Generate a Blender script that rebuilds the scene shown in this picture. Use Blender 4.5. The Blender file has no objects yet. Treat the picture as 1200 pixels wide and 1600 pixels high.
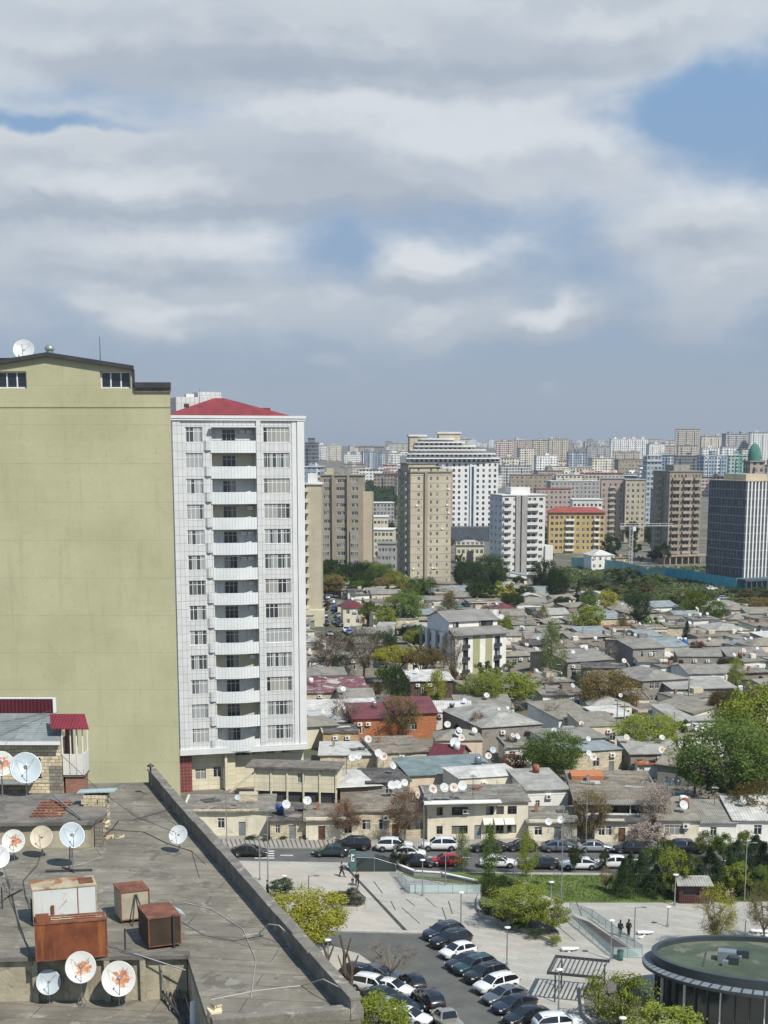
import bpy, math, random
from mathutils import Vector, Matrix, noise as mnoise
from math import sin, cos, tan, pi, radians as R, sqrt, atan2
S = bpy.context.scene
COL = S.collection
rnd = random.Random(7)
# ---------------------------------------------------------------- camera, world, sun, exposure
F, PPY, CH = 2310.0, 1130.0, 50.0          # focal length and principal point in photo pixels, eye height
PITCH = math.atan((PPY - 700) / F); YS = 2.055
cam = bpy.data.cameras.new('camera'); camo = bpy.data.objects.new('camera', cam); COL.objects.link(camo)
cam.sensor_fit = 'VERTICAL'; cam.sensor_height = 36; cam.lens = F / 1600 * 36; cam.shift_y = (PPY - 800) / 1600
cam.clip_start = .5; cam.clip_end = 30000
camo.location = (0, 0, CH); camo.rotation_euler = (R(90) - PITCH, 0, 0)
S.camera = camo
SUN_AZ, SUN_EL = R(141), R(50)          # azimuth clockwise from +Y
SUND = Vector((sin(SUN_AZ) * cos(SUN_EL), cos(SUN_AZ) * cos(SUN_EL), sin(SUN_EL)))
sl = bpy.data.lights.new('sun', 'SUN'); sl.energy = 5.0; sl.angle = R(.5); sl.color = (1, .95, .86)
so = bpy.data.objects.new('sun', sl); COL.objects.link(so); so.rotation_euler = SUND.to_track_quat('Z', 'Y').to_euler()
S.view_settings.view_transform = 'Standard'; S.view_settings.look = 'None'
S.view_settings.exposure = 0.0; S.view_settings.gamma = 1.0
S.render.engine = 'CYCLES'; S.cycles.use_denoising = True
S.cycles.max_bounces = 5; S.cycles.diffuse_bounces = 2; S.cycles.glossy_bounces = 2; S.cycles.transmission_bounces = 3
S.cycles.transparent_max_bounces = 6; S.cycles.volume_bounces = 0; S.cycles.caustics_reflective = False; S.cycles.caustics_refractive = False

class NT:
    """small helper to wire nodes"""
    def __init__(s, tree): s.t = tree; s.n = tree.nodes; s.l = tree.links
    def add(s, typ, ins=None, **props):
        nd = s.n.new(typ)
        for k, v in props.items(): setattr(nd, k, v)
        if ins:
            for k, v in ins.items(): s.put(nd.inputs[k], v)
        return nd
    def put(s, sock, v):
        if isinstance(v, bpy.types.NodeSocket): s.l.new(v, sock)
        elif isinstance(v, bpy.types.Node): s.l.new(v.outputs[0], sock)
        else: sock.default_value = v
    def math(s, op, a, b=0.0, c=None, clamp=False):
        nd = s.n.new('ShaderNodeMath'); nd.operation = op; nd.use_clamp = clamp
        s.put(nd.inputs[0], a); s.put(nd.inputs[1], b)
        if c is not None: s.put(nd.inputs[2], c)
        return nd.outputs[0]
    def vm(s, op, a, b=None, scale=None):
        nd = s.n.new('ShaderNodeVectorMath'); nd.operation = op
        s.put(nd.inputs[0], a)
        if b is not None: s.put(nd.inputs[1], b)
        if scale is not None: s.put(nd.inputs['Scale'], scale)
        return nd.outputs['Value'] if op in ('DOT_PRODUCT', 'LENGTH') else nd.outputs[0]
    def mix(s, f, a, b, mode='MIX'):
        nd = s.n.new('ShaderNodeMix'); nd.data_type = 'RGBA'; nd.blend_type = mode
        s.put(nd.inputs[0], f); s.put(nd.inputs[6], a); s.put(nd.inputs[7], b)
        return nd.outputs[2]
    def ramp(s, f, lo, hi, a=0.0, b=1.0, smooth=True):
        nd = s.n.new('ShaderNodeMapRange'); nd.interpolation_type = 'SMOOTHSTEP' if smooth else 'LINEAR'
        s.put(nd.inputs[0], f)
        for i, v in zip((1, 2, 3, 4), (lo, hi, a, b)): nd.inputs[i].default_value = v
        return nd.outputs[0]
    def noise(s, vec, scale, detail=4, rough=.55, dist=0.0):
        return s.add('ShaderNodeTexNoise', {'Vector': vec, 'Scale': scale, 'Detail': detail, 'Roughness': rough, 'Distortion': dist}).outputs[0]
def c4(c, k=1.0): return (c[0] * k, c[1] * k, c[2] * k, 1)

w = bpy.data.worlds.new('World'); S.world = w; w.use_nodes = True
def build_world():
    nt = NT(w.node_tree); nt.n.clear()
    out = nt.add('ShaderNodeOutputWorld'); bg = nt.add('ShaderNodeBackground')
    nt.l.new(bg.outputs[0], out.inputs[0])
    sky = nt.add('ShaderNodeTexSky'); sky.sky_type = 'NISHITA'; sky.sun_disc = False
    sky.sun_elevation = SUN_EL; sky.sun_rotation = SUN_AZ; sky.altitude = 50; sky.air_density = 1.0; sky.dust_density = .6; sky.ozone_density = 2.0
    d = nt.add('ShaderNodeTexCoord').outputs['Generated']
    xyz = nt.add('ShaderNodeSeparateXYZ', {0: d}); X, Y, Z = xyz.outputs
    wob = nt.noise(d, 7, 6, .6)
    wob2 = nt.noise(nt.vm('ADD', d, (5.3, 1.1, 2.2)), 7, 6, .6)
    xd = nt.math('ADD', X, nt.math('MULTIPLY', nt.math('SUBTRACT', wob, .5), .10))
    zd = nt.math('ADD', Z, nt.math('MULTIPLY', nt.math('SUBTRACT', wob2, .5), .06))
    def dirp(px, py):
        v = pix(px, py).normalized(); return v.x, v.z
    # px, py, rx, ry, weight  : the cloud banks of the sky by direction
    blobs = [(150, 60, 460, 90, .8), (620, 50, 560, 100, .9), (1130, -30, 380, 80, .8), (430, 235, 330, 60, .8), (720, 180, 260, 85, 1.0), (910, 255, 170, 75, .75), (80, 270, 260, 90, .7),
             (200, 290, 330, 80, .7), (640, 310, 180, 46, .65), (200, 410, 330, 70, .9), (330, 470, 150, 50, .65), (1020, 375, 130, 50, .8), (1180, 350, 130, 90, .9), (1000, 70, 240, 60, .6),
             (695, 420, 130, 60, 1.15), (780, 500, 170, 42, .65), (870, 512, 60, 32, .8), (500, 570, 34, 14, .5), (870, 612, 36, 13, .5), (1100, 500, 180, 50, .6), (540, 490, 160, 50, .65), (1150, 430, 130, 44, .7),
             (-500, 200, 500, 400, .8), (1800, 200, 450, 300, .8), (110, 192, 130, 13, -.55), (20, 195, 80, 20, -.5), (1110, 165, 110, 55, -.5), (530, 400, 60, 50, -.4)]
    tot = None; lift = None
    for px, py, rx, ry, wt in blobs:
        cx, cz = dirp(px, py); ex = dirp(px + rx, py)[0] - cx; ez = abs(dirp(px, py + ry)[1] - cz)
        a = nt.math('DIVIDE', nt.math('SUBTRACT', xd, cx), ex); b = nt.math('DIVIDE', nt.math('SUBTRACT', zd, cz), ez)
        g = nt.math('EXPONENT', nt.math('MULTIPLY', nt.math('ADD', nt.math('MULTIPLY', a, a), nt.math('MULTIPLY', b, b)), -1.1))
        tot = nt.math('MULTIPLY', g, wt) if tot is None else nt.math('MULTIPLY_ADD', g, wt, tot)
        if wt > 0: gb = nt.math('MULTIPLY', nt.math('MULTIPLY', g, wt), b); lift = gb if lift is None else nt.math('ADD', lift, gb)
    # sunlight and shade painted on: whiter tops, greyer thick parts of the cloud deck
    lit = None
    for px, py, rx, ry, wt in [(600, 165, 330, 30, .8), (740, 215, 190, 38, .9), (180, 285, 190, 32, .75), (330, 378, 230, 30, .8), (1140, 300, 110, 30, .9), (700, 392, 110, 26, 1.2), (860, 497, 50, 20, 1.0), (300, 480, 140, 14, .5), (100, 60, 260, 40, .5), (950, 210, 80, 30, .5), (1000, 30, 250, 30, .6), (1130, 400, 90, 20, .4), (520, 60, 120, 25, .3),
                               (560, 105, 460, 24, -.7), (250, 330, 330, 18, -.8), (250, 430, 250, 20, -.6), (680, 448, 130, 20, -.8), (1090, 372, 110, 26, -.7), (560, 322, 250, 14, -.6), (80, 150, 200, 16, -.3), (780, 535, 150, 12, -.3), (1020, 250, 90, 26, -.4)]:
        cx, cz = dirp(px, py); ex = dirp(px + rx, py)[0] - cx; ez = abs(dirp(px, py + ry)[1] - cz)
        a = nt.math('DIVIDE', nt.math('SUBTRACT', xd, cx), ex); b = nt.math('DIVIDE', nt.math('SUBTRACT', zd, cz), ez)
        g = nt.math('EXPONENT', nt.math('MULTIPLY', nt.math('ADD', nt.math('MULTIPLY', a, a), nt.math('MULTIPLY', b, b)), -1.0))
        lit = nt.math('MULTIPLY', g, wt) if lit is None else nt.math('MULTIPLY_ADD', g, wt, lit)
    # cloud texture, stretched along the horizon
    ds = nt.vm('MULTIPLY', d, (1, 1, 2.3)); fine = nt.noise(ds, 6.5, 5, .5, .25); fine2 = nt.noise(ds, 22, 6, .55, .1); big = nt.noise(ds, 3.0, 3, .5)
    e = nt.math('ADD', nt.math('MULTIPLY', nt.math('SUBTRACT', fine, .5), 1.5), nt.math('MULTIPLY', nt.math('SUBTRACT', fine2, .5), .45))
    m = nt.math('ADD', tot, e)
    mask = nt.ramp(m, .08, .86, 0, 1, True)
    # light from right and above painted in: tops whiter, undersides and dense cores greyer
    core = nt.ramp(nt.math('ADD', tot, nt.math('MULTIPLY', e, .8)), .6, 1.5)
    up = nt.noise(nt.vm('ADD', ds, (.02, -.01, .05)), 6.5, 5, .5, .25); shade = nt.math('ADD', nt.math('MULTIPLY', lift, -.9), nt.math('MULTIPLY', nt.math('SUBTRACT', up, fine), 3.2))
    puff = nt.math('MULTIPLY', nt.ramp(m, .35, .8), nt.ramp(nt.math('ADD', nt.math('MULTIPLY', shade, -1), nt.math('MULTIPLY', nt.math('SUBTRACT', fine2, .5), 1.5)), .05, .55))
    blue = nt.mix(nt.ramp(Z, .0, .22, 0, 1, False), (.325, .38, .475, 1), (.24, .39, .61, 1))
    skyc = nt.mix(1.0, sky.outputs[0], (.115, .115, .115, 1), 'MULTIPLY')   # physical sky at 0.115
    skyc = nt.mix(.88, skyc, blue)
    lite = nt.mix(nt.ramp(Z, .02, .16), (.42, .48, .56, 1), (.60, .655, .715, 1))
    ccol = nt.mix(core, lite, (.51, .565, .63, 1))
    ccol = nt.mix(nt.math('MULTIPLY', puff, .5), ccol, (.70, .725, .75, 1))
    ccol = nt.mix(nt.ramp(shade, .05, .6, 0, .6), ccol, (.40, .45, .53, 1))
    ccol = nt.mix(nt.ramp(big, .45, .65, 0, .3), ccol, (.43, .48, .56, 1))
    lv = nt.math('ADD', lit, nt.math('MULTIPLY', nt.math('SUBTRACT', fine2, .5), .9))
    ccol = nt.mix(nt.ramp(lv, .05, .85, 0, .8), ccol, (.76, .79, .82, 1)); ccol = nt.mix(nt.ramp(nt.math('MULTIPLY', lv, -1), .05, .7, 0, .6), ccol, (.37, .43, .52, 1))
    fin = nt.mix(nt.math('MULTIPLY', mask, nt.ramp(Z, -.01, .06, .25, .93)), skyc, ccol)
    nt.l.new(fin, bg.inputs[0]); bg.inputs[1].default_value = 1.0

# ---------------------------------------------------------------- from a pixel of the 1200x1600 photo to a real point
FV = Vector((0, cos(PITCH), -sin(PITCH))); UV = Vector((0, sin(PITCH), cos(PITCH)))
def pix(px, py): return Vector(((px - 600) / F, 0, 0)) + FV + UV * ((PPY - py) / F)
def at(px, py, z=0.0):
    d = pix(px, py); t = (z - CH) / d.z
    return Vector((0, 0, CH)) + d * t
def far(px, py, Y):
    d = pix(px, py); return Vector((0, 0, CH)) + d * (Y / d.y)
def topx(p):
    q = Vector(p) - Vector((0, 0, CH)); dd = q.dot(FV)
    return 600 + F * q.x / dd, PPY - F * q.dot(UV) / dd
build_world()
def ground_z(y):
    y = y / YS
    if y < 380: return 0.0
    t = (y - 380)
    z = t * .034 * min(1, t / 250)
    return min(z, 62 - 22 * math.exp(-max(0, y - 1500) / 900)) if y > 1500 else z

# ---------------------------------------------------------------- mesh building
class MB:
    def __init__(s): s.v = []; s.f = []; s.mi = []; s.sm = []
    def add(s, vs, fs, mi=0, sm=False):
        n = len(s.v); s.v.extend([tuple(v) for v in vs]); s.f.extend([tuple(i + n for i in f) for f in fs])
        s.mi.extend([mi] * len(fs)); s.sm.extend([sm] * len(fs)); return s
    def box(s, c, d, rz=0, mi=0, taper=1.0, mat=None):
        x, y, z = d[0] / 2, d[1] / 2, d[2] / 2
        vs = [Vector((sx * x * (taper if sz > 0 else 1), sy * y * (taper if sz > 0 else 1), sz * z)) for sz in (-1, 1) for sx, sy in ((-1, -1), (1, -1), (1, 1), (-1, 1))]
        if mat is not None: vs = [mat @ v for v in vs]
        if rz: m = Matrix.Rotation(rz, 3, 'Z'); vs = [m @ v for v in vs]
        c = Vector(c)
        return s.add([v + c for v in vs], [(3, 2, 1, 0), (4, 5, 6, 7), (0, 1, 5, 4), (1, 2, 6, 5), (2, 3, 7, 6), (3, 0, 4, 7)], mi)
    def b2(s, x0, x1, y0, y1, z0, z1, mi=0): return s.box(((x0 + x1) / 2, (y0 + y1) / 2, (z0 + z1) / 2), (abs(x1 - x0), abs(y1 - y0), abs(z1 - z0)), 0, mi)
    def quad(s, a, b, c, d, mi=0): return s.add([a, b, c, d], [(0, 1, 2, 3)], mi)
    def prism(s, poly, z0, z1, mi=0, bottom=True):
        n = len(poly); zf0 = (lambda p: z0) if not callable(z0) else z0; zf1 = (lambda p: z1) if not callable(z1) else z1
        vs = [(p[0], p[1], zf0(p)) for p in poly] + [(p[0], p[1], zf1(p)) for p in poly]
        fs = [tuple(range(n, 2 * n))] + [(i, (i + 1) % n, n + (i + 1) % n, n + i) for i in range(n)]
        if bottom: fs.append(tuple(range(n - 1, -1, -1)))
        return s.add(vs, fs, mi)
    def tube(s, p0, p1, r0, r1=None, n=8, mi=0, caps=True, sm=True):
        p0, p1 = Vector(p0), Vector(p1); r1 = r0 if r1 is None else r1
        d = (p1 - p0); 
        if d.length < 1e-6: return s
        q = d.normalized().to_track_quat('Z', 'Y'); vs = []
        for p, r in ((p0, r0), (p1, r1)):
            for i in range(n): a = 2 * pi * i / n; vs.append(p + q @ Vector((cos(a) * r, sin(a) * r, 0)))
        s.add(vs, [(i, (i + 1) % n, n + (i + 1) % n, n + i) for i in range(n)], mi, sm)
        if caps: s.add(vs, [tuple(range(n - 1, -1, -1)), tuple(range(n, 2 * n))], mi)
        return s
    def path(s, pts, r, n=5, mi=0):
        for a, b in zip(pts, pts[1:]): s.tube(a, b, r, r, n, mi)
        return s
    def lathe(s, prof, n=16, mi=0, c=(0, 0, 0), mat=None, sm=True):
        vs = []; c = Vector(c)
        for r, z in prof:
            for i in range(n):
                a = 2 * pi * i / n; v = Vector((cos(a) * r, sin(a) * r, z))
                if mat is not None: v = mat @ v
                vs.append(v + c)
        return s.add(vs, [(j * n + i, j * n + (i + 1) % n, (j + 1) * n + (i + 1) % n, (j + 1) * n + i) for j in range(len(prof) - 1) for i in range(n)], mi, sm)
    def mesh(s, name, mats):
        me = bpy.data.meshes.new(name); me.from_pydata(s.v, [], s.f)
        for m in (mats if isinstance(mats, (list, tuple)) else [mats]): me.materials.append(m)
        me.polygons.foreach_set('material_index', s.mi); me.polygons.foreach_set('use_smooth', s.sm)
        me.validate(); me.update(); return me
def link(name, me, parent=None, loc=None, rz=0, kind=None):
    o = bpy.data.objects.new(name, me); COL.objects.link(o)
    if parent is not None: o.parent = parent
    if loc is not None: o.location = loc
    if rz: o.rotation_euler = (0, 0, rz)
    if kind: o['kind'] = kind
    return o
def obj(name, mb, mats, parent=None, loc=None, rz=0, kind=None): return link(name, mb.mesh(name, mats), parent, loc, rz, kind)
def tag(o, label, cat, group=None):
    o['label'] = label; o['category'] = cat
    if group: o['group'] = group
    return o
def thing(name, label, cat, loc=(0, 0, 0), rz=0, group=None):
    o = bpy.data.objects.new(name, None); COL.objects.link(o); o.empty_display_size = .2
    o.location = loc; o.rotation_euler = (0, 0, rz)
    if label: tag(o, label, cat, group)
    elif cat:
        o['category'] = cat
        if group: o['group'] = group
    return o
KIDS = {}
def copy_tree(o, parent=None):
    c = o.copy(); COL.objects.link(c)
    if parent is not None: c.parent = parent
    for ch in o.children: copy_tree(ch, c)
    return c
def copy_thing(o, label, loc, rz=0, sc=1.0, group=None):
    c = copy_tree(o); c.location = loc; c.rotation_euler = (0, 0, rz); c.scale = (sc, sc, sc) if not isinstance(sc, tuple) else sc
    if label: c['label'] = label
    if group: c['group'] = group
    return c
ORD = ['first', 'second', 'third', 'fourth', 'fifth', 'sixth', 'seventh', 'eighth', 'ninth', 'tenth', 'eleventh', 'twelfth', 'thirteenth', 'fourteenth', 'fifteenth', 'sixteenth', 'seventeenth', 'eighteenth', 'nineteenth', 'twentieth'] + ['number %d' % i for i in range(21, 90)]
LAND = []      # landmarks: (x, y, phrase)
PEND = []      # (object, phrase, noun)
def landmark(px, py, phrase): LAND.append((px, py, phrase))
def pend(o, phrase, noun, p=None): PEND.append((o, phrase, noun, topx(p if p is not None else o.location)))
def resolve_labels():
    used = {}
    buckets = {}
    for o, phrase, noun, (x, y) in PEND:
        best = min(LAND, key=lambda l: ((l[0] - x)) ** 2 + (2 * (l[1] - y)) ** 2)
        dx, dy = x - best[0], (y - best[1]) * 2
        rel = ('right of' if dx > 0 else 'left of') if abs(dx) > abs(dy) else ('in front of' if dy > 0 else 'behind')
        buckets.setdefault((noun, rel, best[2]), []).append((dx * dx + dy * dy, o, phrase))
    for (noun, rel, lm), L in buckets.items():
        L.sort(key=lambda t: t[0])
        for i, (_, o, phrase) in enumerate(L):
            o['label'] = (f'{phrase} {rel} {lm}' if i == 0 else f'{phrase}, {ORD[i]} {noun} {rel} {lm}')

# ---------------------------------------------------------------- materials
def newmat(name):
    m = bpy.data.materials.new(name); m.use_nodes = True; nt = NT(m.node_tree); b = nt.n['Principled BSDF']; return m, nt, b
def objvec(nt, rand=True):
    v = nt.add('ShaderNodeTexCoord').outputs['Object']
    if rand:
        r = nt.add('ShaderNodeObjectInfo').outputs['Random']
        v = nt.vm('ADD', v, nt.add('ShaderNodeCombineXYZ', {0: nt.math('MULTIPLY', r, 40), 1: nt.math('MULTIPLY', r, 23), 2: 0.0}).outputs[0])
    return v
def walluv(nt):
    tc = nt.add('ShaderNodeTexCoord'); P = tc.outputs['Object']; N = tc.outputs['Normal']
    t = nt.vm('CROSS_PRODUCT', N, (0, 0, 1)); u = nt.vm('DOT_PRODUCT', P, t)
    z = nt.add('ShaderNodeSeparateXYZ', {0: P}).outputs[2]
    return u, z, nt.add('ShaderNodeCombineXYZ', {0: u, 1: z, 2: 0.0}).outputs[0], P
def mat(name, col, rough=.85, var=.18, scale=.6, metal=0.0, bump=0.0, bscale=8, stain=None, streak=None, fine=.0, rand=True, spec=.4, tint=0.0):
    m, nt, b = newmat(name); v = objvec(nt, rand)
    n = nt.noise(v, scale, 5, .6)
    c = nt.mix(nt.ramp(n, .3, .7), c4(col, 1 - var), c4(col, 1 + var))
    if fine: c = nt.mix(nt.ramp(nt.noise(v, scale * 14, 3, .6), .35, .65, 0, fine), c, c4(col, .45))
    if stain:
        sc_, sz, amt, thr = stain
        c = nt.mix(nt.ramp(nt.noise(nt.vm('ADD', v, (7, 3, 1)), sz, 6, .65, .4), thr, thr + .12, 0, amt), c, c4(sc_))
    if streak:      # rain streaks that run down
        sc_, sz, amt, thr = streak
        u, z, _, P = walluv(nt)
        vv = nt.add('ShaderNodeCombineXYZ', {0: nt.math('MULTIPLY', u, sz), 1: nt.math('MULTIPLY', z, sz * .12), 2: 3.0}).outputs[0]
        c = nt.mix(nt.ramp(nt.noise(vv, 1.0, 5, .65), thr, thr + .2, 0, amt), c, c4(sc_))
    if tint:
        r = nt.add('ShaderNodeObjectInfo').outputs['Random']
        c = nt.mix(nt.math('MULTIPLY', r, tint), c, c4(col, .5))
    nt.put(b.inputs['Base Color'], c); b.inputs['Roughness'].default_value = rough; b.inputs['Metallic'].default_value = metal
    b.inputs['Specular IOR Level'].default_value = spec
    if bump:
        bp = nt.add('ShaderNodeBump', {'Strength': bump, 'Distance': .05, 'Height': nt.noise(v, bscale, 4, .6)})
        nt.put(b.inputs['Normal'], bp.outputs[0])
    return m
def blocks(name, col, bw, bh, mortar, mcol, offset=.5, var=.15, rough=.85, stain=None, c2=None, bias=0.0):
    m, nt, b = newmat(name); u, z, vec, P = walluv(nt)
    br = nt.add('ShaderNodeTexBrick', {'Vector': vec, 'Color1': c4(col, 1 - var), 'Color2': c4(c2 or col, 1 + var), 'Mortar': c4(mcol), 'Scale': 1.0,
                                       'Mortar Size': mortar, 'Mortar Smooth': .1, 'Bias': bias, 'Brick Width': bw, 'Row Height': bh}, offset=offset, squash=1.0)
    c = br.outputs[0]
    c = nt.mix(nt.ramp(nt.noise(P, .5, 5, .6), .35, .7, 0, .25), c, c4(col, .6))
    if stain: c = nt.mix(nt.ramp(nt.noise(P, stain[1], 5, .65), stain[3], stain[3] + .12, 0, stain[2]), c, c4(stain[0]))
    nt.put(b.inputs['Base Color'], c); b.inputs['Roughness'].default_value = rough
    bp = nt.add('ShaderNodeBump', {'Strength': .4, 'Distance': .02, 'Height': nt.math('SUBTRACT', 1, br.outputs['Fac'])}); nt.put(b.inputs['Normal'], bp.outputs[0])
    return m
def sheet(name, col, per=.2, axis=0, rough=.55, metal=0.0, stain=None, var=.15, bump=.6):
    """corrugated or standing-seam sheet"""
    m, nt, b = newmat(name); v = objvec(nt, False); s3 = nt.add('ShaderNodeSeparateXYZ', {0: v}).outputs
    wv = nt.math('SINE', nt.math('MULTIPLY', s3[axis], 2 * pi / per))
    c = nt.mix(nt.ramp(nt.noise(v, .5, 5, .6), .35, .65), c4(col, 1 - var), c4(col, 1 + var))
    # overlapping sheets of slightly different age
    br = nt.add('ShaderNodeTexBrick', {'Vector': v, 'Color1': (1, 1, 1, 1), 'Color2': (.72, .72, .72, 1), 'Mortar': (.5, .5, .5, 1), 'Scale': 1.0, 'Mortar Size': .02, 'Brick Width': 1.1, 'Row Height': 2.4})
    c = nt.mix(.8, c, br.outputs[0], 'MULTIPLY')
    if stain: c = nt.mix(nt.ramp(nt.noise(v, stain[1], 6, .65, .4), stain[3], stain[3] + .12, 0, stain[2]), c, c4(stain[0]))
    nt.put(b.inputs['Base Color'], c); b.inputs['Roughness'].default_value = rough; b.inputs['Metallic'].default_value = metal
    bp = nt.add('ShaderNodeBump', {'Strength': bump, 'Distance': .04, 'Height': wv}); nt.put(b.inputs['Normal'], bp.outputs[0])
    return m
def glassmat(name, dark=(.018, .024, .03), cur=(.42, .42, .38), amount=.35, rough=.08, cell=1.3):
    """opaque window glass: dark room or curtain behind it, chosen pane by pane"""
    m, nt, b = newmat(name); u, z, vec, P = walluv(nt)
    r = nt.add('ShaderNodeObjectInfo').outputs['Random']
    cellv = nt.add('ShaderNodeCombineXYZ', {0: nt.math('FLOOR', nt.math('DIVIDE', u, cell)), 1: nt.math('FLOOR', nt.math('DIVIDE', z, 3.0)), 2: nt.math('MULTIPLY', r, 91)}).outputs[0]
    wn = nt.add('ShaderNodeTexWhiteNoise', {'Vector': cellv}, noise_dimensions='3D').outputs[0]
    pick = nt.ramp(wn, 1 - amount, 1 - amount + .25, 0, .75)
    fold = nt.math('MULTIPLY', nt.math('SINE', nt.math('MULTIPLY', u, 40)), .12)
    c = nt.mix(pick, c4(dark), nt.mix(nt.math('ADD', .5, fold), c4(cur, .75), c4(cur)))
    nt.put(b.inputs['Base Color'], c); b.inputs['Roughness'].default_value = rough; b.inputs['Specular IOR Level'].default_value = .8
    return m
def leafmat(name, col, var=.35, hue=None, trans=.25):
    m, nt, b = newmat(name); v = objvec(nt)
    r = nt.add('ShaderNodeObjectInfo').outputs['Random']
    c = nt.mix(nt.ramp(nt.noise(v, .7, 4, .6), .35, .65), c4(col, 1 - var), c4(col, 1 + var))
    c = nt.mix(nt.ramp(nt.noise(v, 5.0, 2, .6), .4, .7, 0, .6), c, c4(hue or (col[0] * 1.35, col[1] * 1.3, col[2] * .8)))
    c = nt.mix(nt.math('MULTIPLY', r, .35), c, c4(col, .6))
    nt.put(b.inputs['Base Color'], c); b.inputs['Roughness'].default_value = .75; b.inputs['Specular IOR Level'].default_value = .2
    tr = nt.add('ShaderNodeBsdfTranslucent', {0: c}); mx = nt.add('ShaderNodeMixShader', {0: trans, 1: b.outputs[0], 2: tr.outputs[0]})
    nt.l.new(mx.outputs[0], nt.n['Material Output'].inputs[0])
    return m
def facademat(name, wall, pu, pv, wu, wv, dark=(.05, .06, .075), acc=None, accper=0, band=None, lit=.35):
    """far apartment block: rows of windows a pixel or so wide"""
    m, nt, b = newmat(name); u, z, vec, P = walluv(nt)
    r = nt.add('ShaderNodeObjectInfo').outputs['Random']; u = nt.math('ADD', u, nt.math('MULTIPLY', r, 9))
    au, av = nt.math('DIVIDE', u, pu), nt.math('DIVIDE', z, pv)
    fu, fv = nt.math('FRACT', au), nt.math('FRACT', av)
    inu = nt.math('LESS_THAN', nt.math('ABSOLUTE', nt.math('SUBTRACT', fu, .5)), wu / 2)
    inv = nt.math('LESS_THAN', nt.math('ABSOLUTE', nt.math('SUBTRACT', fv, .5)), wv / 2)
    k = nt.math('MULTIPLY', inu, inv)
    nz = nt.vm('DOT_PRODUCT', nt.add('ShaderNodeTexCoord').outputs['Normal'], (0, 0, 1))
    k = nt.math('MULTIPLY', k, nt.math('LESS_THAN', nz, .5))
    cell = nt.add('ShaderNodeCombineXYZ', {0: nt.math('FLOOR', au), 1: nt.math('FLOOR', av), 2: r}).outputs[0]
    wn = nt.add('ShaderNodeTexWhiteNoise', {'Vector': cell}, noise_dimensions='3D').outputs[0]
    wc = nt.mix(nt.ramp(wn, .55, 1, 0, lit), c4(dark), (.4, .4, .38, 1))
    base = nt.mix(nt.ramp(nt.noise(P, .12, 4, .6), .35, .65), c4(wall, .88), c4(wall, 1.1))
    if band: base = nt.mix(nt.math('LESS_THAN', fv, .16), base, c4(band))
    if acc: base = nt.mix(nt.math('LESS_THAN', nt.math('FRACT', nt.math('DIVIDE', u, accper)), .3), base, c4(acc))
    nt.put(b.inputs['Base Color'], nt.mix(k, base, wc)); b.inputs['Roughness'].default_value = .7
    return m
CONC = (.30, .285, .25)
mt = {
 'glass': glassmat('window_glass'), 'glass2': glassmat('balcony_glass', (.03, .035, .04), (.5, .5, .46), .6),
 'glass3': glassmat('tower_glass', (.05, .06, .065), (.50, .53, .53), .7, .1, .5),
 'frame': mat('white_frame', (.72, .72, .70), .5, .05), 'dframe': mat('dark_frame', (.06, .06, .065), .5, .1), 'bframe': mat('brown_frame', (.14, .09, .06), .6, .1),
 'concrete': mat('concrete', CONC, .9, .2, .5, bump=.3, stain=((.14, .13, .115), .7, .6, .52), fine=.25),
 'door': mat('door_brown', (.12, .06, .04), .6, .2), 'doorg': mat('door_grey', (.2, .22, .23), .5, .2),
 'white': mat('white_paint', (.74, .74, .72), .6, .06, stain=((.4, .36, .3), .6, .35, .62)),
 'steel': mat('galvanised_steel', (.38, .39, .40), .4, .1, metal=.7), 'dark': mat('dark_metal', (.05, .05, .055), .5, .2), 'black': mat('black_rubber', (.02, .02, .02), .8, .1),
 'bark': mat('bark', (.10, .075, .055), .95, .3, 3, bump=.5), 'barkg': mat('pale_bark', (.22, .19, .15), .95, .3, 3, bump=.5),
 'rust': mat('rusty_iron', (.22, .075, .035), .85, .35, 1.6, bump=.3, stain=((.42, .22, .12), .8, 1.3, .54), streak=((.10, .035, .02), 3, .7, .5)),
}
# ================================================================ window, facade and building builders
WMESH = {}
def window_mesh(w_, h_, nv=2, nh=1, frame='frame', glass='glass', t=.06, sill=False):
    """frame and pane meshes; origin at the bottom middle of the opening, outside is -y"""
    key = (round(w_, 2), round(h_, 2), nv, nh, frame, glass, sill)
    if key in WMESH: return WMESH[key]
    a = MB(); hw = w_ / 2
    a.b2(-hw, -hw + t, -.04, .04, 0, h_); a.b2(hw - t, hw, -.04, .04, 0, h_)
    a.b2(-hw + t, hw - t, -.04, .04, 0, t); a.b2(-hw + t, hw - t, -.04, .04, h_ - t, h_)
    for i in range(1, nv + 1):
        x = -hw + w_ * i / (nv + 1); a.b2(x - t * .45, x + t * .45, -.036, .036, t, h_ - t)
    for i in range(1, nh + 1):
        z = h_ * (1 - .28 * i); a.b2(-hw + t, hw - t, -.032, .032, z - t * .4, z + t * .4)
    if sill: a.b2(-hw - .06, hw + .06, -.2, -.041, -.06, 0)
    p = MB(); p.b2(-hw + t * .5, hw - t * .5, -.008, .008, t * .5, h_ - t * .5)
    both = MB(); both.add(a.v, a.f, 0); both.add(p.v, p.f, 1)
    r = (a.mesh('window', mt[frame]), p.mesh('pane', mt[glass]), both.mesh('window', [mt[frame], mt[glass]]), both)
    WMESH[key] = r; return r
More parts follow.
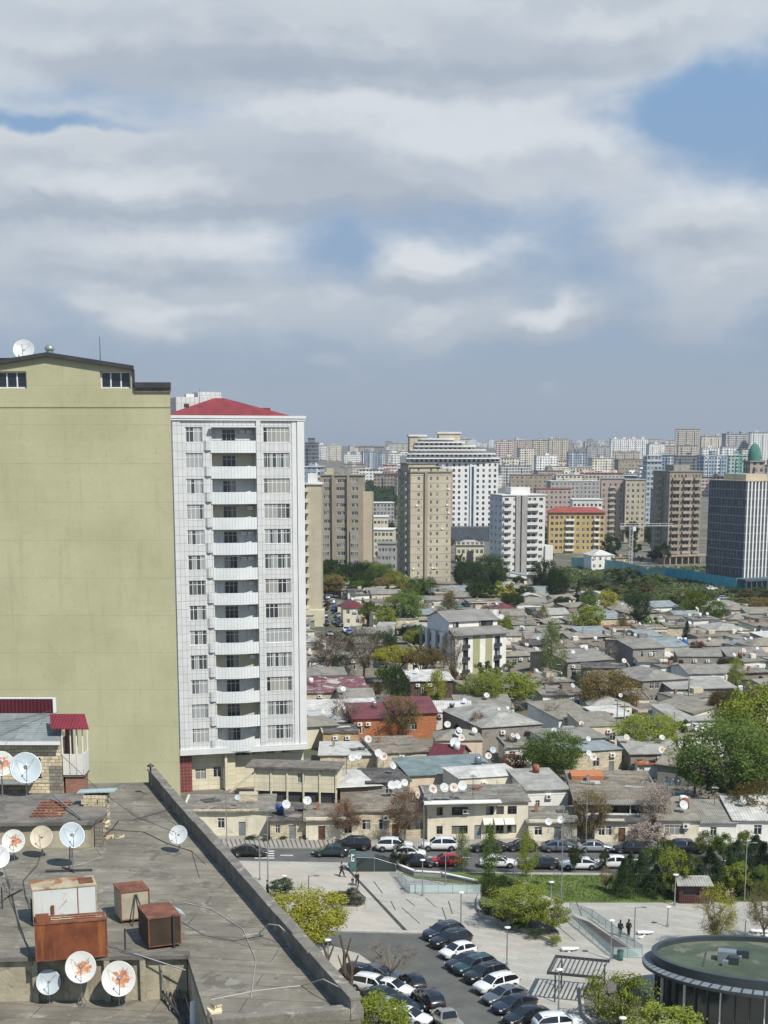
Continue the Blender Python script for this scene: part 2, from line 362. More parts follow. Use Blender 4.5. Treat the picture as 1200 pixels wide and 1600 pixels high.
def facade(mb, o, ux, W, H, ops, depth, mi=0, rmi=None):
    """wall of a height H seen from outside, left to right along ux from o, with real openings and reveals. ops: (u0,u1,v0,v1)"""
    o = Vector(o); ux = Vector(ux); n = ux.cross(Vector((0, 0, 1))); Zv = Vector((0, 0, 1))
    us = sorted({0.0, W} | {round(x, 4) for q in ops for x in q[:2]}); vs = sorted({0.0, H} | {round(x, 4) for q in ops for x in q[2:4]})
    def inop(u, v): return any(q[0] < u < q[1] and q[2] < v < q[3] for q in ops)
    P = lambda u, v, dd=0: o + ux * u + Zv * v - n * dd
    for j in range(len(vs) - 1):
        i = 0
        while i < len(us) - 1:
            if inop((us[i] + us[i + 1]) / 2, (vs[j] + vs[j + 1]) / 2): i += 1; continue
            k = i
            while k + 1 < len(us) - 1 and not inop((us[k + 1] + us[k + 2]) / 2, (vs[j] + vs[j + 1]) / 2): k += 1
            mb.quad(P(us[i], vs[j]), P(us[k + 1], vs[j]), P(us[k + 1], vs[j + 1]), P(us[i], vs[j + 1]), mi); i = k + 1
    rm = mi if rmi is None else rmi
    for q in ops:
        u0, u1, v0, v1 = q[:4]; d = q[4] if len(q) > 4 and isinstance(q[4], (int, float)) else depth
        mb.quad(P(u0, v0), P(u1, v0), P(u1, v0, d), P(u0, v0, d), rm); mb.quad(P(u0, v1, d), P(u1, v1, d), P(u1, v1), P(u0, v1), rm)
        mb.quad(P(u0, v0, d), P(u0, v1, d), P(u0, v1), P(u0, v0), rm); mb.quad(P(u1, v0), P(u1, v1), P(u1, v1, d), P(u1, v0, d), rm)
class Win:
    """places window parts on a building; past 100 the rest are one part"""
    def __init__(s, root, cap=100, sub=False): s.root = root; s.n = 0; s.cap = cap; s.rest = []; s.sub = sub
    def put(s, o, ux, u0, u1, v0, v1, depth, nv=2, nh=1, frame='frame', glass='glass', name='window', sill=False, t=.06):
        o = Vector(o); ux = Vector(ux); n = ux.cross(Vector((0, 0, 1)))
        loc = o + ux * ((u0 + u1) / 2) + Vector((0, 0, v0)) - n * (depth - .05); rz = atan2(ux.y, ux.x)
        fm, pm, both, mb = window_mesh(u1 - u0, v1 - v0, nv, nh, frame, glass, t, sill)
        if s.n < s.cap:
            s.n += 1
            if s.sub: w_ = link(name, fm, s.root, loc, rz); link('pane', pm, w_)
            else: link(name, both, s.root, loc, rz)
        else: s.rest.append((mb, loc, rz, frame, glass))
    def done(s):
        if not s.rest: return
        a = MB(); mats = []
        for mb, loc, rz, fr, gl in s.rest:
            m = Matrix.Rotation(rz, 3, 'Z')
            for k in (fr, gl):
                if k not in mats: mats.append(k)
            n = len(a.v); a.v.extend([tuple(m @ Vector(v) + loc) for v in mb.v]); a.f.extend([tuple(i + n for i in f) for f in mb.f])
            a.mi.extend([mats.index(fr) if q == 0 else mats.index(gl) for q in mb.mi]); a.sm.extend([False] * len(mb.f))
        obj('window', a, [mt[k] for k in mats], s.root, kind='stuff')
def block(name, label, cat, c, W, D, H, rz, wall, fl, cols, z0=0.0, ww=1.3, wh=1.5, vb=.9, roofm=None, cornice=.4, cc='white', depth=.18, sidecols=None, frame='frame', glass='glass',
          nv=1, top=None, group=None, balc=None, cap=100, sides=('f', 'l', 'r'), fh=3.0, ribs=None, ribm=None, base=0.0, bands=None, acu=0):
    """apartment block with real window openings. c = ground centre of the front wall; local front is y=0, body goes to +y."""
    root = thing(name, label, cat, c, rz, group)
    mb = MB(); W2 = Win(root, cap)
    faces = {'f': (Vector((-W / 2, 0, 0)), Vector((1, 0, 0)), W), 'r': (Vector((W / 2, 0, 0)), Vector((0, 1, 0)), D),
             'b': (Vector((W / 2, D, 0)), Vector((-1, 0, 0)), W), 'l': (Vector((-W / 2, D, 0)), Vector((0, -1, 0)), D)}
    for k, (o, ux, L) in faces.items():
        ops = []
        if k in sides:
            cl = cols if k in 'fb' else (sidecols if sidecols is not None else cols)
            nc = cl if isinstance(cl, int) else len(cl)
            for f in range(fl - 1, -1, -1):
                for i in range(nc):
                    if isinstance(cl, int): u = L * (i + .5) / nc; w_ = min(ww, L / nc * .72)
                    else: u, w_ = cl[i][0] * L, cl[i][1]
                    v0 = base + f * fh + vb
                    ops.append((u - w_ / 2, u + w_ / 2, v0, v0 + wh))
        facade(mb, o, ux, L, H, ops, depth)
        for q in ops: W2.put(o, ux, q[0], q[1], q[2], q[3], depth, nv, 0 if wh < 1.6 else 1, frame, glass)
    obj('wall', mb, mt[wall], root); W2.done()
    r = MB(); r.b2(-W / 2 - cornice, W / 2 + cornice, -cornice, D + cornice, H - .02, H + .35)
    if top: r.b2(-W / 2 * top[0], W / 2 * top[0], D * (.5 - top[0] / 2), D * (.5 + top[0] / 2), H + .35, H + top[1])
    obj('roof', r, mt[roofm or 'concrete'], root)
    if ribs:
        rb = MB()
        for u, w_, d_ in ribs: rb.b2((u - .5) * W - w_ / 2, (u - .5) * W + w_ / 2, -d_, -.002, 0, H - .05)
        obj('pilaster', rb, mt[ribm or wall], root)
    if bands:
        bb = MB()
        for f in range(1, fl + 1):
            z = base + f * fh; bb.b2(-W / 2 - .06, W / 2 + .06, -.06, D + .06, z - .12, z + .12)
        obj('floor_band', bb, mt[bands], root)
    if balc:        # list of (side, u_fraction, width, depth, material)
        bmesh_ = {}
        for sd, uf, bw, bd, bm in balc:
            o, ux, L = faces[sd]; n = ux.cross(Vector((0, 0, 1)))
            if (bw, bd, bm) not in bmesh_:
                q = MB(); q.b2(-bw / 2, bw / 2, -bd, -.003, 0, .15); q.b2(-bw / 2, bw / 2, -bd, -bd + .1, .15, 1.1); q.b2(-bw / 2, -bw / 2 + .08, -bd + .1, -.003, .15, 1.1); q.b2(bw / 2 - .08, bw / 2, -bd + .1, -.003, .15, 1.1)
                bmesh_[(bw, bd, bm)] = q.mesh('balcony', mt[bm])
            for f in range(fl):
                link('balcony', bmesh_[(bw, bd, bm)], root, o + ux * (uf * L) + Vector((0, 0, base + f * fh + (.0 if f else .05))), atan2(ux.y, ux.x))
    for i in range(acu):
        f = rnd.randrange(fl); u = (rnd.random() - .5) * W * .9
        q = MB(); q.b2(-.4, .4, -.35, -.02, 0, .6); obj('ac_unit', q, mt['white'], root, (u, 0, base + f * fh + .25))
    return root
# ================================================================ trees
mt.update({
 'leaf': leafmat('leaf_green', (.10, .155, .032)), 'leafd': leafmat('leaf_dark', (.035, .06, .02)), 'leafy': leafmat('leaf_yellow_green', (.30, .30, .035), hue=(.40, .38, .06)),
 'leafb': leafmat('leaf_bright', (.20, .25, .035), hue=(.34, .36, .06)), 'leafo': leafmat('leaf_olive', (.20, .155, .05), hue=(.28, .2, .07)), 'leafr': leafmat('leaf_rust', (.16, .085, .045), hue=(.24, .12, .06)),
 'leafp': leafmat('leaf_pale', (.14, .17, .06)), 'pine': leafmat('pine_needles', (.032, .055, .022), trans=.15), 'blossom': leafmat('blossom', (.5, .42, .36), hue=(.62, .5, .45)),
 'scrub': leafmat('scrub', (.095, .125, .042)),
})
def leaf_quads(mb, c, r, n, size, rg, squash=.8):
    for _ in range(n):
        while True:
            p = Vector((rg.uniform(-1, 1), rg.uniform(-1, 1), rg.uniform(-1, 1)))
            if p.length < 1: break
        p = Vector((p.x * r, p.y * r, p.z * r * squash)) + c
        a = Vector((rg.gauss(0, 1), rg.gauss(0, 1), rg.gauss(0, 1))).normalized(); b = a.orthogonal().normalized()
        s = size * rg.uniform(.6, 1.4)
        mb.add([p - a * s, p - b * s * .55, p + a * s, p + b * s * .55], [(0, 1, 2, 3)])
def tree_mesh(seed, kind='round', H=10.0, CW=8.0, clumps=46, per=90, leaf=.22, trunk_h=.28, sparse=False):
    """returns (trunk mesh builder, crown mesh builder) for a tree of height H and crown width CW"""
    rg = random.Random(seed); T = MB(); C = MB()
    th = H * trunk_h; r0 = H * .022 + .05
    cz = th + (H - th) * .52; rz_ = (H - th) * .5; rx = CW / 2
    cs = []
    lean = Vector((rg.uniform(-.04, .04) * H, rg.uniform(-.04, .04) * H, th))
    for i in range(clumps):
        u = rg.uniform(-1, 1); a = rg.uniform(0, 2 * pi)
        if kind == 'round':
            rr = rg.uniform(.45, 1.0) ** .6; s = sqrt(1 - u * u) * rr
            p = Vector((cos(a) * s * rx, sin(a) * s * rx, cz + u * rz_ * rr)); cr = CW * rg.uniform(.085, .15)
            lob = 1 + .22 * sin(a * 3 + seed) * (1 - abs(u)); p.x *= lob; p.y *= lob
        elif kind == 'poplar':
            t = (i + .5) / clumps; rr = sin(pi * min(1, t * .88 + .1)) ** .7; s = rg.uniform(.2, .9) * rr
            p = Vector((cos(a) * s * rx, sin(a) * s * rx, th * .5 + t * (H - th * .5))); cr = CW * rg.uniform(.12, .2)
        elif kind == 'cone':
            t = ((i + .5) / clumps) ** 1.4; s = (1 - t) * rg.uniform(.5, 1.0)
            p = Vector((cos(a) * s * rx, sin(a) * s * rx, H * .1 + t * H * .86)); cr = CW * (.07 + .13 * (1 - t))
        elif kind == 'spread':
            rr = rg.uniform(.3, 1.0) ** .5
            p = Vector((cos(a) * rr * rx, sin(a) * rr * rx, cz + (rz_ * .75) * (1 - rr * rr * .8) * rg.uniform(-.5, 1))); cr = CW * rg.uniform(.06, .11)
        elif kind == 'bush':
            rr = rg.uniform(.2, 1); p = Vector((cos(a) * rr * rx, sin(a) * rr * rx, H * (.2 + .62 * (1 - rr * .7) * rg.random()))); cr = CW * rg.uniform(.1, .17)
        cs.append((p, cr))
    for p, cr in cs: leaf_quads(C, p, cr, per, leaf, rg)
    if kind == 'cone': T.tube((0, 0, 0), (0, 0, H * .9), r0, r0 * .15, 7)
    elif kind == 'poplar': T.tube((0, 0, 0), (0, 0, H * .9), r0, r0 * .2, 7)
    else:
        if kind != 'bush':
            T.tube((0, 0, 0), lean * .5, r0 * 1.25, r0, 8); T.tube(lean * .5, lean, r0, r0 * .85, 8)
        else: lean = Vector((0, 0, .05))
        nb = 6 if kind != 'bush' else 5
        for k in range(nb):
            a = 2 * pi * k / nb + rg.uniform(-.4, .4); e = Vector((cos(a) * rx * .45, sin(a) * rx * .45, th + (H - th) * rg.uniform(.3, .55)))
            if kind == 'bush': e.z = H * .4
            T.tube(lean, e, r0 * .6, r0 * .32, 6)
            near = sorted(cs, key=lambda q: (q[0] - e).length)[:max(4, clumps // nb)]
            for p, cr in near:
                mid = (e + p) * .5 + Vector((rg.uniform(-.1, .1), rg.uniform(-.1, .1), .05)) * CW * .2
                T.tube(e, mid, r0 * .3, r0 * .18, 5); T.tube(mid, p, r0 * .18, r0 * .05, 4)
                if sparse:
                    for _ in range(7):
                        q = p + Vector((rg.uniform(-1, 1), rg.uniform(-1, 1), rg.uniform(-.4, 1))) * cr * 1.7; T.tube(p.lerp(mid, rg.random() * .6), q, r0 * .09, r0 * .03, 3, caps=False)
    return T, C
TM = {}
def treeproto(key, seed, kind, bark='bark', **kw):
    T, C = tree_mesh(seed, kind, 10.0, 10.0, **kw); TM[key] = (T.mesh('trunk', mt[bark]), C.mesh('crown', mt['leaf']))
for i in range(3): treeproto('round%d' % i, 11 + i, 'round', clumps=70, per=85, leaf=.20)
for i in range(2): treeproto('big%d' % i, 31 + i, 'round', clumps=150, per=110, leaf=.13, trunk_h=.2)
for i in range(2): treeproto('sparse%d' % i, 51 + i, 'round', 'barkg', clumps=85, per=80, leaf=.11, sparse=True, trunk_h=.25)
for i in range(2): treeproto('airy%d' % i, 61 + i, 'spread', clumps=170, per=95, leaf=.12, sparse=True, trunk_h=.24)
treeproto('bare0', 71, 'round', 'barkg', clumps=60, per=5, leaf=.09, sparse=True, trunk_h=.25)
treeproto('poplar0', 81, 'poplar', clumps=60, per=80, leaf=.17)
treeproto('cone0', 91, 'cone', clumps=80, per=90, leaf=.17); treeproto('cone1', 92, 'cone', clumps=60, per=90, leaf=.19)
treeproto('bush0', 95, 'bush', clumps=40, per=80, leaf=.22); treeproto('bush1', 96, 'bush', clumps=30, per=80, leaf=.22)
treeproto('low0', 97, 'round', clumps=26, per=60, leaf=.42); treeproto('low1', 98, 'round', clumps=22, per=60, leaf=.42)
TNAME = {'pine': 'pine_tree', 'poplar': 'poplar_tree', 'cypress': 'cypress_tree', 'bush': 'shrub', 'tree': 'leafy_tree'}
def tree(label, proto, leaf, loc, H, CW, name='leafy_tree', cat='tree', group=None, bark=None, depthk=1.0, rot=None):
    t = thing(name, label, cat, loc, rnd.uniform(0, 6.28) if rot is None else rot, group)
    T, C = TM[proto]; s = (CW / 10, CW / 10 * depthk, H / 10)
    for nm, me, m in (('trunk', T, bark), ('crown', C, leaf)):
        o = link(nm, me, t); o.scale = s
        if m: o.material_slots[0].link = 'OBJECT'; o.material_slots[0].material = mt[m]
    return t
def treepx(label, proto, leaf, px, pybase, wpx, hpx, phrase=None, z=0.0, **kw):
    """tree standing at the ground point seen at (px, pybase), wpx wide and hpx tall in the photo"""
    p = at(px, pybase, z) if z == 0 else at(px, pybase, z)
    dep = (p - Vector((0, 0, CH))).dot(FV); CW = wpx / F * dep
    th = math.atan((pybase - PPY) / F) + PITCH
    H = hpx * dep / F / cos(th)      # vertical foreshortening
    H = max(1.0, H - CW * .45 * tan(th) * .9) if pybase > 1100 and hpx > wpx * .3 else H
    t = tree(label, proto, leaf, p, H, CW, **kw)
    if label is None: pend(t, phrase, 'tree')
    return t
# ================================================================ satellite dishes
def rustdish(name, base, amt, thr, centre=True):
    m, nt, b = newmat(name); v = objvec(nt, False); n = nt.noise(nt.vm('ADD', objvec(nt), (3, 3, 3)), 3.2, 5, .65, .5)
    g = nt.vm('LENGTH', nt.vm('SUBTRACT', v, (.18, 0, 0.02)))
    f = nt.math('MULTIPLY', nt.ramp(nt.math('ADD', n, nt.math('MULTIPLY', g, -.55)), thr, thr + .14), amt)
    c = nt.mix(f, c4(base), nt.mix(nt.ramp(n, .3, .7), (.55, .22, .08, 1), (.36, .11, .04, 1)))
    nt.put(b.inputs['Base Color'], c); b.inputs['Roughness'].default_value = .5; return m
mt.update({'dish': mat('dish_white', (.54, .56, .56), .45, .05, stain=((.4, .3, .2), 2.5, .35, .62)), 'dishb': mat('dish_bluish', (.40, .46, .49), .42, .05),
           'dishc': mat('dish_cream', (.52, .46, .34), .5, .07), 'dishr': rustdish('dish_rusting', (.56, .56, .52), .95, .19)})
def dish_proto(n=20):
    """dish of radius 1 on a mast; bowl looks along -y tilted up; origin at the mast foot"""
    root = thing('satellite_dish', None, 'satellite dish', (0, 0, -500))
    prof = [(r_, -.0 + .22 * r_ * r_) for r_ in (0.001, .35, .6, .8, 1.0)]
    b = MB(); b.lathe(prof, n, mi=0); b.lathe([(1.0, .22), (1.03, .225), (1.02, .2), (.98, .18)], n, mi=1); b.lathe([(.98, .18), (.6, .055), (.2, -.03), (.001, -.035)], n, mi=1)
    b.v = [(v[0], v[1] * 1.06, v[2]) for v in b.v]
    bowl = obj('bowl', b, [mt['dish'], mt['steel']], root, (0, 0, 1.25))
    a = MB(); a.tube((0, -.98, .2), (0, -.1, 1.15), .025, .025, 5); a.tube((-.6, .6, .2), (0, -.1, 1.15), .012, .012, 4); a.tube((.6, .6, .2), (0, -.1, 1.15), .012, .012, 4); a.tube((0, -.1, 1.2), (0, -.08, 1.02), .06, .05, 8)
    obj('feed_arm', a, mt['steel'], bowl)
    k = MB(); k.tube((0, .1, 0), (0, .1, 1.2), .05, .05, 7); k.box((0, .1, .015), (.5, .5, .03)); k.tube((0, .1, .5), (.3, .35, .02), .02, .02, 5); k.tube((0, .1, .5), (-.3, .35, .02), .02, .02, 5); k.box((0, .05, 1.22), (.2, .18, .22))
    obj('mast', k, mt['steel'], root)
    return root
DISH = dish_proto(28)
def dish(label, loc, r, tilt=48, az=0, kind='dish', phrase=None, mast=None):
    """r: bowl radius in m. tilt: angle of its axis above level; az: turn from facing the camera"""
    c = copy_tree(DISH); c.location = loc; c.scale = (r, r, r); c.rotation_euler = (0, 0, az)
    for ch in c.children:
        if ch.name.startswith('bowl'):
            ch.rotation_euler = (R(90 - tilt), 0, 0); ch.material_slots[0].link = 'OBJECT'; ch.material_slots[0].material = mt[kind]
            if mast: ch.location.z = mast / r
        elif mast: ch.scale = (1, 1, mast / r / 1.25)
    if label: c['label'] = label
    else: pend(c, phrase or {'dish': 'white satellite dish', 'dishb': 'bluish satellite dish', 'dishc': 'cream satellite dish', 'dishr': 'rust-blotched satellite dish'}[kind], 'dish')
    return c
# ================================================================ vehicles
def paint(name, col, metal=.0): 
    m, nt, b = newmat(name); b.inputs['Base Color'].default_value = c4(col); b.inputs['Roughness'].default_value = .28; b.inputs['Metallic'].default_value = metal
    b.inputs['Coat Weight'].default_value = .6; b.inputs['Coat Roughness'].default_value = .06
    v = objvec(nt); nt.put(b.inputs['Roughness'], nt.ramp(nt.noise(v, 1.5, 4), .3, .7, .22, .42)); return m
PAINT = {'black': paint('paint_black', (.012, .013, .016)), 'navy': paint('paint_navy', (.018, .024, .04)), 'white': paint('paint_white', (.72, .73, .73)), 'grey': paint('paint_grey', (.16, .18, .20), .5),
         'silver': paint('paint_silver', (.42, .44, .46), .5), 'red': paint('paint_red', (.42, .015, .02)), 'green': paint('paint_green', (.02, .04, .035)), 'teal': paint('paint_teal', (.02, .05, .055)), 'beige': paint('paint_beige', (.33, .31, .26), .3), 'blue': paint('paint_blue', (.03, .08, .2))}
mt['carglass'] = mat('car_glass', (.012, .015, .018), .06, .0, spec=.9); mt['lamp'] = mat('head_lamp', (.65, .68, .7), .15, .0, spec=.8); mt['tail'] = mat('tail_lamp', (.35, .012, .01), .25, 0, spec=.8); mt['rim'] = mat('alloy_rim', (.42, .43, .44), .35, .05, metal=.6)
def car_proto(kind):
    L, Wd = {'saloon': (4.6, 1.82), 'suv': (4.7, 1.92), 'hatch': (4.04, 1.76), 'pickup': (4.9, 1.86)}[kind]
    hl, hw = L / 2, Wd / 2; root = thing('parked_car', None, 'car', (0, 0, -500))
    TOP = {'saloon': [(2.3, .60), (2.22, .72), (1.9, .80), (1.12, .93), (.7, 1.18), (.25, 1.39), (-.3, 1.45), (-.8, 1.42), (-1.25, 1.3), (-1.85, 1.04), (-2.22, .98), (-2.3, .72)],
           'suv': [(2.35, .72), (2.28, .92), (1.9, 1.02), (1.25, 1.10), (.9, 1.36), (.55, 1.60), (-.2, 1.70), (-1.0, 1.69), (-1.7, 1.60), (-2.1, 1.25), (-2.3, 1.05), (-2.35, .7)],
           'hatch': [(2.02, .62), (1.95, .78), (1.6, .88), (1.1, .97), (.7, 1.22), (.35, 1.43), (-.2, 1.51), (-.8, 1.50), (-1.35, 1.40), (-1.75, 1.1), (-1.98, .92), (-2.02, .6)],
           'pickup': [(2.45, .75), (2.38, .96), (2.0, 1.05), (1.35, 1.12), (1.0, 1.4), (.72, 1.66), (.3, 1.74), (0, 1.74), (-.38, 1.70), (-.6, 1.08), (-2.38, 1.06), (-2.45, .7)]}[kind]
    belt0 = {'saloon': .90, 'suv': 1.06, 'hatch': .95, 'pickup': 1.08}[kind]; zr = max(z for _, z in TOP); wb, rf, rr_, re_ = TOP[3][0], TOP[5][0], TOP[8][0], TOP[9][0]
    def top(x):
        for (xa, za), (xb, zb_) in zip(TOP, TOP[1:]):
            if xb <= x <= xa: t = (xa - x) / (xa - xb); return za + (zb_ - za) * t
        return TOP[-1][1]
    xs = sorted({round(x, 3) for x, _ in TOP} | {round(hl - L * i / 26, 3) for i in range(27)} | {-.18, -.30}, reverse=True); V = []; info = []
    for x in xs:
        zt = top(x); k = 1 - .26 * abs(x / hl) ** 7 - .03 * abs(x / hl) ** 2; w_ = hw * k; bl = min(belt0 + .03 * (hl - x) / L, zt - .02); t = max(0, min(1, (zt - bl) / (zr - belt0))); zb_ = .22 + .14 * abs(x / hl) ** 8 + (.06 if kind in ('suv', 'pickup') else 0)
        half = [(w_ * .84, zb_), (w_ * .97, zb_ + .08), (w_, zb_ + (bl - zb_) * .45), (w_ * .985, bl - .09), (w_ * .94, bl), (w_ * (.93 - .17 * t), zt - .03 - .03 * t), (w_ * (.84 - .20 * t), zt), (0, zt + .025)]
        V += [(x, y, z) for y, z in half] + [(x, -y, z) for y, z in reversed(half[:-1])]; info.append((x, t))
    n = 15; parts = {k: MB() for k in ('body', 'windscreen', 'rear_window', 'side_window')}; sides = {1: MB(), -1: MB()}
    for j in range(len(xs) - 1):
        xm = (xs[j] + xs[j + 1]) / 2; tm = min(info[j][1], info[j + 1][1])
        for i in range(n):
            if i == 14: q = (j * n + 14, (j + 1) * n + 14, (j + 1) * n, j * n)
            else: q = (j * n + i, (j + 1) * n + i, (j + 1) * n + i + 1, j * n + i + 1)
            dst = parts['body']; side = i in (4, 9)
            if side and tm > .22 and not (-.31 < xm < -.17) and re_ < xm < wb and not (kind == 'suv' and -1.5 < xm < -1.36): dst = sides[1 if i == 4 else -1]
            elif i in (6, 7) and rf < xm < wb: dst = parts['windscreen']
            elif i in (6, 7) and re_ - .02 < xm < rr_: dst = parts['rear_window']
            dst.add([V[p] for p in q], [(3, 2, 1, 0)] if True else [], 0, True)
    b = parts['body']
    for end in (0, len(xs) - 1): q = [V[end * n + i] for i in range(n)]; b.add(q, [tuple(range(n)) if end == 0 else tuple(range(n - 1, -1, -1))])
    for s in (-1, 1): b.box((wb - .2, s * (hw + .07), belt0 + .08), (.14, .17, .12))
    if kind == 'suv':
        for s in (-1, 1): b.tube((rf - .1, s * hw * .66, zr - .02), (rr_ + .1, s * hw * .66, zr - .02), .02, .02, 4, mi=1)
    me = b.mesh('body', [PAINT['black'], mt['steel']])
    import bmesh as _bm
    def weld(me_): q = _bm.new(); q.from_mesh(me_); _bm.ops.remove_doubles(q, verts=q.verts, dist=.001); _bm.ops.recalc_face_normals(q, faces=q.faces); q.to_mesh(me_); q.free(); return me_
    link('body', weld(me), root)
    for k in ('windscreen', 'rear_window'): link(k, weld(parts[k].mesh(k, mt['carglass'])), root)
    for s in (1, -1): link('side_window', weld(sides[s].mesh('side_window', mt['carglass'])), root)
    wr = .34 if kind != 'suv' else .37
    wm = MB().lathe([(wr * .62, -.1), (wr * .95, -.1), (wr, -.07), (wr, .07), (wr * .95, .1), (wr * .62, .1)], 14, mat=Matrix.Rotation(R(90), 3, 'X')).mesh('wheel', mt['black'])
    rm = MB(); rm.lathe([(.02, -.085), (wr * .62, -.095), (wr * .62, .095), (.02, .085)], 14, mat=Matrix.Rotation(R(90), 3, 'X'))
    for k in range(5):
        a = 2 * pi * k / 5
        for s in (-.097, .097): rm.tube((0, s, 0), (cos(a) * wr * .55, s, sin(a) * wr * .55), .035, .03, 4)
    rm = rm.mesh('rim', mt['rim']); arch = MB()
    for x in (hl - .88, -hl + .88):
        for s in (-1, 1):
            wo = link('wheel', wm, root, (x, s * (hw - .095), wr)); link('rim', rm, wo)
            arch.lathe([(.01, -.012), (wr + .06, -.012), (wr + .06, .012), (.01, .012)], 14, c=(x, s * (hw - .012), wr + .02), mat=Matrix.Rotation(R(90), 3, 'X'))
    obj('wheel_arch', arch, mt['black'], root)
    for s in (-1, 1):
        obj('headlight', MB().box((hl - .17, s * hw * .66, TOP[1][1] - .1), (.26, .34, .12), -s * .45), mt['lamp'], root)
        obj('tail_light', MB().box((-hl + .1, s * hw * .68, TOP[-2][1] - .16), (.14, .3, .14), s * .35), mt['tail'], root)
    q = MB(); q.b2(hl - .07, hl + .015, -.45, .45, .36, .54); q.b2(-hl - .015, -hl + .06, -.5, .5, .32, .46); obj('bumper', q, mt['dark'], root)
    obj('number_plate', MB().b2(-hl - .035, -hl - .02, -.26, .26, .56, .67), mt['frame'], root)
    return root
CARS = {k: car_proto(k) for k in ('saloon', 'suv', 'hatch', 'pickup')}
def car(kind, colr, label, loc, rz, group=None, phrase=None, sc=1.0):
    c = copy_thing(CARS[kind], label, loc, rz, sc, group)
    for ch in c.children:
        if ch.name.startswith('body'): ch.material_slots[0].link = 'OBJECT'; ch.material_slots[0].material = PAINT[colr]
    if not label: pend(c, phrase or f'{colr} car', 'car')
    return c
# ================================================================ ground sheets
def asphalt(name, col, crack=.4):
    return mat(name, col, .9, .16, .35, bump=.15, bscale=30, stain=((col[0] * .55, col[1] * .55, col[2] * .55), .18, .35, .56), fine=.2, rand=False)
mt['earth'] = mat('earth', (.17, .155, .125), .95, .3, .08, stain=((.07, .085, .035), .05, .8, .5), fine=.3, rand=False)
mt['asphalt'] = asphalt('asphalt', (.115, .115, .112)); mt['parking'] = asphalt('parking_asphalt', (.115, .117, .107)); mt['sidewalk'] = mat('sidewalk_slabs', (.33, .31, .27), .9, .12, .4, fine=.2, rand=False)
def paving():
    m, nt, b = newmat('plaza_paving'); v = nt.add('ShaderNodeTexCoord').outputs['Object']
    rot = nt.add('ShaderNodeMapping', {0: v}); rot.inputs['Rotation'].default_value = (0, 0, R(28))
    br = nt.add('ShaderNodeTexBrick', {'Vector': rot.outputs[0], 'Color1': (.36, .345, .305, 1), 'Color2': (.44, .42, .375, 1), 'Mortar': (.22, .21, .185, 1), 'Scale': 1.0, 'Mortar Size': .015, 'Brick Width': 2.4, 'Row Height': .8})
    c = nt.mix(nt.ramp(nt.noise(v, .12, 5, .6), .4, .7, 0, .5), br.outputs[0], (.27, .26, .225, 1))
    c = nt.mix(nt.ramp(nt.noise(v, 1.7, 4, .7), .5, .8, 0, .35), c, (.22, .20, .165, 1))
    c = nt.mix(nt.ramp(nt.noise(nt.vm('ADD', v, (9, 4, 0)), .09, 3, .6), .52, .62, 0, .35), c, (.50, .42, .34, 1))
    nt.put(b.inputs['Base Color'], c); b.inputs['Roughness'].default_value = .85; return m
mt['paving'] = paving(); mt['kerb'] = mat('kerb_stone', (.42, .40, .36), .85, .12, 1.0); mt['paint'] = mat('road_paint', (.6, .6, .56), .8, .15, 2)
mt['darkline'] = mat('dark_stone', (.06, .058, .055), .9, .2)
mt['grass'] = mat('lawn_grass', (.11, .145, .038), .95, .35, .25, stain=((.22, .2, .1), .12, .5, .62), fine=.2, rand=False)
def sheet_px(name, pts, z, m, thick=.0, kind='structure'):
    mb = MB(); P = [at(x, y, z) for x, y in pts]
    n = sum((P[i].x * P[(i + 1) % len(P)].y - P[(i + 1) % len(P)].x * P[i].y) for i in range(len(P)))
    if n < 0: P.reverse()
    if thick: mb.prism([(p.x, p.y) for p in P], z - thick, z)
    else: mb.add(P, [tuple(range(len(P)))])
    return obj(name, mb, mt[m], kind=kind)
def build_ground():
    ys = [-600, 0, 100, 300] + [q * YS for q in (320, 380, 400, 420, 440, 470, 500, 530, 560, 590, 630, 700, 800, 900, 1000, 1150, 1300, 1500, 1800, 2200, 2800, 3600, 5000, 8000)]
    xs = [-8000, -3000, -1500, -800, -400, -200, 0, 200, 400, 800, 1500, 3000, 8000]
    mb = MB(); mb.add([(x, y, ground_z(y)) for y in ys for x in xs], [(j * len(xs) + i, j * len(xs) + i + 1, (j + 1) * len(xs) + i + 1, (j + 1) * len(xs) + i) for j in range(len(ys) - 1) for i in range(len(xs) - 1)], 0, True)
    obj('ground', mb, mt['earth'], kind='structure')
build_ground()
# street, pavement, plaza
sheet_px('pavement', [(-300, 1300), (1600, 1290), (1600, 1319), (-300, 1328)], .14, 'sidewalk', .14)
sheet_px('road', [(-300, 1322), (1600, 1310), (1600, 1378), (-300, 1342)], .01, 'asphalt')
# plaza slab: in front of the road, a kerb above it
pl = [(-400, 1338), (330, 1344), (560, 1348), (640, 1362), (1000, 1364), (1700, 1372), (1900, 1900), (900, 1900), (880, 1610), (668, 1457), (480, 1452), (430, 1475), (430, 1900), (-400, 1900)]
sheet_px('plaza', pl, .13, 'paving', .13)
sheet_px('parking_lot', [(425, 1462), (480, 1450), (672, 1455), (884, 1610), (905, 1905), (425, 1905)], .012, 'parking')
sheet_px('kerb_strip', [(478, 1449.5), (669, 1454.5), (672, 1457.8), (478, 1452.8)], .16, 'kerb', .16)
sheet_px('kerb_strip', [(669, 1454.5), (674, 1455), (890, 1612), (882, 1612)], .16, 'kerb', .16)
sheet_px('traffic_island', [(432, 1470), (470, 1473), (520, 1478), (560, 1490), (585, 1507), (597, 1530), (560, 1560), (432, 1560)], .15, 'paving', .15)
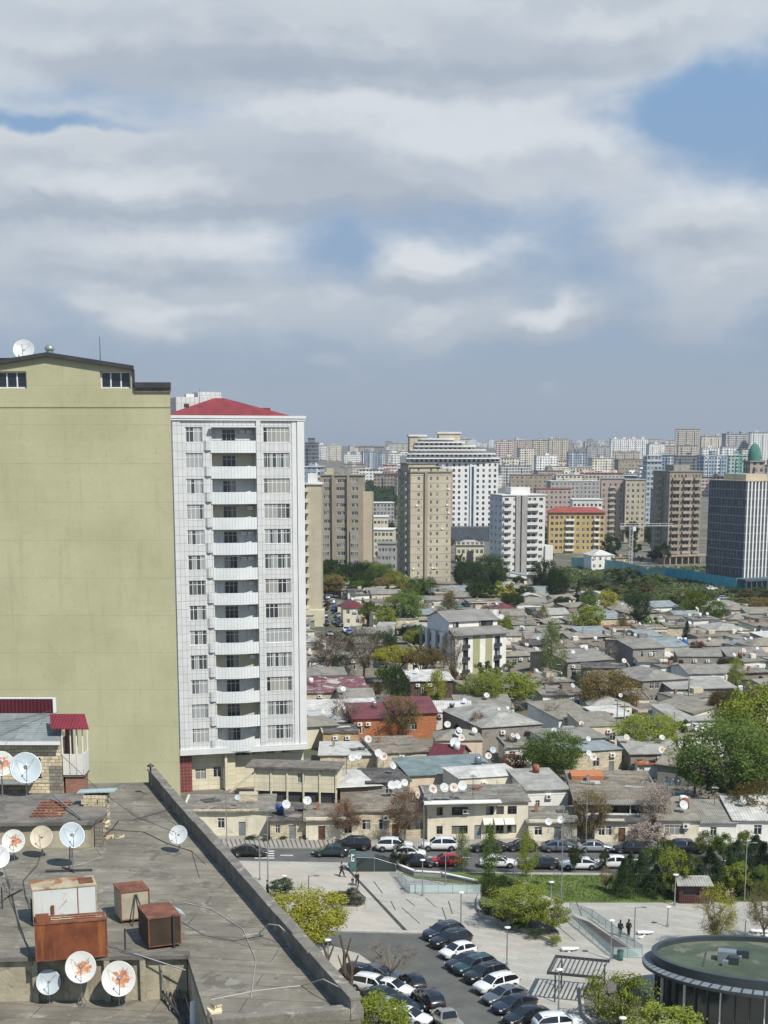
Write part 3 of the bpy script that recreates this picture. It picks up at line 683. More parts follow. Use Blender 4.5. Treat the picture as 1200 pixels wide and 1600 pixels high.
# road paint
for x0 in range(300, 1300, 46): sheet_px('lane_marking', [(x0, 1334 + (x0 - 300) * .012), (x0 + 20, 1334 + (x0 - 280) * .012), (x0 + 20, 1335.2 + (x0 - 280) * .012), (x0, 1335.2 + (x0 - 300) * .012)], .018, 'paint')
for k in range(4): sheet_px('crossing_stripe', [(398 + k * 0, 1329 + k * 3.6), (428, 1329.2 + k * 3.6), (429, 1330.7 + k * 3.6), (398, 1330.5 + k * 3.6)], .02, 'paint')
for i in range(34):   # tactile hatch on the pavement
    x = 330 + i * 7.2; sheet_px('pavement_stripe', [(x, 1311), (x + 1.6, 1311), (x + 6.6, 1324), (x + 5, 1324)], .146, 'darkline')
# dark drain line across the plaza and stone joint strips
sheet_px('drain_strip', [(536, 1352), (540, 1352), (638, 1455), (631, 1455)], .136, 'darkline')
for a, b, c_, d_ in ((583, 1377, 597, 1396), (610, 1408, 617, 1422), (627, 1418, 655, 1443), (633, 1404, 648, 1416), (700, 1408, 706, 1428), (664, 1403, 680, 1417), (690, 1418, 698, 1442), (906, 1418, 943, 1445), (868, 1445, 898, 1470), (900, 1410, 908, 1431)):
    sheet_px('joint_strip', [(a, b), (a + 1.6, b), (c_ + 1.6, d_), (c_, d_)], .138, 'darkline')
# lawns
sheet_px('lawn', [(832, 1366), (1000, 1368), (1700, 1376), (1700, 1412), (1210, 1407), (1048, 1409), (880, 1409), (838, 1392), (828, 1378)], .22, 'grass', .1)
sheet_px('lawn', [(628, 1364), (700, 1362), (830, 1366), (829, 1376), (800, 1382), (770, 1388), (700, 1378), (650, 1372)], .20, 'grass', .08)
# ================================================================ sunken ramp beside the street, with low white kerb wall and glass rails
mt['railglass'] = (lambda: (lambda m, nt, b: (b.inputs['Base Color'].__setattr__('default_value', (.62, .8, .78, 1)), b.inputs['Alpha'].__setattr__('default_value', .32), b.inputs['Roughness'].__setattr__('default_value', .05), m)[-1])(*newmat('rail_glass')))()
mt['rampwall'] = mat('ramp_wall', (.30, .30, .285), .85, .15, .6, fine=.2)
def wall_px(name, label, pts, z0, z1, t, m, cat='wall', cap=None):
    root = thing(name, label, cat, at(*pts[0], z0)); o = root.location.copy()
    mb = MB(); cb = MB()
    for a, b in zip(pts, pts[1:]):
        A, B_ = at(*a, z0) - o, at(*b, z0) - o; d = (B_ - A); L = d.length; rz = atan2(d.y, d.x); c = (A + B_) / 2
        mb.box((c.x, c.y, (z1 - z0) / 2), (L + t * .6, t, z1 - z0), rz)
        if cap: cb.box((c.x, c.y, z1 - z0 + .05), (L + t * .6, t + .12, .1), rz)
    obj('wall', mb, mt[m], root)
    if cap: obj('coping', cb, mt[cap], root)
    return root
def rail_px(label, pts, z=.13, h=1.05, glass=True, every=1.8):
    root = thing('glass_railing' if glass else 'metal_railing', label, 'railing', at(*pts[0], z)); o = root.location.copy(); r = MB(); g = MB(); first = True
    for a, b in zip(pts, pts[1:]):
        A, B_ = at(*a, z) - o, at(*b, z) - o; d = B_ - A; n = max(1, round(d.length / every))
        r.tube(A + Vector((0, 0, h)), B_ + Vector((0, 0, h)), .03, .03, 6)
        for i in range(n + 1):
            p = A + d * (i / n); q = MB().tube(p, p + Vector((0, 0, h)), .025, .025, 6); obj('post', q, mt['steel'], root)
        if glass:
            c = (A + B_) / 2; g.box((c.x, c.y, h * .5), (d.length, .015, h * .86), atan2(d.y, d.x))
        else:
            r.tube(A + Vector((0, 0, h * .5)), B_ + Vector((0, 0, h * .5)), .02, .02, 5)
    obj('handrail', r, mt['steel'], root)
    if glass: obj('glass_panel', g, mt['railglass'], root)
    return root
wall_px('ramp_wall', 'low pale wall with white coping curving along the street-side ramp', [(598, 1354), (620, 1358), (648, 1369), (690, 1372), (752, 1386)], .13, .75, .3, 'rampwall', cap='white')
sheet_px('ramp_floor', [(604, 1358), (648, 1372), (690, 1375), (752, 1389), (750, 1396), (628, 1396)], .137, 'rampwall')
rail_px('glass railing along the near side of the street-side ramp', [(622, 1372), (640, 1396), (752, 1396)])
rail_px('thin metal railing inside the grey ramp by the street', [(648, 1380), (700, 1381), (752, 1390)], glass=False)
# second glass-walled ramp in the plaza
sheet_px('ramp_floor', [(890, 1430), (920, 1440), (1000, 1494), (960, 1496)], .137, 'darkline')
rail_px('upper glass railing of the plaza ramp next to the two pedestrians', [(890, 1425), (925, 1436), (1003, 1493)])
rail_px('lower glass railing of the plaza ramp beside the pergola', [(876, 1428), (958, 1496), (1003, 1497)])
# ================================================================ planters
def planter(label, pts, z=.13, h=.45, soil='grass'):
    P = [at(x, y, z) for x, y in pts]; n = sum((P[i].x * P[(i + 1) % len(P)].y - P[(i + 1) % len(P)].x * P[i].y) for i in range(len(P)))
    if n < 0: P.reverse()
    c = sum(P, Vector()) / len(P); Q = [(p.x - c.x, p.y - c.y) for p in P]; root = thing('stone_planter', label, 'planter', (c.x, c.y, z))
    rim = MB(); N = len(Q); inn = [(q[0] * .93, q[1] * .93) for q in Q]
    rim.add([(q[0], q[1], 0) for q in Q] + [(q[0], q[1], h) for q in Q] + [(q[0], q[1], h) for q in inn] + [(q[0], q[1], h - .15) for q in inn],
            [(k * N + i, k * N + (i + 1) % N, (k + 1) * N + (i + 1) % N, (k + 1) * N + i) for k in range(3) for i in range(N)])
    obj('rim', rim, mt['kerb'], root); obj('soil', MB().add([(q[0], q[1], h - .12) for q in inn], [tuple(range(N))]), mt['earth'], root); return root
planter('long curved stone planter holding the bright green trees', [(745, 1408), (750, 1398), (775, 1396), (830, 1425), (872, 1460), (880, 1468), (876, 1474), (860, 1474), (800, 1450), (752, 1434), (744, 1420)])
planter('rounded stone planter with dark shrubs beside the yellow-green tree', [(528, 1396), (560, 1396), (574, 1408), (572, 1420), (560, 1424), (535, 1424), (500, 1418), (498, 1402)])
planter('round stone planter under the bright tree near the pavilion', [(905, 1545), (960, 1530), (1020, 1560), (1040, 1600), (1000, 1640), (940, 1620), (910, 1590)])
# ================================================================ roof terrace of the near block
def nearroof():
    m, nt, b = newmat('roof_felt'); v = nt.add('ShaderNodeTexCoord').outputs['Object']
    mp = nt.add('ShaderNodeMapping', {0: v}); mp.inputs['Rotation'].default_value = (0, 0, R(8))
    c = nt.mix(nt.ramp(nt.noise(mp.outputs[0], .35, 6, .65, .3), .3, .7), (.15, .135, .105, 1), (.275, .25, .195, 1))
    sx = nt.add('ShaderNodeMapping', {0: mp.outputs[0]}); sx.inputs['Scale'].default_value = (.18, 2.2, 1)
    c = nt.mix(nt.ramp(nt.noise(sx.outputs[0], 1.0, 5, .7), .45, .7, 0, .5), c, (.10, .092, .08, 1))
    br = nt.add('ShaderNodeTexBrick', {'Vector': mp.outputs[0], 'Color1': (1, 1, 1, 1), 'Color2': (.82, .82, .82, 1), 'Mortar': (.28, .28, .28, 1), 'Scale': 1.0, 'Mortar Size': .022, 'Brick Width': 9.0, 'Row Height': 1.35})
    c = nt.mix(.75, c, br.outputs[0], 'MULTIPLY')
    c = nt.mix(nt.ramp(nt.noise(v, 1.6, 7, .72), .56, .66, 0, .7), c, (.32, .30, .26, 1))
    c = nt.mix(nt.ramp(nt.noise(v, 9, 3, .6), .6, .75, 0, .35), c, (.07, .065, .055, 1))
    c = nt.mix(nt.ramp(nt.noise(nt.vm('ADD', v, (31, 12, 0)), .55, 4, .6, .8), .60, .615, 0, .55), c, (.085, .08, .07, 1)); c = nt.mix(nt.ramp(nt.noise(nt.vm('ADD', v, (3, 52, 0)), .8, 5, .6, .4), .62, .64, 0, .5), c, (.34, .32, .27, 1))
    nt.put(b.inputs['Base Color'], c); b.inputs['Roughness'].default_value = .95
    bp = nt.add('ShaderNodeBump', {'Strength': .5, 'Distance': .05, 'Height': nt.noise(v, 1.1, 7, .7)}); nt.put(b.inputs['Normal'], bp.outputs[0]); return m
mt['felt'] = nearroof()
mt['oldwall'] = mat('old_render', (.40, .36, .26), .95, .2, .8, bump=.4, stain=((.14, .13, .10), 1.0, .6, .54), streak=((.12, .11, .09), 1.6, .5, .5), fine=.2)
mt['parapet'] = mat('parapet_concrete', (.20, .185, .155), .95, .2, 1.2, bump=.6, stain=((.42, .40, .34), 1.1, .7, .56), fine=.3, rand=False)
mt['slab'] = mat('stained_slab', (.19, .175, .15), .95, .25, 1.0, bump=.5, stain=((.09, .08, .07), .8, .7, .5), fine=.3)
ZR = 30.0; ZL = 28.2
mt['bluesheet'] = mat('faded_blue_sheet', (.34, .43, .43), .6, .12, 1.5, stain=((.5, .5, .46), 1.5, .5, .6))
def near_building():
    A = at(243, 1222, ZR); Bc = at(566, 1592, ZR)       # far and near outer corners of the right edge
    d = (A - Bc).normalized(); FL = at(-260, 1232, ZR); NL = at(-300, 1760, ZR)
    root = thing('near_apartment_block', 'near apartment block seen from above, its stained grey roof crowded with dishes and metal boxes', 'building', (Bc.x, Bc.y, 0), 0)
    o = Vector((Bc.x, Bc.y, 0)); L = lambda p, z: (p.x - o.x, p.y - o.y, z)
    low0 = at(292, 1492, ZR); low1 = at(345, 1640, ZR); lowL = at(-300, 1500, ZR)
    nr = at(330, 1612, ZR)
    # upper deck: polygon; lower deck at the near left
    deck = [FL, A, Bc, nr, low0, lowL]
    poly = [(p.x - o.x, p.y - o.y) for p in deck]
    n = sum(poly[i][0] * poly[(i + 1) % 6][1] - poly[(i + 1) % 6][0] * poly[i][1] for i in range(6))
    if n < 0: poly.reverse()
    k = MB(); k.prism(poly, ZR - .3, ZR); obj('roof_deck', k, mt['felt'], root)
    lp = [lowL, low0, nr, Vector((nr.x + .4, nr.y - 9, 0)), Vector((lowL.x, nr.y - 9, 0))]
    lp = [(p.x - o.x, p.y - o.y) for p in lp]
    n = sum(lp[i][0] * lp[(i + 1) % 5][1] - lp[(i + 1) % 5][0] * lp[i][1] for i in range(5))
    if n < 0: lp.reverse()
    k = MB(); k.prism(lp, ZL - .3, ZL); obj('lower_roof_deck', k, mt['felt'], root)
    k = MB()     # face of the step, with its coping
    a, b_ = lowL - o, low0 - o; dd = (b_ - a); rz = atan2(dd.y, dd.x); c = (a + b_) / 2
    k.box((c.x, c.y - .04, (ZL + ZR) / 2 - .05), (dd.length, .25, ZR - ZL - .1), rz); obj('step_wall', k, mt['oldwall'], root)
    k = MB(); k.box((c.x, c.y - .1, ZR + .03), (dd.length + .2, .55, .16), rz); obj('step_coping', k, mt['slab'], root)
    for t, hh in ((.885, .0), (.79, .0), (.60, .0)):
        p = a.lerp(b_, t); k = MB(); k.box((p.x, p.y - .26, (ZL + ZR) / 2), (.22, .2, ZR - ZL), rz); obj('buttress', k, mt['oldwall'], root)
    # parapet along the right edge: broken lengths with a worn coping
    k = MB(); cp = MB(); ln = (A - Bc).length; nrm = Vector((-d.y, d.x, 0)); nrm = nrm if nrm.x < 0 else -nrm; rz = atan2(d.y, d.x); s = 0.0
    while s < ln:
        e = min(ln, s + rnd.uniform(2.2, 3.4)); p = Bc + d * ((s + e) / 2) - o + nrm * .24; h = .74 + rnd.uniform(-.03, .03)
        k.box((p.x, p.y, ZR + h / 2), (e - s - .012, .36, h), rz); cp.box((p.x + rnd.uniform(-.02, .02), p.y, ZR + h + .06), (e - s - .03, .48 + rnd.uniform(-.05, .05), .10), rz + rnd.uniform(-.004, .004)); s = e
    obj('parapet', k, mt['parapet'], root); obj('parapet_coping', cp, mt['parapet'], root)
    k = MB(); a, b_ = at(566, 1592, ZR) - o, nr - o; dd = b_ - a; c = (a + b_) / 2; k.box((c.x, c.y + .25, ZR + .2), (dd.length, .5, .4), atan2(dd.y, dd.x)); obj('parapet', k, mt['parapet'], root)
    # walls down to the street
    k = MB(); pts = [FL, A, Bc, nr, Vector((nr.x + .4, nr.y - 9, 0)), Vector((lowL.x, nr.y - 9, 0))]; pp = [(p.x - o.x, p.y - o.y) for p in pts]
    n = sum(pp[i][0] * pp[(i + 1) % 6][1] - pp[(i + 1) % 6][0] * pp[i][1] for i in range(6))
    if n < 0: pp.reverse()
    k.prism(pp, 0, ZL - .32); obj('wall', k, mt['oldwall'], root)
    q = [(p.x - o.x, p.y - o.y) for p in deck]
    n = sum(q[i][0] * q[(i + 1) % 6][1] - q[(i + 1) % 6][0] * q[i][1] for i in range(6))
    if n < 0: q.reverse()
    k = MB(); k.prism(q, ZL - .31, ZR - .31); obj('upper_wall', k, mt['oldwall'], root)
    return root
near_building()
# patches and planks lying on the roof are part of its felt; metal boxes stand on it
mt['rustwhite'] = mat('chipped_white_enamel', (.58, .60, .58), .55, .06, .8, stain=((.30, .16, .07), 1.5, .8, .6), streak=((.42, .28, .14), 2.2, .5, .5))
mt['rusttop'] = mat('rust_cream_top', (.42, .36, .24), .8, .2, 1.2, stain=((.26, .10, .04), 1.0, .9, .48), bump=.3)
mt['rustorange'] = mat('rust_orange', (.17, .068, .042), .85, .3, 2, stain=((.36, .22, .13), 1.8, .8, .6), bump=.3)
mt['brownbox'] = mat('brown_iron', (.05, .034, .02), .8, .25, 1.5, stain=((.13, .06, .03), 1.2, .6, .55))
mt['beigebox'] = mat('beige_iron', (.38, .34, .25), .75, .15, 1.2, stain=((.25, .12, .06), 1.4, .7, .58), streak=((.2, .12, .07), 2, .5, .52))
mt['redrust'] = mat('red_rust_tank', (.17, .052, .022), .8, .35, 1.2, stain=((.5, .36, .22), .8, .85, .62), streak=((.30, .11, .035), 3.2, .9, .5))
def metal_box(name, label, px, py, W, D, H, rz, side, topm, z=ZR, legs=.12, cat='water tank', extra=None):
    root = thing(name, label, cat, at(px, py, z), rz); k = MB(); k.b2(-W / 2, W / 2, 0, D, legs, H); obj('body', k, mt[side], root)
    k = MB(); k.b2(-W / 2 - .03, W / 2 + .03, -.03, D + .03, H, H + .05); obj('lid', k, mt[topm], root)
    for x in (-W / 2 + .12, W / 2 - .12):
        for y in (.1, D - .1): obj('foot', MB().b2(x - .05, x + .05, y - .05, y + .05, 0, legs), mt['dark'], root)
    k = MB()
    for x in (-W / 2, W / 2): k.b2(x - .025, x + .025, -.03, -.002, legs, H)
    k.b2(-W / 2, W / 2, -.028, -.001, legs, legs + .05); obj('edge_strip', k, mt[topm], root)
    if extra: extra(root, W, D, H)
    return root
def ex_white(r, W, D, H):
    obj('seam', MB().b2(W * .2, W * .2 + .03, -.035, -.003, .14, H), mt['rust'], r); obj('hatch', MB().b2(W * .25, W * .47, D * .2, D * .75, H + .06, H + .11), mt['rustorange'], r)
    obj('pipe_stub', MB().tube((-W * .2, -.08, .5), (-W * .2, -.08, .9), .07), mt['rust'], r)
def ex_rust(r, W, D, H):
    obj('hatch', MB().b2(-W * .49, -W * .3, .05, D * .8, H + .06, H + .22), mt['redrust'], r)
    k = MB(); [k.tube((-W * .27 + i * .35, .3, H + .08), (-W * .27 + i * .35, .55, H + .08), .02) for i in range(7)]; k.tube((-W * .27, .3, H + .08), (W * .45, .3, H + .08), .022); k.tube((-W * .27, .55, H + .08), (W * .45, .55, H + .08), .022); obj('ladder', k, mt['rusttop'], r)
def ex_leg(r, W, D, H):
    k = MB(); k.tube((0, -.05, H - .1), (-.25, -.5, 0), .03); k.tube((.05, -.05, H - .1), (.4, -.4, 0), .03); obj('prop_stand', k, mt['dark'], r)
metal_box('water_tank', 'long chipped white metal tank with rusty cream top', 103, 1444, 2.65, 1.35, 1.6, R(17), 'rustwhite', 'rusttop', extra=ex_white)
metal_box('water_tank', 'long streaked red-rust metal tank on the edge of the step', 113, 1503, 2.75, .95, 1.62, R(14), 'redrust', 'rustorange', extra=ex_rust)
metal_box('water_tank', 'tall beige metal box with rusty top and orange left side', 212, 1441, 1.22, 1.4, 1.36, R(22), 'beigebox', 'rustorange', extra=ex_leg)
metal_box('water_tank', 'dark brown iron box with reddish lid and blue flap', 258, 1482, 1.3, 1.9, 1.3, R(22), 'brownbox', 'rustorange',
          extra=lambda r, W, D, H: (obj('flap', MB().box((W / 2 + .22, D * .5, H - .1), (.3, .8, .03), mat=Matrix.Rotation(R(28), 3, 'Y')), mt['bluesheet'], r), obj('pipe', MB().tube((.35, -.08, 0), (.35, -.08, H + .1), .05), mt['dark'], r)))
# dishes on the near roof:  px of bowl centre, py, radius px
def near_dish(label, px, py, rpx, kind, zc, az=0, tilt=30, z=ZR):
    p = at(px, py, zc); dep = (p - Vector((0, 0, CH))).dot(FV); r = rpx / F * dep * .94
    return dish(label, (p.x, p.y, z), r, tilt, az, kind, mast=zc - z)
def wall_dish(label, px, py, rpx, kind, az, off):
    p = far(px, py, at(292, 1492, ZR).y - off); dep = (p - Vector((0, 0, CH))).dot(FV)
    return dish(label, (p.x, p.y, ZL), rpx / F * dep * .94, 28, az, kind, mast=p.z - ZL)
near_dish('rust-centred white dish at the left end of the row of three below the shed', 21, 1315, 18.5, 'dishr', 31.0, R(12))
near_dish('cream dish between the rusty one and the bluish one, by the shed', 65, 1309, 18.5, 'dishc', 31.0, R(2))
near_dish('bluish white dish on a tripod mast, right one of the row below the shed', 112, 1306, 20.5, 'dishb', 31.6, R(22))
near_dish('white dish cut off by the left edge of the photo', -4, 1339, 19, 'dish', 31.0, R(25))
near_dish('small white dish beside the far parapet of the near roof', 279, 1305, 15.5, 'dish', 30.9, R(-10))
wall_dish('plain bluish white dish left of the two rusty dishes at the step', 76, 1535, 20, 'dishb', R(10), .7)
wall_dish('rust-blotched dish in the middle of the three at the step', 126, 1512, 25, 'dishr', R(12), 1.0)
wall_dish('largest rust-blotched dish, right one of the three at the step', 185, 1530, 27.5, 'dishr', R(14), 1.0)
def tube_thing(name, label, pts, r, m='steel', cat='pipe', n=6):
    t = obj(name, MB().path([Vector(p) - Vector(pts[0]) for p in pts], r, n), mt[m]); t.location = pts[0]; tag(t, label, cat); return t
def rp(px, py, z=ZR): return tuple(at(px, py, z))
# tripod under the bluish dish
t = thing('tripod_base', 'iron tripod and ballast bars under the bluish dish', 'stand', rp(108, 1362)); 
obj('leg', MB().box((0, 0, .05), (2.2, .1, .1), R(6)), mt['dark'], t); obj('leg', MB().box((0, 0, .13), (.9, .08, .08), R(-35)), mt['dark'], t); obj('pole', MB().tube((0, 0, 0), (.05, .2, 1.2), .035), mt['dark'], t)
# brick stack with blue sheet, slab shed and grille, stone house with grey sheet roof, red canopy balcony
mt['stone'] = blocks('yellow_limestone_blocks', (.60, .50, .33), .42, .2, .014, (.20, .17, .13), stain=((.18, .16, .13), .9, .6, .55), c2=(.72, .62, .44))
mt['darkstone'] = blocks('grey_stone_blocks', (.22, .20, .16), .4, .2, .02, (.12, .11, .09), c2=(.30, .27, .21))
mt['brick'] = blocks('red_brick', (.28, .12, .075), .24, .08, .01, (.24, .2, .17), c2=(.34, .16, .1), stain=((.35, .28, .2), 1.2, .5, .6))
mt['greysheet'] = sheet('grey_sheet_roof', (.25, .28, .27), .25, 1, .6, stain=((.12, .12, .11), .9, .6, .55)); mt['redsheet'] = sheet('dark_red_sheet', (.22, .025, .035), .18, 0, .45, stain=((.12, .03, .03), 1.2, .5, .6))
mt['maroon'] = sheet('maroon_corrugated', (.10, .012, .022), .22, 0, .45); mt['whitepanel'] = mat('white_panel', (.68, .67, .62), .6, .08, 1, streak=((.35, .32, .27), 2, .5, .55))
p = at(150, 1300, ZR); t = thing('brick_chimney_stack', 'crumbling limestone block stack under a faded blue sheet', 'chimney', p, R(-4))
k = MB()
for r_ in range(8):
    for c_ in range(3):
        k.box((-.5 + c_ * .42 + (r_ % 2) * .1 + rnd.uniform(-.03, .03), .3 + rnd.uniform(-.04, .04), .13 + r_ * .25), (.4, .6, .24), rnd.uniform(-.05, .05))
obj('blocks', k, mt['stone'], t); obj('sheet_cover', MB().box((.05, .35, 2.16), (2.0, .8, .05), mat=Matrix.Rotation(R(-3), 3, 'Y')), mt['bluesheet'], t)
# shed: rough concrete slab over low walls
p = at(75, 1326, ZR); t = thing('rooftop_shed', 'low shed with a rough dark slab roof and rusted grille behind three dishes', 'shed', p, R(2))
k = MB(); k.b2(-4.2, 2.3, .2, 5.9, 0, 1.2); obj('wall', k, mt['oldwall'], t)
k = MB(); k.prism([(-4.6, -.1), (2.3, 0), (2.75, 1.8), (2.1, 6.3), (-4.6, 6.5)], 1.2, 1.38); obj('roof_slab', k, mt['slab'], t)
k = MB()
for i in range(6): k.b2(-1.0 + i * .26, -.9 + i * .26, .9, 4.6, 1.385, 1.42)
for i in range(6): k.b2(-1.1, .6, 1.1 + i * .6, 1.2 + i * .6, 1.42, 1.45)
obj('grille', k, mt['rust'], t)
k = MB(); k.tube((1.7, .3, 1.5), (-.6, 4.8, 1.7), .05, .05); obj('pipe', k, mt['steel'], t)
k = MB(); k.b2(2.35, 2.7, .2, .8, 0, 1.15); k.b2(-4.4, -3.2, -.3, .15, 0, .8); obj('masonry_pier', k, mt['darkstone'], t)
# stone penthouse
p = at(100, 1250, ZR); t = thing('stone_penthouse', 'stone block house with grey sheet roof built on the near roof', 'house', p, R(0)); HH = 3.5
k = MB(); ops = [(6.05, 6.75, 1.35, 2.5)]
facade(k, (-8, 0, 0), (1, 0, 0), 7.9, HH, ops, .25); facade(k, (-.1, 0, 0), (0, 1, 0), 3.4, HH, [], .2); k.quad((-.1, 3.4, 0), (-8, 3.4, 0), (-8, 3.4, HH), (-.1, 3.4, HH)); obj('wall', k, mt['stone'], t)
Wp = Win(t, 9, True); Wp.put((-8, 0, 0), (1, 0, 0), 6.05, 6.75, 1.35, 2.5, .25, 0, 0, sill=True)
k = MB(); k.b2(-8, .08, -.06, -.003, 0, 2.1); k.b2(-.6, .1, -.06, -.004, 2.1, 2.5); 
k = MB(); k.b2(-8, -2.1, -.05, -.004, .2, 1.2); k.b2(-.75, .0, -.05, -.004, 0, 2.0); obj('patched_masonry', k, mt['darkstone'], t)
k = MB(); k.add([(-8.5, -.45, HH), (.0, -.45, HH), (-.55, 3.6, HH + .95), (-8.5, 3.6, HH + .95), (-8.5, -.45, HH - .12), (.0, -.45, HH - .12), (-.55, 3.6, HH + .8), (-8.5, 3.6, HH + .8)], [(0, 1, 2, 3), (4, 5, 1, 0), (5, 6, 2, 1), (6, 7, 3, 2), (7, 6, 5, 4)]); obj('roof', k, mt['greysheet'], t)
k = MB(); k.b2(-8.5, .02, -.5, -.455, HH - .16, HH + .04); obj('fascia', k, mt['white'], t)
k = MB(); k.tube((-3.9, -.9, 1.25), (-.4, -.9, 1.2), .04); k.b2(-3.9, -1.6, -1.3, -.05, 1.2, 1.24); obj('lean_to', k, mt['greysheet'], t)
k = MB(); k.b2(-8.5, -1.25, 3.7, 3.8, HH + .3, HH + 1.8); obj('red_wind_screen', k, mt['maroon'], t); k = MB(); k.b2(-1.25, -1.08, 3.68, 3.84, HH + .3, HH + 1.85); k.b2(-8.5, -1.25, 3.67, 3.84, HH + 1.8, HH + 1.87); obj('screen_frame', k, mt['white'], t)
# balcony with red canopy at the right end of the penthouse
p = at(100, 1248, ZR); p.z = ZR; t = thing('canopy_balcony', 'small balcony with white panels, thin posts and a dark red canopy', 'balcony', p, R(0))
k = MB(); k.b2(0, 1.25, 0, 1.5, 1.3, 1.42); obj('floor_slab', k, mt['slab'], t)
for i in range(3): obj('panel', MB().b2(.03 + i * .4, .39 + i * .4, -.04, .0, 1.42, 2.65), mt['whitepanel'], t)
obj('panel', MB().b2(1.2, 1.25, .05, 1.4, 1.42, 2.65), mt['whitepanel'], t)
for x, y in ((.02, .02), (.5, .02), (.85, .02), (1.2, .02), (1.2, 1.4), (.6, 1.4)): obj('post', MB().box((x, y, 3.45), (.06, .06, 1.65)), mt['white'], t)
k = MB(); k.add([(-.55, -.25, 4.2), (1.65, -.3, 4.2), (1.1, 1.4, 4.75), (-.95, 1.4, 4.75), (-.55, -.25, 4.14), (1.65, -.3, 4.14), (1.1, 1.4, 4.69), (-.95, 1.4, 4.69)], [(0, 1, 2, 3), (4, 5, 1, 0), (5, 6, 2, 1), (7, 6, 5, 4), (0, 3, 7, 4)]); obj('canopy', k, mt['redsheet'], t)
obj('brick_base', MB().b2(.1, 1.15, .1, 1.4, 0, 1.3), mt['brick'], t); obj('back_wall', MB().b2(0, .35, 1.0, 1.5, 1.42, 3.9), mt['brick'], t)
near_dish('large bluish white dish in front of the stone house window', 40, 1201, 25, 'dishb', 32.9, R(18), 30)
near_dish('rust-streaked dish cut by the left photo edge beside the large one', 2, 1194, 20, 'dishr', 33.2, R(20), 30)
# cables, pipes and masts
mt['cable'] = mat('pale_cable', (.4, .38, .34), .7, .1); 
tube_thing('cable', 'pale cable sagging from the roof up over the middle of the parapet', [rp(380, 1462), rp(405, 1458), rp(420, 1444, 30.7), rp(436, 1446, 30.8), rp(470, 1478, 30.2)], .022, 'cable', 'cable')
tube_thing('cable', 'pale cable crossing the parapet near its near corner', [rp(330, 1562), rp(400, 1548), rp(470, 1540), rp(505, 1530, 30.78), rp(535, 1545, 30.78)], .022, 'cable', 'cable')
tube_thing('cable', 'dark cable lying across the far half of the roof', [rp(150, 1284), rp(205, 1282), rp(262, 1266, 30.5), rp(285, 1270, 30.8)], .022, 'dark', 'cable')
tube_thing('pipe', 'long thin steel pipe leaning from the tank to the step', [rp(168, 1478, 30.25), rp(210, 1490, 30.2), rp(290, 1516, 29.6)], .03, 'steel', 'pipe')
for i, (a, b_, c_, m_) in enumerate((((236, 1490), (243, 1540), (272, 1575), 'steel'), ((242, 1488), (252, 1545), (290, 1600), 'dark'), ((262, 1488), (262, 1540), (280, 1585), 'dark'), ((268, 1492), (285, 1540), (300, 1590), 'steel'), ((247, 1490), (258, 1552), (262, 1562), 'steel'))):
    tube_thing('pipe', ['bare steel pipe hanging', 'thick dark pipe hanging', 'short dark pipe hanging', 'outermost steel pipe hanging', 'thin bent steel pipe hanging'][i] + ' down the step below the brown box', [rp(*a, ZR + .1), rp(*b_, ZL + .35), rp(*c_, ZL + .1)], .04 if i != 1 else .06, m_, 'pipe')
t = thing('aerial_housing', 'white plastic aerial housing beside the pipes at the photo bottom', 'aerial', rp(303, 1600, ZL)); obj('housing', MB().tube((0, 0, 0), (0, 0, .9), .16, .13, 10), mt['white'], t); obj('post', MB().tube((.1, 0, 0), (.12, 0, 1.7), .04), mt['steel'], t)
t = thing('vent_pipe', 'thin capped vent pipe at the far corner of the parapet', 'vent pipe', rp(236, 1228, ZR + .6)); obj('pole', MB().tube((0, 0, 0), (0, 0, 1.2), .05), mt['dark'], t); obj('cap', MB().lathe([(.01, 1.35), (.22, 1.2), (.2, 1.16)], 10), mt['dark'], t)
tube_thing('cable', 'black cable hanging from the upper left down to the red tank', [rp(8, 1368, 30.4), rp(22, 1420, 30.05), rp(40, 1470, 30.05), rp(50, 1500, 30.1), rp(55, 1545, ZL + .05)], .016, 'dark', 'cable')
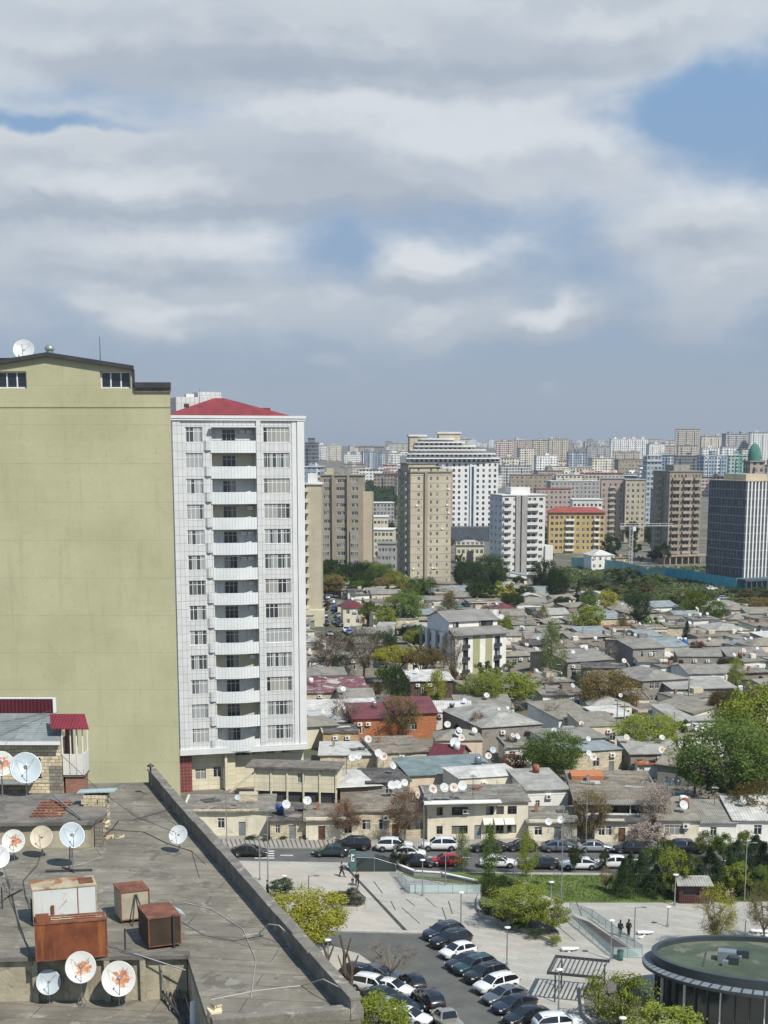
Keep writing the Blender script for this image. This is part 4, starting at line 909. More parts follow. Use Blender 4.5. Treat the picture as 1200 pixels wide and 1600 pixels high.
for i, (lab, pts, r_, m_) in enumerate((('thin pale wire looping between the tripod dish and the roof edge', [(100, 1355, 30.1), (130, 1350, 30.03), (160, 1338, 30.03), (150, 1325, 30.03), (128, 1330, 30.03)], .015, 'cable'),
    ('black cable trailing from the cream dish to the white tank', [(66, 1330, 30.3), (58, 1352, 30.05), (36, 1376, 30.03), (40, 1400, 30.05), (52, 1424, 30.2)], .022, 'dark'), ('bundle cable at the left photo edge running down past the tanks', [(2, 1346, 30.8), (12, 1372, 30.1), (20, 1402, 30.05), (30, 1450, 30.05), (44, 1478, 30.1), (52, 1496, 30.2)], .016, 'dark'),
    ('thin dark cable crossing the roof below the small parapet dish', [(172, 1296, 30.05), (225, 1300, 30.03), (262, 1318, 30.03), (300, 1330, 30.03), (322, 1352, 30.75)], .018, 'dark'), ('pale cable lying along the middle of the roof', [(286, 1410, 30.03), (330, 1420, 30.03), (380, 1452, 30.03), (400, 1500, 30.03), (392, 1560, 30.03)], .018, 'cable'),
    ('dark wire from the brown box to the parapet', [(282, 1440, 31.0), (320, 1462, 30.1), (365, 1470, 30.03), (412, 1462, 30.75)], .016, 'dark'), ('overhead black wire from the penthouse to the small parapet dish', [(96, 1180, 33.0), (150, 1230, 32.2), (210, 1275, 31.6), (272, 1300, 31.1)], .015, 'dark'),
    ('wire hanging in front of the stone penthouse roof', [(0, 1128, 34.6), (40, 1122, 34.6), (80, 1110, 34.9)], .014, 'dark'), ('second wire over the grey sheet roof', [(0, 1150, 34.2), (45, 1130, 34.3), (92, 1112, 34.8)], .014, 'dark'))):
    tube_thing('cable', lab, [rp(*p_) for p_ in pts], r_, m_, 'cable', 5)
for i, (a, b_, c_) in enumerate((((252, 1488), (258, 1530), (266, 1578)), ((258, 1490), (270, 1530), (284, 1596)), ((246, 1488), (250, 1520), (256, 1548)), ((274, 1492), (276, 1530), (292, 1600)))):
    tube_thing('pipe', ['grey conduit', 'black conduit', 'short grey conduit', 'rightmost black conduit'][i] + ' in the pipe bundle below the brown box', [rp(*a, ZR + .08), rp(*b_, ZL + .5), rp(*c_, ZL + .08)], .03, 'steel' if i % 2 == 0 else 'dark', 'pipe')
t = thing('stone_stub', 'short broken masonry stub at the photo bottom right of the aerial housing', 'rubble', rp(336, 1598, ZR)); obj('blocks', MB().box((0, 0, .25), (.45, .5, .5), R(20)), mt['stone'], t); obj('broken_top', MB().box((.05, .05, .6), (.3, .32, .2), R(35)), mt['stone'], t)
t = thing('loose_planks', 'few weathered planks lying left of the white tank', 'planks', rp(12, 1400)); 
for i in range(4): obj('plank', MB().box((i * .16 - .2, i * .1, .04 + .03 * i), (.14, 2.2 - i * .3, .035), R(8 - 9 * i)), mt['slab'], t)
for i, (x, y) in enumerate(((196, 1488), (50, 1440), (4, 1420))):
    t = obj('iron_post', MB().tube((0, 0, 0), (0, 0, 1.0), .035), mt['dark']); t.location = rp(x, y); tag(t, ['short iron post on the step right of the rust tank', 'short iron post left of the white tank', 'iron post at the left photo edge by the tanks'][i], 'post')
t = thing('rubble_pile', 'small heap of broken pipe and stone beside the brick stack', 'rubble', rp(176, 1310)); k = MB()
for _ in range(14): k.box((rnd.uniform(-.5, .5), rnd.uniform(-.3, .3), .06), (rnd.uniform(.1, .3), rnd.uniform(.08, .2), .12), rnd.uniform(0, 3))
obj('stones', k, mt['stone'], t); obj('bent_pipe', MB().path([(-.5, 0, .1), (0, .1, .5), (.3, .2, .9)], .03), mt['dark'], t)
# ================================================================ green gable wall building
def greenmat():
    m, nt, b = newmat('olive_render'); u, z, vec, P = walluv(nt)
    c = nt.mix(nt.ramp(nt.noise(P, .16, 5, .6), .35, .65), (.43, .415, .255, 1), (.495, .475, .30, 1))
    sv = nt.add('ShaderNodeCombineXYZ', {0: nt.math('MULTIPLY', u, 1.1), 1: nt.math('MULTIPLY', z, .09), 2: 1.0}).outputs[0]
    c = nt.mix(nt.ramp(nt.noise(sv, 1.0, 6, .7), .5, .72, 0, .38), c, (.33, .31, .20, 1))
    hv = nt.add('ShaderNodeCombineXYZ', {0: nt.math('MULTIPLY', u, .12), 1: nt.math('MULTIPLY', z, 1.6), 2: 4.0}).outputs[0]
    c = nt.mix(nt.ramp(nt.noise(hv, 1.0, 5, .65), .56, .7, 0, .4), c, (.50, .485, .33, 1))
    c = nt.mix(nt.ramp(nt.noise(P, 1.3, 6, .75, .6), .62, .68, 0, .5), c, (.33, .31, .19, 1))
    c = nt.mix(nt.ramp(nt.noise(P, .5, 3, .5, 2.5), .495, .503, 0, .35), c, nt.mix(nt.ramp(nt.noise(P, .5, 3, .5, 2.5), .503, .511, 0, 1), (.27, .25, .16, 1), c))
    br = nt.add('ShaderNodeTexBrick', {'Vector': nt.vm('ADD', vec, nt.vm('SCALE', nt.add('ShaderNodeTexNoise', {'Vector': P, 'Scale': .7}).outputs[1], scale=.5)), 'Color1': (1, 1, 1, 1), 'Color2': (.955, .96, .94, 1), 'Mortar': (.93, .93, .93, 1), 'Scale': 1.0, 'Mortar Size': .01, 'Brick Width': 5.3, 'Row Height': 3.05}, offset=.37)
    c = nt.mix(.9, c, br.outputs[0], 'MULTIPLY')
    fl = nt.math('FRACT', nt.math('DIVIDE', nt.math('ADD', z, nt.math('MULTIPLY', nt.noise(P, .8), .12)), 3.05)); c = nt.mix(nt.math('MULTIPLY', nt.math('LESS_THAN', fl, .022), .35), c, (.29, .27, .17, 1))
    nt.put(b.inputs['Base Color'], c); b.inputs['Roughness'].default_value = .92
    bp = nt.add('ShaderNodeBump', {'Strength': .35, 'Distance': .05, 'Height': nt.noise(P, 1.2, 7, .65)}); nt.put(b.inputs['Normal'], bp.outputs[0]); return m
mt['greenwall'] = greenmat()
def green_building():
    Y = 120.0; X1 = far(272, 900, Y).x; X1 = far(265.5, 605, Y).x; X0 = far(-500, 700, Y).x
    root = thing('green_apartment_block', 'tall blank olive green end wall with dark low gable roof', 'building', (X1, Y, 0)); L = lambda px, py: far(px, py, Y)
    W = X1 - X0; o = Vector((X0 - X1, 0, 0)); z1 = L(265, 606).z; k = MB()
    xs = L(208, 600).x - X0; zt = L(208, 578).z; za = L(75, 557).z; xa = L(75, 557).x - X0
    w1 = (L(136, 0).x - X0, L(186, 0).x - X0, L(0, 607).z, L(0, 580).z); w0 = (L(-34, 0).x - X0, L(16, 0).x - X0, L(0, 607).z, L(0, 580).z)
    facade(k, o, (1, 0, 0), W, z1, [], .2)
    ops = [(w_[0], w_[1], w_[2] - z1, w_[3] - z1) for w_ in (w0, w1)] if w1[2] > z1 else None
    # upper part: wall band containing the two attic windows
    lo = min(w1[2], z1) ; k.v.clear(); k.f.clear(); k.mi.clear(); k.sm.clear()
    facade(k, o, (1, 0, 0), W, lo - .3, [], .2)
    k.quad(o + Vector((xs, 0, lo - .3)), o + Vector((W, 0, lo - .3)), o + Vector((W, 0, z1)), o + Vector((xs, 0, z1)))
    hb = w1[3] + .15 - (lo - .3); facade(k, o + Vector((0, 0, lo - .3)), (1, 0, 0), xs, hb, [(w_[0], w_[1], w_[2] - lo + .3, w_[3] - lo + .3) for w_ in (w0, w1)], .35)
    zb = lo - .3 + hb; k.add([o + Vector(v) for v in ((0, 0, zb), (xs, 0, zb), (xs, 0, max(zb, zt)), (xa, 0, za), (0, 0, za - (xa) * (za - zt) / (xs - xa)))], [(0, 1, 2, 3, 4)])
    # flank walls (the block is wedge-shaped in plan) and back
    bx = -.24 * 16; k.quad((0, 0, 0), (bx, 16, 0), (bx, 16, z1), (0, 0, z1)); k.quad(Vector((xs - W, 0, z1)), Vector((xs - W + bx, 16, z1)), Vector((xs - W + bx, 16, zt)), Vector((xs - W, 0, zt)))
    k.quad((bx, 16, 0), (X0 - X1, 16, 0), (X0 - X1, 16, z1), (bx, 16, z1)); obj('wall', k, mt['greenwall'], root)
    Wn = Win(root, 9, True)
    for w_ in (w0, w1): Wn.put(o, (1, 0, 0), w_[0], w_[1], w_[2], w_[3], .35, 2, 0, sill=True, t=.12)
    r = MB(); T = .32
    def slab(xa_, za_, xb_, zb_):
        a, b_ = o + Vector((xa_, -.35, za_)), o + Vector((xb_, -.35, zb_)); n_ = Vector((bx, 16.5, 0)); up = Vector((0, 0, T))
        vs = [a, b_, b_ + n_, a + n_]; r.add(vs + [v + up for v in vs], [(3, 2, 1, 0), (4, 5, 6, 7), (0, 1, 5, 4), (1, 2, 6, 5), (2, 3, 7, 6), (3, 0, 4, 7)])
    slab(-.2, za - xa * (za - zt) / (xs - xa) - .02, xa, za); slab(xa, za, xs + .15, zt)
    obj('roof', r, mt['dark'], root)
    r = MB(); fx = xs - W + .16; r.prism([(fx, -.3), (.12, -.3), (.12 + bx * .9, 14.4), (fx + bx * .9, 14.4)], z1 + .003, z1 + .42); obj('flat_roof', r, mt['dark'], root)
    r = MB(); r.b2(xs - W + .1, .1, -.12, -.003, z1 - .35, z1 - .002); obj('cornice', r, mt['parapet'], root)
    r = MB(); r.b2(xs - W - .0, xs - W + .15, -.12, -.004, z1, zt); obj('drainpipe', r, mt['dark'], root)
    zt2 = L(0, 634).z; r = MB(); r.b2(X0 - X1, .0, -.05, -.003, zt2 - .12, zt2 + .04); obj('string_course', r, mt['greenwall'], root)
    # things on the roof
    c = far(37, 545, Y + 1); dish('white dish on the gable of the green block', (c.x, c.y, za - .1), .82, 25, R(5), 'dish', mast=c.z - za)
    v = far(78, 556, Y + .6); t = thing('roof_vent_dome', 'small grey-green dome vent on the gable ridge of the green block', 'vent', (v.x, v.y, za + .2)); obj('neck', MB().tube((0, 0, 0), (0, 0, .35), .3, .3, 12), mt['steel'], t); obj('dome', MB().lathe([(.4, .35), (.4, .5), (.3, .66), (.15, .74), (.01, .76)], 14), mt['dishgreen'], t)
    v = far(157, 570, Y + .8); t = thing('lightning_rod', 'thin vertical rod on the roof of the green block', 'aerial', (v.x, v.y, zt + .3)); obj('rod', MB().tube((0, 0, 0), (0, 0, 2.3), .035, .02), mt['dark'], t)
mt['dishgreen'] = mat('green_metal', (.3, .36, .27), .35, .1, metal=.4)
green_building()
# ================================================================ white tiled tower
mt['wtile'] = blocks('white_tile_cladding', (.62, .63, .62), .66, 1.18, .022, (.24, .24, .24), 0.0, .05, .45)
mt['wsmooth'] = mat('white_smooth', (.66, .67, .66), .5, .05, .4); mt['cream'] = mat('cream_render', (.60, .55, .41), .85, .08, .6, streak=((.3, .27, .2), 1.2, .4, .55)); mt['redroof'] = sheet('red_tile_roof', (.26, .035, .035), .35, 1, .5)
mt['creampanel'] = blocks('cream_stone_panels', (.70, .64, .48), 1.4, .7, .015, (.3, .27, .2), 0.0, .06, .7); mt['balcwhite'] = mat('balcony_white', (.68, .71, .71), .45, .04, 1.0)
mt['loggia'] = mat('loggia_grey_wall', (.72, .72, .68), .7, .08, .8, streak=((.35, .34, .32), 1.5, .5, .5)); mt['redpanel'] = blocks('red_granite_panels', (.18, .04, .035), .5, .5, .015, (.4, .3, .28), 0, .15, .5)
def white_tower():
    rz = R(15); c = far(268.5, 652, 212); ux = Vector((cos(rz), sin(rz), 0)); W = 12.0; D = 14.0
    while topx(c + ux * W)[0] < 474.5: W += .05
    root = thing('white_tower', 'tall white tiled apartment tower with curved balconies and red hip roof', 'building', (c.x, c.y, 0), rz)
    zt = c.z - .1; z0 = far(283, 1177, 212).z; ztop = far(430, 667.5, (c + ux * W * .78).y).z; fh = (ztop - far(430, 1132.5, (c + ux * W * .78).y).z) / 12; wh = fh * .595
    k = MB(); X = Vector((1, 0, 0)); Wn = Win(root, 60, True)
    fl = [ztop - wh - i * fh for i in range(13)]
    rc0, rc1 = .292 * W, .625 * W
    ops = [(.095 * W, .225 * W, v - z0, v - z0 + wh) for v in fl] + [(.684 * W, .888 * W, v - z0, v - z0 + wh) for v in fl]
    # floor by floor loggia openings, 1.7 m deep
    lop = [(rc0, rc1, v - z0 - .95, v - z0 + 2.1, 1.3) for v in fl]
    facade(k, (0, 0, z0), X, W, zt - z0, ops + lop, .22)
    facade(k, (W, 0, z0), (0, 1, 0), D, zt - z0, [(3, 4.4, v - z0, v - z0 + wh) for v in fl] + [(8, 9.4, v - z0, v - z0 + wh) for v in fl], .22)
    facade(k, (W, D, z0), (-1, 0, 0), W, zt - z0, [], .2); facade(k, (0, D, z0), (0, -1, 0), D, zt - z0, [], .2)
    k.add([(0, 0, z0), (W, 0, z0), (W, D, z0), (0, D, z0)], [(3, 2, 1, 0)])
    obj('wall', k, mt['wtile'], root)
    for i, v in enumerate(fl):
        Wn.put((0, 0, 0), X, .095 * W, .225 * W, v, v + wh, .22, 3, 1, sill=True, glass='glass3', t=.09); Wn.put((0, 0, 0), X, .684 * W, .888 * W, v, v + wh, .22, 5, 1, sill=True, t=.09, glass='glass2' if i in (0, 2, 3, 6, 7, 10) else 'glass3')
        Wn.put((W, 0, 0), (0, 1, 0), 3, 4.4, v, v + wh, .22); 
        # loggia: back wall, door-window, balcony
        lb = MB(); lb.b2(rc0 + .002, rc1 - .002, 1.22, 1.3, v - .95, v + 2.098); obj('loggia_wall', lb, mt['cream' if i in (1, 3, 9, 11) else 'loggia'], root)
        fmw = window_mesh(1.95, 2.1, 2, 1, 'frame', 'glass'); xx = rc0 + (rc1 - rc0) * .42
        wo = link('window', fmw[0], root, (xx, 1.18, v - .25)); link('pane', fmw[1], wo)
        # curved parapet: bulges to the right of its middle
        bm = MB(); n = 14; pts = []
        for j in range(n + 1):
            t = j / n; x = rc0 - .12 + (rc1 - rc0 + .24) * t; y = -.12 - .55 * sin(pi * t) ** 1.3 * (.55 + .6 * t)
            pts.append((x, y))
        zb = v - 1.45; h = 1.7
        for (xa, ya), (xb, yb) in zip(pts, pts[1:]):
            bm.add([(xa, ya, zb), (xb, yb, zb), (xb, yb, zb + h), (xa, ya, zb + h), (xa, ya + .1, zb + h), (xb, yb + .1, zb + h), (xa, .02, zb + .3), (xb, .02, zb + .3), (xa, ya + .1, zb + .3), (xb, yb + .1, zb + .3), (xa, .02, zb), (xb, .02, zb)],
                   [(0, 1, 2, 3), (3, 2, 5, 4), (4, 5, 9, 8), (8, 9, 7, 6), (10, 11, 1, 0)], 0, False)
            bm.b2(xa - .012, xa + .012, ya - .01, ya + .02, zb + .02, zb + h - .02, 1)
        xa, ya = pts[0]; bm.b2(xa - .06, xa + .04, ya, .0, zb, zb + h); xa, ya = pts[-1]; bm.b2(xa - .04, xa + .06, ya, .0, zb, zb + h)
        obj('balcony', bm, [mt['balcwhite'], mt['steel']], root)
        # short curved fin left of the loggia
        fn = MB(); pr = [(.232 * W, -.02), (.245 * W, -.28), (.262 * W, -.34), (.280 * W, -.22), (.286 * W, -.02)]
        for (xa, ya), (xb, yb) in zip(pr, pr[1:]): fn.quad((xa, ya, v - 1.1), (xb, yb, v - 1.1), (xb, yb, v + .25 + .5 * 0), (xa, ya, v + .25))
        fn.add([(x, y, v + .25) for x, y in pr], [tuple(range(5))]); fn.add([(x, y, v - 1.1) for x, y in pr], [tuple(range(4, -1, -1))]); obj('curved_fin', fn, mt['wtile'], root)
        if i in (0, 3, 4, 5, 6, 7, 9, 12):
            for q in range(2 if i in (0, 4, 5) else 1):
                a = MB(); a.b2(-.4, .4, -.3, 0, 0, .55); a.lathe([(.01, -.32), (.2, -.31)], 10, mi=1, c=(-.1, 0, .27), mat=Matrix.Rotation(R(90), 3, 'X')); a.v = [(p[0], p[1], p[2]) for p in a.v]
                u = obj('ac_unit', a, [mt['white'], mt['dark']], root, (rc1 - .75 - q * 1.0, 1.21, v + 1.25))
    Wn.done()
    # pilaster strips beside the window bays and the smooth right corner
    for a, b_, dd in ((.0, .06, .12), (.63, .665, .28), (.905, .94, .1), (.945, 1.0, .2)):
        q = MB(); q.b2(a * W, b_ * W, -dd, -.003, z0, zt - .3); obj('pilaster', q, mt['wtile' if a < .9 else 'wsmooth'], root)
    q = MB(); q.b2(-.25, W + .25, -.4, D + .25, zt, zt + .38); q.b2(-.2, W + .2, -.3, D + .2, zt - .3, zt); obj('cornice', q, mt['wsmooth'], root)
    q = MB(); q.b2(rc0 - .3, rc1 + .15, -1.0, -.31, fl[0] + 2.12, fl[0] + 2.3); obj('loggia_canopy', q, mt['wsmooth'], root)
    q = MB(); q.b2(-.1, W + .1, -.4, -.004, z0 - .002, z0 + .55); q.b2(-.1, W + .1, -.4, D, z0 - .3, z0 - .003); obj('overhang', q, mt['wsmooth'], root)
    # hip roof
    r = MB(); e = zt + .385; x0, x1, y0, y1 = -.3, W - 1.9, -.2, D; hr = 2.6; xr = .40 * W
    r.add([(x0, y0, e), (x1, y0, e), (x1, y1, e), (x0, y1, e), (xr - .6, D * .45, e + hr), (xr + .9, D * .45, e + hr)], [(0, 1, 5, 4), (1, 2, 5), (2, 3, 4, 5), (3, 0, 4)]); obj('roof', r, mt['redroof'], root)
    for x, y, z in ((.24 * W, D * .22, 1.15), (.46 * W, D * .5, 2.35), (.15 * W, D * .4, 1.6)): obj('roof_vent', MB().b2(x - .35, x + .35, y - .3, y + .3, e + z - .4, e + z + .15), mt['dark'], root)
    obj('roof_vent', MB().b2(.72 * W, .8 * W, D * .4, D * .5, e + .6, e + 1.25), mt['redroof'], root); obj('aerial', MB().tube((xr - 2.6, D * .5, e + 1), (xr - 2.6, D * .5, e + 4), .04, .02), mt['dark'], root)
    # two set-back lower storeys
    k = MB(); pw = [(2.3, 3.6, 5.2, 6.8), (5.0, 5.9, 5.4, 6.5), (2.3, 3.9, 1.6, 3.2), (5.0, 6.2, 1.8, 3.4), (7.6, 10.6, 4.9, 7.0), (13.0, 14.3, 5.0, 6.8), (10.8, 12.2, 5.0, 6.8), (15.3, 16.6, 5.0, 6.8)]; W3 = W
    facade(k, (0, 1.6, 0), X, W - .2, z0 - .3, [(a, b_, c_, d_) for a, b_, c_, d_ in pw], .25); facade(k, (W - .2, 1.6, 0), (0, 1, 0), D - 3, z0 - .3, [], .2); k.b2(8.8, 15.2, -.02, 0.0, 0, .01)
    obj('lower_wall', k, mt['creampanel'], root)
    for a, b_, c_, d_ in pw: Wn.n = 0; Wn.put((0, 1.6, 0), X, a, b_, c_, d_, .25, 1, 1)
    q = MB(); q.b2(-.5, 1.7, .6, 1.59, 0, z0 - .31); obj('red_entrance_panel', q, mt['redpanel'], root); obj('lower_column', MB().b2(6.55, 6.9, .2, .8, 0, z0 - .31), mt['creampanel'], root)
    q = MB(); q.b2(6.9, 8.2, .9, 1.59, 0, 5.6); obj('stair_bay', q, mt['creampanel'], root)
    # taller tile block behind, left
    q = MB(); q.b2(2.5, 9.5, 14.8, 22, 0, zt + 3.4); q.b2(6, 9.5, 16, 22, zt + 3.4, zt + 4.2); obj('rear_block', q, mt['wtile'], root); obj('rear_wing', MB().b2(-6, 2.4, 14.8, 22, 0, zt - .51), mt['wtile'], root); q = MB(); q.b2(-6.4, 2.45, 14.6, 22.4, zt - .5, zt + .3); obj('rear_roof_edge', q, mt['redroof'], root)
    obj('rear_tank', MB().b2(4.2, 5.4, 16, 18, zt + 3.4, zt + 3.9), mt['white'], root)
    return root
white_tower()
landmark(378, 1235, 'the white tiled tower')
# ---------------------------------------------------------------- low raised annex beside the tower
def annex():
    a = at(398, 1252, 0); b_ = at(527, 1256, 0); rz = atan2(b_.y - a.y, b_.x - a.x); L = (b_ - a).length
    root = thing('raised_annex', 'long cream panelled annex with thin dark roof raised on short columns', 'building', (a.x, a.y, 0), rz); k = MB()
    facade(k, (0, 0, 1.6), (1, 0, 0), L, 3.4, [(L * .52, L * .61, 1.3, 2.7)], .2); facade(k, (L, 0, 1.6), (0, 1, 0), 4.2, 3.4, [], .2); facade(k, (0, 4.2, 1.6), (0, -1, 0), 4.2, 3.4, [], .2); k.quad((0, 0, 1.6), (0, 4.2, 1.6), (L, 4.2, 1.6), (L, 0, 1.6)); k.quad((L, 4.2, 1.6), (0, 4.2, 1.6), (0, 4.2, 5), (L, 4.2, 5)); obj('wall', k, mt['creampanel'], root)
    Win(root, 9, True).put((0, 0, 1.6), (1, 0, 0), L * .52, L * .61, 1.3, 2.7, .2, 1, 1, sill=True)
    for i in range(6):
        x = L * (i + .02) / 5 * .98 + .05; obj('column', MB().b2(x - .12, x + .12, -.16, -.003, 0, 5.0), mt['creampanel'], root)
    q = MB(); q.b2(-1.2, L + .4, -.6, 4.6, 5.0, 5.25); obj('roof', q, mt['slab'], root)
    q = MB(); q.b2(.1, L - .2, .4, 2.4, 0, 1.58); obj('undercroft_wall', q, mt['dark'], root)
    q = MB(); q.add([(-3.6, -.6, 1.4), (-.2, -.6, 4.2), (-.2, 1.2, 4.2), (-3.6, 1.2, 1.4), (-3.6, -.6, 1.15), (-.2, -.6, 3.95), (-.2, 1.2, 3.95), (-3.6, 1.2, 1.15)], [(0, 1, 2, 3), (7, 6, 5, 4), (0, 4, 5, 1), (2, 6, 7, 3)]); obj('stair_ramp', q, mt['creampanel'], root)
    return root
annex(); landmark(462, 1225, 'the cream raised annex')
# ================================================================ middle-distance towers
mt.update({
 'beige1': mat('beige_panel', (.46, .41, .30), .85, .1, .15, streak=((.2, .18, .14), .5, .4, .55)), 'beige2': mat('grey_beige_panel', (.31, .275, .21), .85, .1, .15, streak=((.15, .135, .11), .5, .4, .55)),
 'brownt': mat('brown_block', (.32, .27, .205), .85, .12, .2), 'whitet': mat('white_block', (.64, .63, .60), .8, .08, .2, streak=((.36, .34, .31), .6, .35, .55)), 'greyt': mat('grey_block', (.34, .335, .32), .85, .1, .2, streak=((.22, .21, .2), .6, .4, .5)),
 'yellowt': mat('yellow_block', (.50, .37, .16), .85, .08, .2), 'pinkt': mat('pink_grey_block', (.40, .32, .28), .85, .1, .2), 'darkt': mat('dark_cladding', (.085, .095, .11), .4, .15, .5), 'bluet': mat('blue_white_block', (.32, .40, .46), .7, .1, .2),
 'redt': mat('red_roof', (.30, .07, .055), .7, .15, .3), 'greyroof': mat('grey_flat_roof', (.22, .21, .19), .9, .2, .3), 'blueglass': glassmat('blue_glass_strip', (.02, .07, .10), (.08, .2, .24), .3, .12), 'towerwhite': mat('white_render', (.74, .74, .72), .7, .05, .2)})
farp = far
def bpx(x0, x1, ytop, Y, D=None):
    """front of a block seen between x0 and x1 with its top edge at ytop, standing at distance Y"""
    Y = Y * YS; a, b_ = far(x0, ytop, Y), far(x1, ytop, Y); gz = ground_z(Y); return Vector(((a.x + b_.x) / 2, Y, gz - .3)), b_.x - a.x, a.z - gz + .3
FACW = facademat('terrace_storey_windows', (.66, .65, .62), 2.6, 3.0, .55, .6)
def towers():
    far = lambda px, py, Y: farp(px, py, Y * YS)
    c, W, H = bpx(500, 566, 743, 262)
    t = block('ribbed_beige_tower', 'grey-beige slab tower with deep vertical ribs behind the white tower', 'building', c, W, 13, H, R(-4), 'beige2', 13, [(.12, 1.1), (.2, 1.1), (.42, 1.2), (.5, 1.2), (.58, 1.2), (.78, 1.1), (.86, 1.1)], ww=1.1, wh=1.3, base=2.4, ribs=[(.31, .8, 1.1), (.67, .8, 1.1), (.01, .6, .5)], fh=2.9, cap=100, top=(.4, 2.6), sides=('f', 'r'), sidecols=2)
    
    for xa, xb in ((-.48, -.27), (.22, .42)): obj('projecting_bay', MB().b2(W * xa, W * xb, -1.6, -.003, 8, 21), mt['beige2'], t)
    wq = Win(t, 40)
    for i in range(4):
        for u in (-.43, -.375, -.32, .27, .32, .37): wq.put((0, -1.62, 0), (1, 0, 0), u * W - .55, u * W + .55, 9.2 + i * 3, 10.5 + i * 3, .02, 1, 0)
    q = MB(); q.b2(W * .5 + .0, W * .5 + 3.2, 3, 11, 0, H - 6); q.b2(-W * .36, -W * .2, 2, 6, H + .36, H + 2.5); obj('rear_wing', q, mt['beige1'], t)
    c, W, H = bpx(473, 501, 757, 205)
    t = block('balcony_edge_tower', 'cream slab tower with a column of balconies, right beside the white tower', 'building', c, W, 12, H, 0, 'beige1', 13, [(.1, .9)], ww=.9, wh=1.4, base=2.2, fh=3.0, balc=[('f', .1, 2.2, 1.2, 'cream')], sides=('f',), top=(.5, 3.0), roofm='whitet')
    q = MB(); q.b2(-5, 3.4, -2.5, 2, 0, 5); obj('porch_block', q, mt['cream'], t)
    c, W, H = bpx(623, 710, 738, 258)
    t = block('beige_tower', 'tall beige tower with stepped balcony column and banded floors, standing before the white ornate tower', 'building', c + Vector((1.6, 0, 0)), W * .80, 12, H, R(22), 'beige1', 15, [(.2, .9), (.5, .8), (.66, .8), (.9, .7)], ww=.9, wh=1.25, base=2.0, fh=2.78, bands='greyt', sides=('f', 'l', 'r'), sidecols=[(.2, 1.2), (.45, 1.2), (.72, 1.6)],
              balc=[('l', .72, 2.6, 1.1, 'greyt'), ('l', .3, 2.0, .8, 'beige1')], ribs=[(.36, 1.0, .9)], ribm='beige2', top=(.6, 2.2), acu=9)
    q = MB(); q.b2(-W * .42, W * .1, 1, 8, H + .36, H + 3); obj('roof_house', q, mt['beige1'], t); q = MB(); q.b2(-W * .46, W * .14, .6, 8.4, H + 3, H + 3.3); obj('roof_house_top', q, mt['greyroof'], t)
    # ornate white tower: curved terraces above a grid with blue glass strips
    Y = 400; c, W, H = bpx(640, 779, 722, Y); gz = c.z
    cols = [(.03, 1.2), (.10, 1.2), (.245, 1.3), (.31, 1.3), (.42, 1.0), (.50, 1.3), (.56, 1.3), (.635, 1.3), (.77, 1.3), (.835, 1.3), (.905, 1.3), (.965, 1.3)]
    t = block('ornate_white_tower', 'white tower with blue glass strips and curved terraces on a dark base', 'building', c, W, 22, H, R(3), 'towerwhite', 13, cols, ww=1.3, wh=1.6, base=4, fh=2.95, sides=('f', 'l'), sidecols=5, ribs=[(.375, 1.0, .5), (.165, .8, .5), (.69, .8, .5)], ribm='towerwhite', frame='dframe')
    for u in (.20, .70, .46): q = MB(); q.b2((u - .5) * W - 1.2, (u - .5) * W + 1.2, -.35, -.01, 3, H - 2.5 if u != .46 else H - 4); obj('glass_strip', q, mt['blueglass'] if u != .46 else mt['pinkt'], t)
    k = 0
    for (u0, u1, yt) in ((-.04, 1.02, 715), (-.03, .97, 708), (.0, .86, 702), (.05, .74, 696), (.06, .62, 690), (.10, .50, 685)):
        zt = far(700, yt, Y).z - gz; x0, x1 = (u0 - .5) * W, (u1 - .5) * W; q = MB(); n = 16; pts = [(x0 + (x1 - x0) * j / n, -.6 - 2.0 * sin(pi * j / n) ** .6) for j in range(n + 1)] + [(x1, 18), (x0, 18)]
        q.prism(pts, zt - .75, zt); obj('terrace', q, mt['towerwhite'], t)
        q = MB(); pts2 = [(x0 + 1 + (x1 - x0 - 2) * j / n, .6 - 1.2 * sin(pi * j / n) ** .6) for j in range(n + 1)] + [(x1 - 1, 17), (x0 + 1, 17)]; q.prism(pts2, zt - 2.2, zt - .752); obj('terrace_storey', q, FACW, t); k += 1
    zt = far(700, 676, Y).z - gz; q = MB(); q.b2(-.5 * W, -.5 * W + 9, 1, 15, H, far(0, 682, Y).z - gz); q.b2(.12 * W - 14, .03 * W + 2, 2, 14, H, zt - .5); obj('roof_house', q, mt['beige1'], t)
    q = MB(); q.b2(-.5 * W - .6, -.5 * W + 9.6, .4, 15.6, far(0, 682, Y).z - gz, far(0, 679, Y).z - gz); q.b2(.12 * W - 15, .03 * W + 2.6, 1.4, 14.6, zt - .5, zt + .4); obj('roof_house_top', q, mt['whitet'], t)
    c2, W2, H2 = bpx(706, 778, 832, 365); q = MB(); q.b2(-W * .1, W * .5 + 2, -14, 2, 0, 8.0); obj('dark_podium', q, mt['darkt'], t)
    c, W, H = bpx(780, 858, 768, 280)
    t = block('white_stepped_tower', 'white and grey tower with many balconies, left of the yellow building', 'building', c, W * .92, 14, H - 1.5, R(16), 'whitet', 11, [(.1, 1.6), (.28, 1.0), (.45, .7), (.62, 1.6), (.74, 1.6), (.9, 1.6)], wh=1.2, base=1.8, fh=2.75, balc=[('f', .12, 3.4, 1.0, 'whitet'), ('f', .70, 5.0, 1.2, 'whitet')], ribs=[(.36, 1.8, .6), (.5, 2.2, 1.0)], ribm='greyt', top=(.45, 3.0), roofm='whitet', sides=('f', 'l', 'r'), sidecols=3, acu=6)
    q = MB(); q.b2(W * .46, W * .46 + 3.2, -1, 9, 0, 13); obj('low_wing', q, mt['whitet'], t)
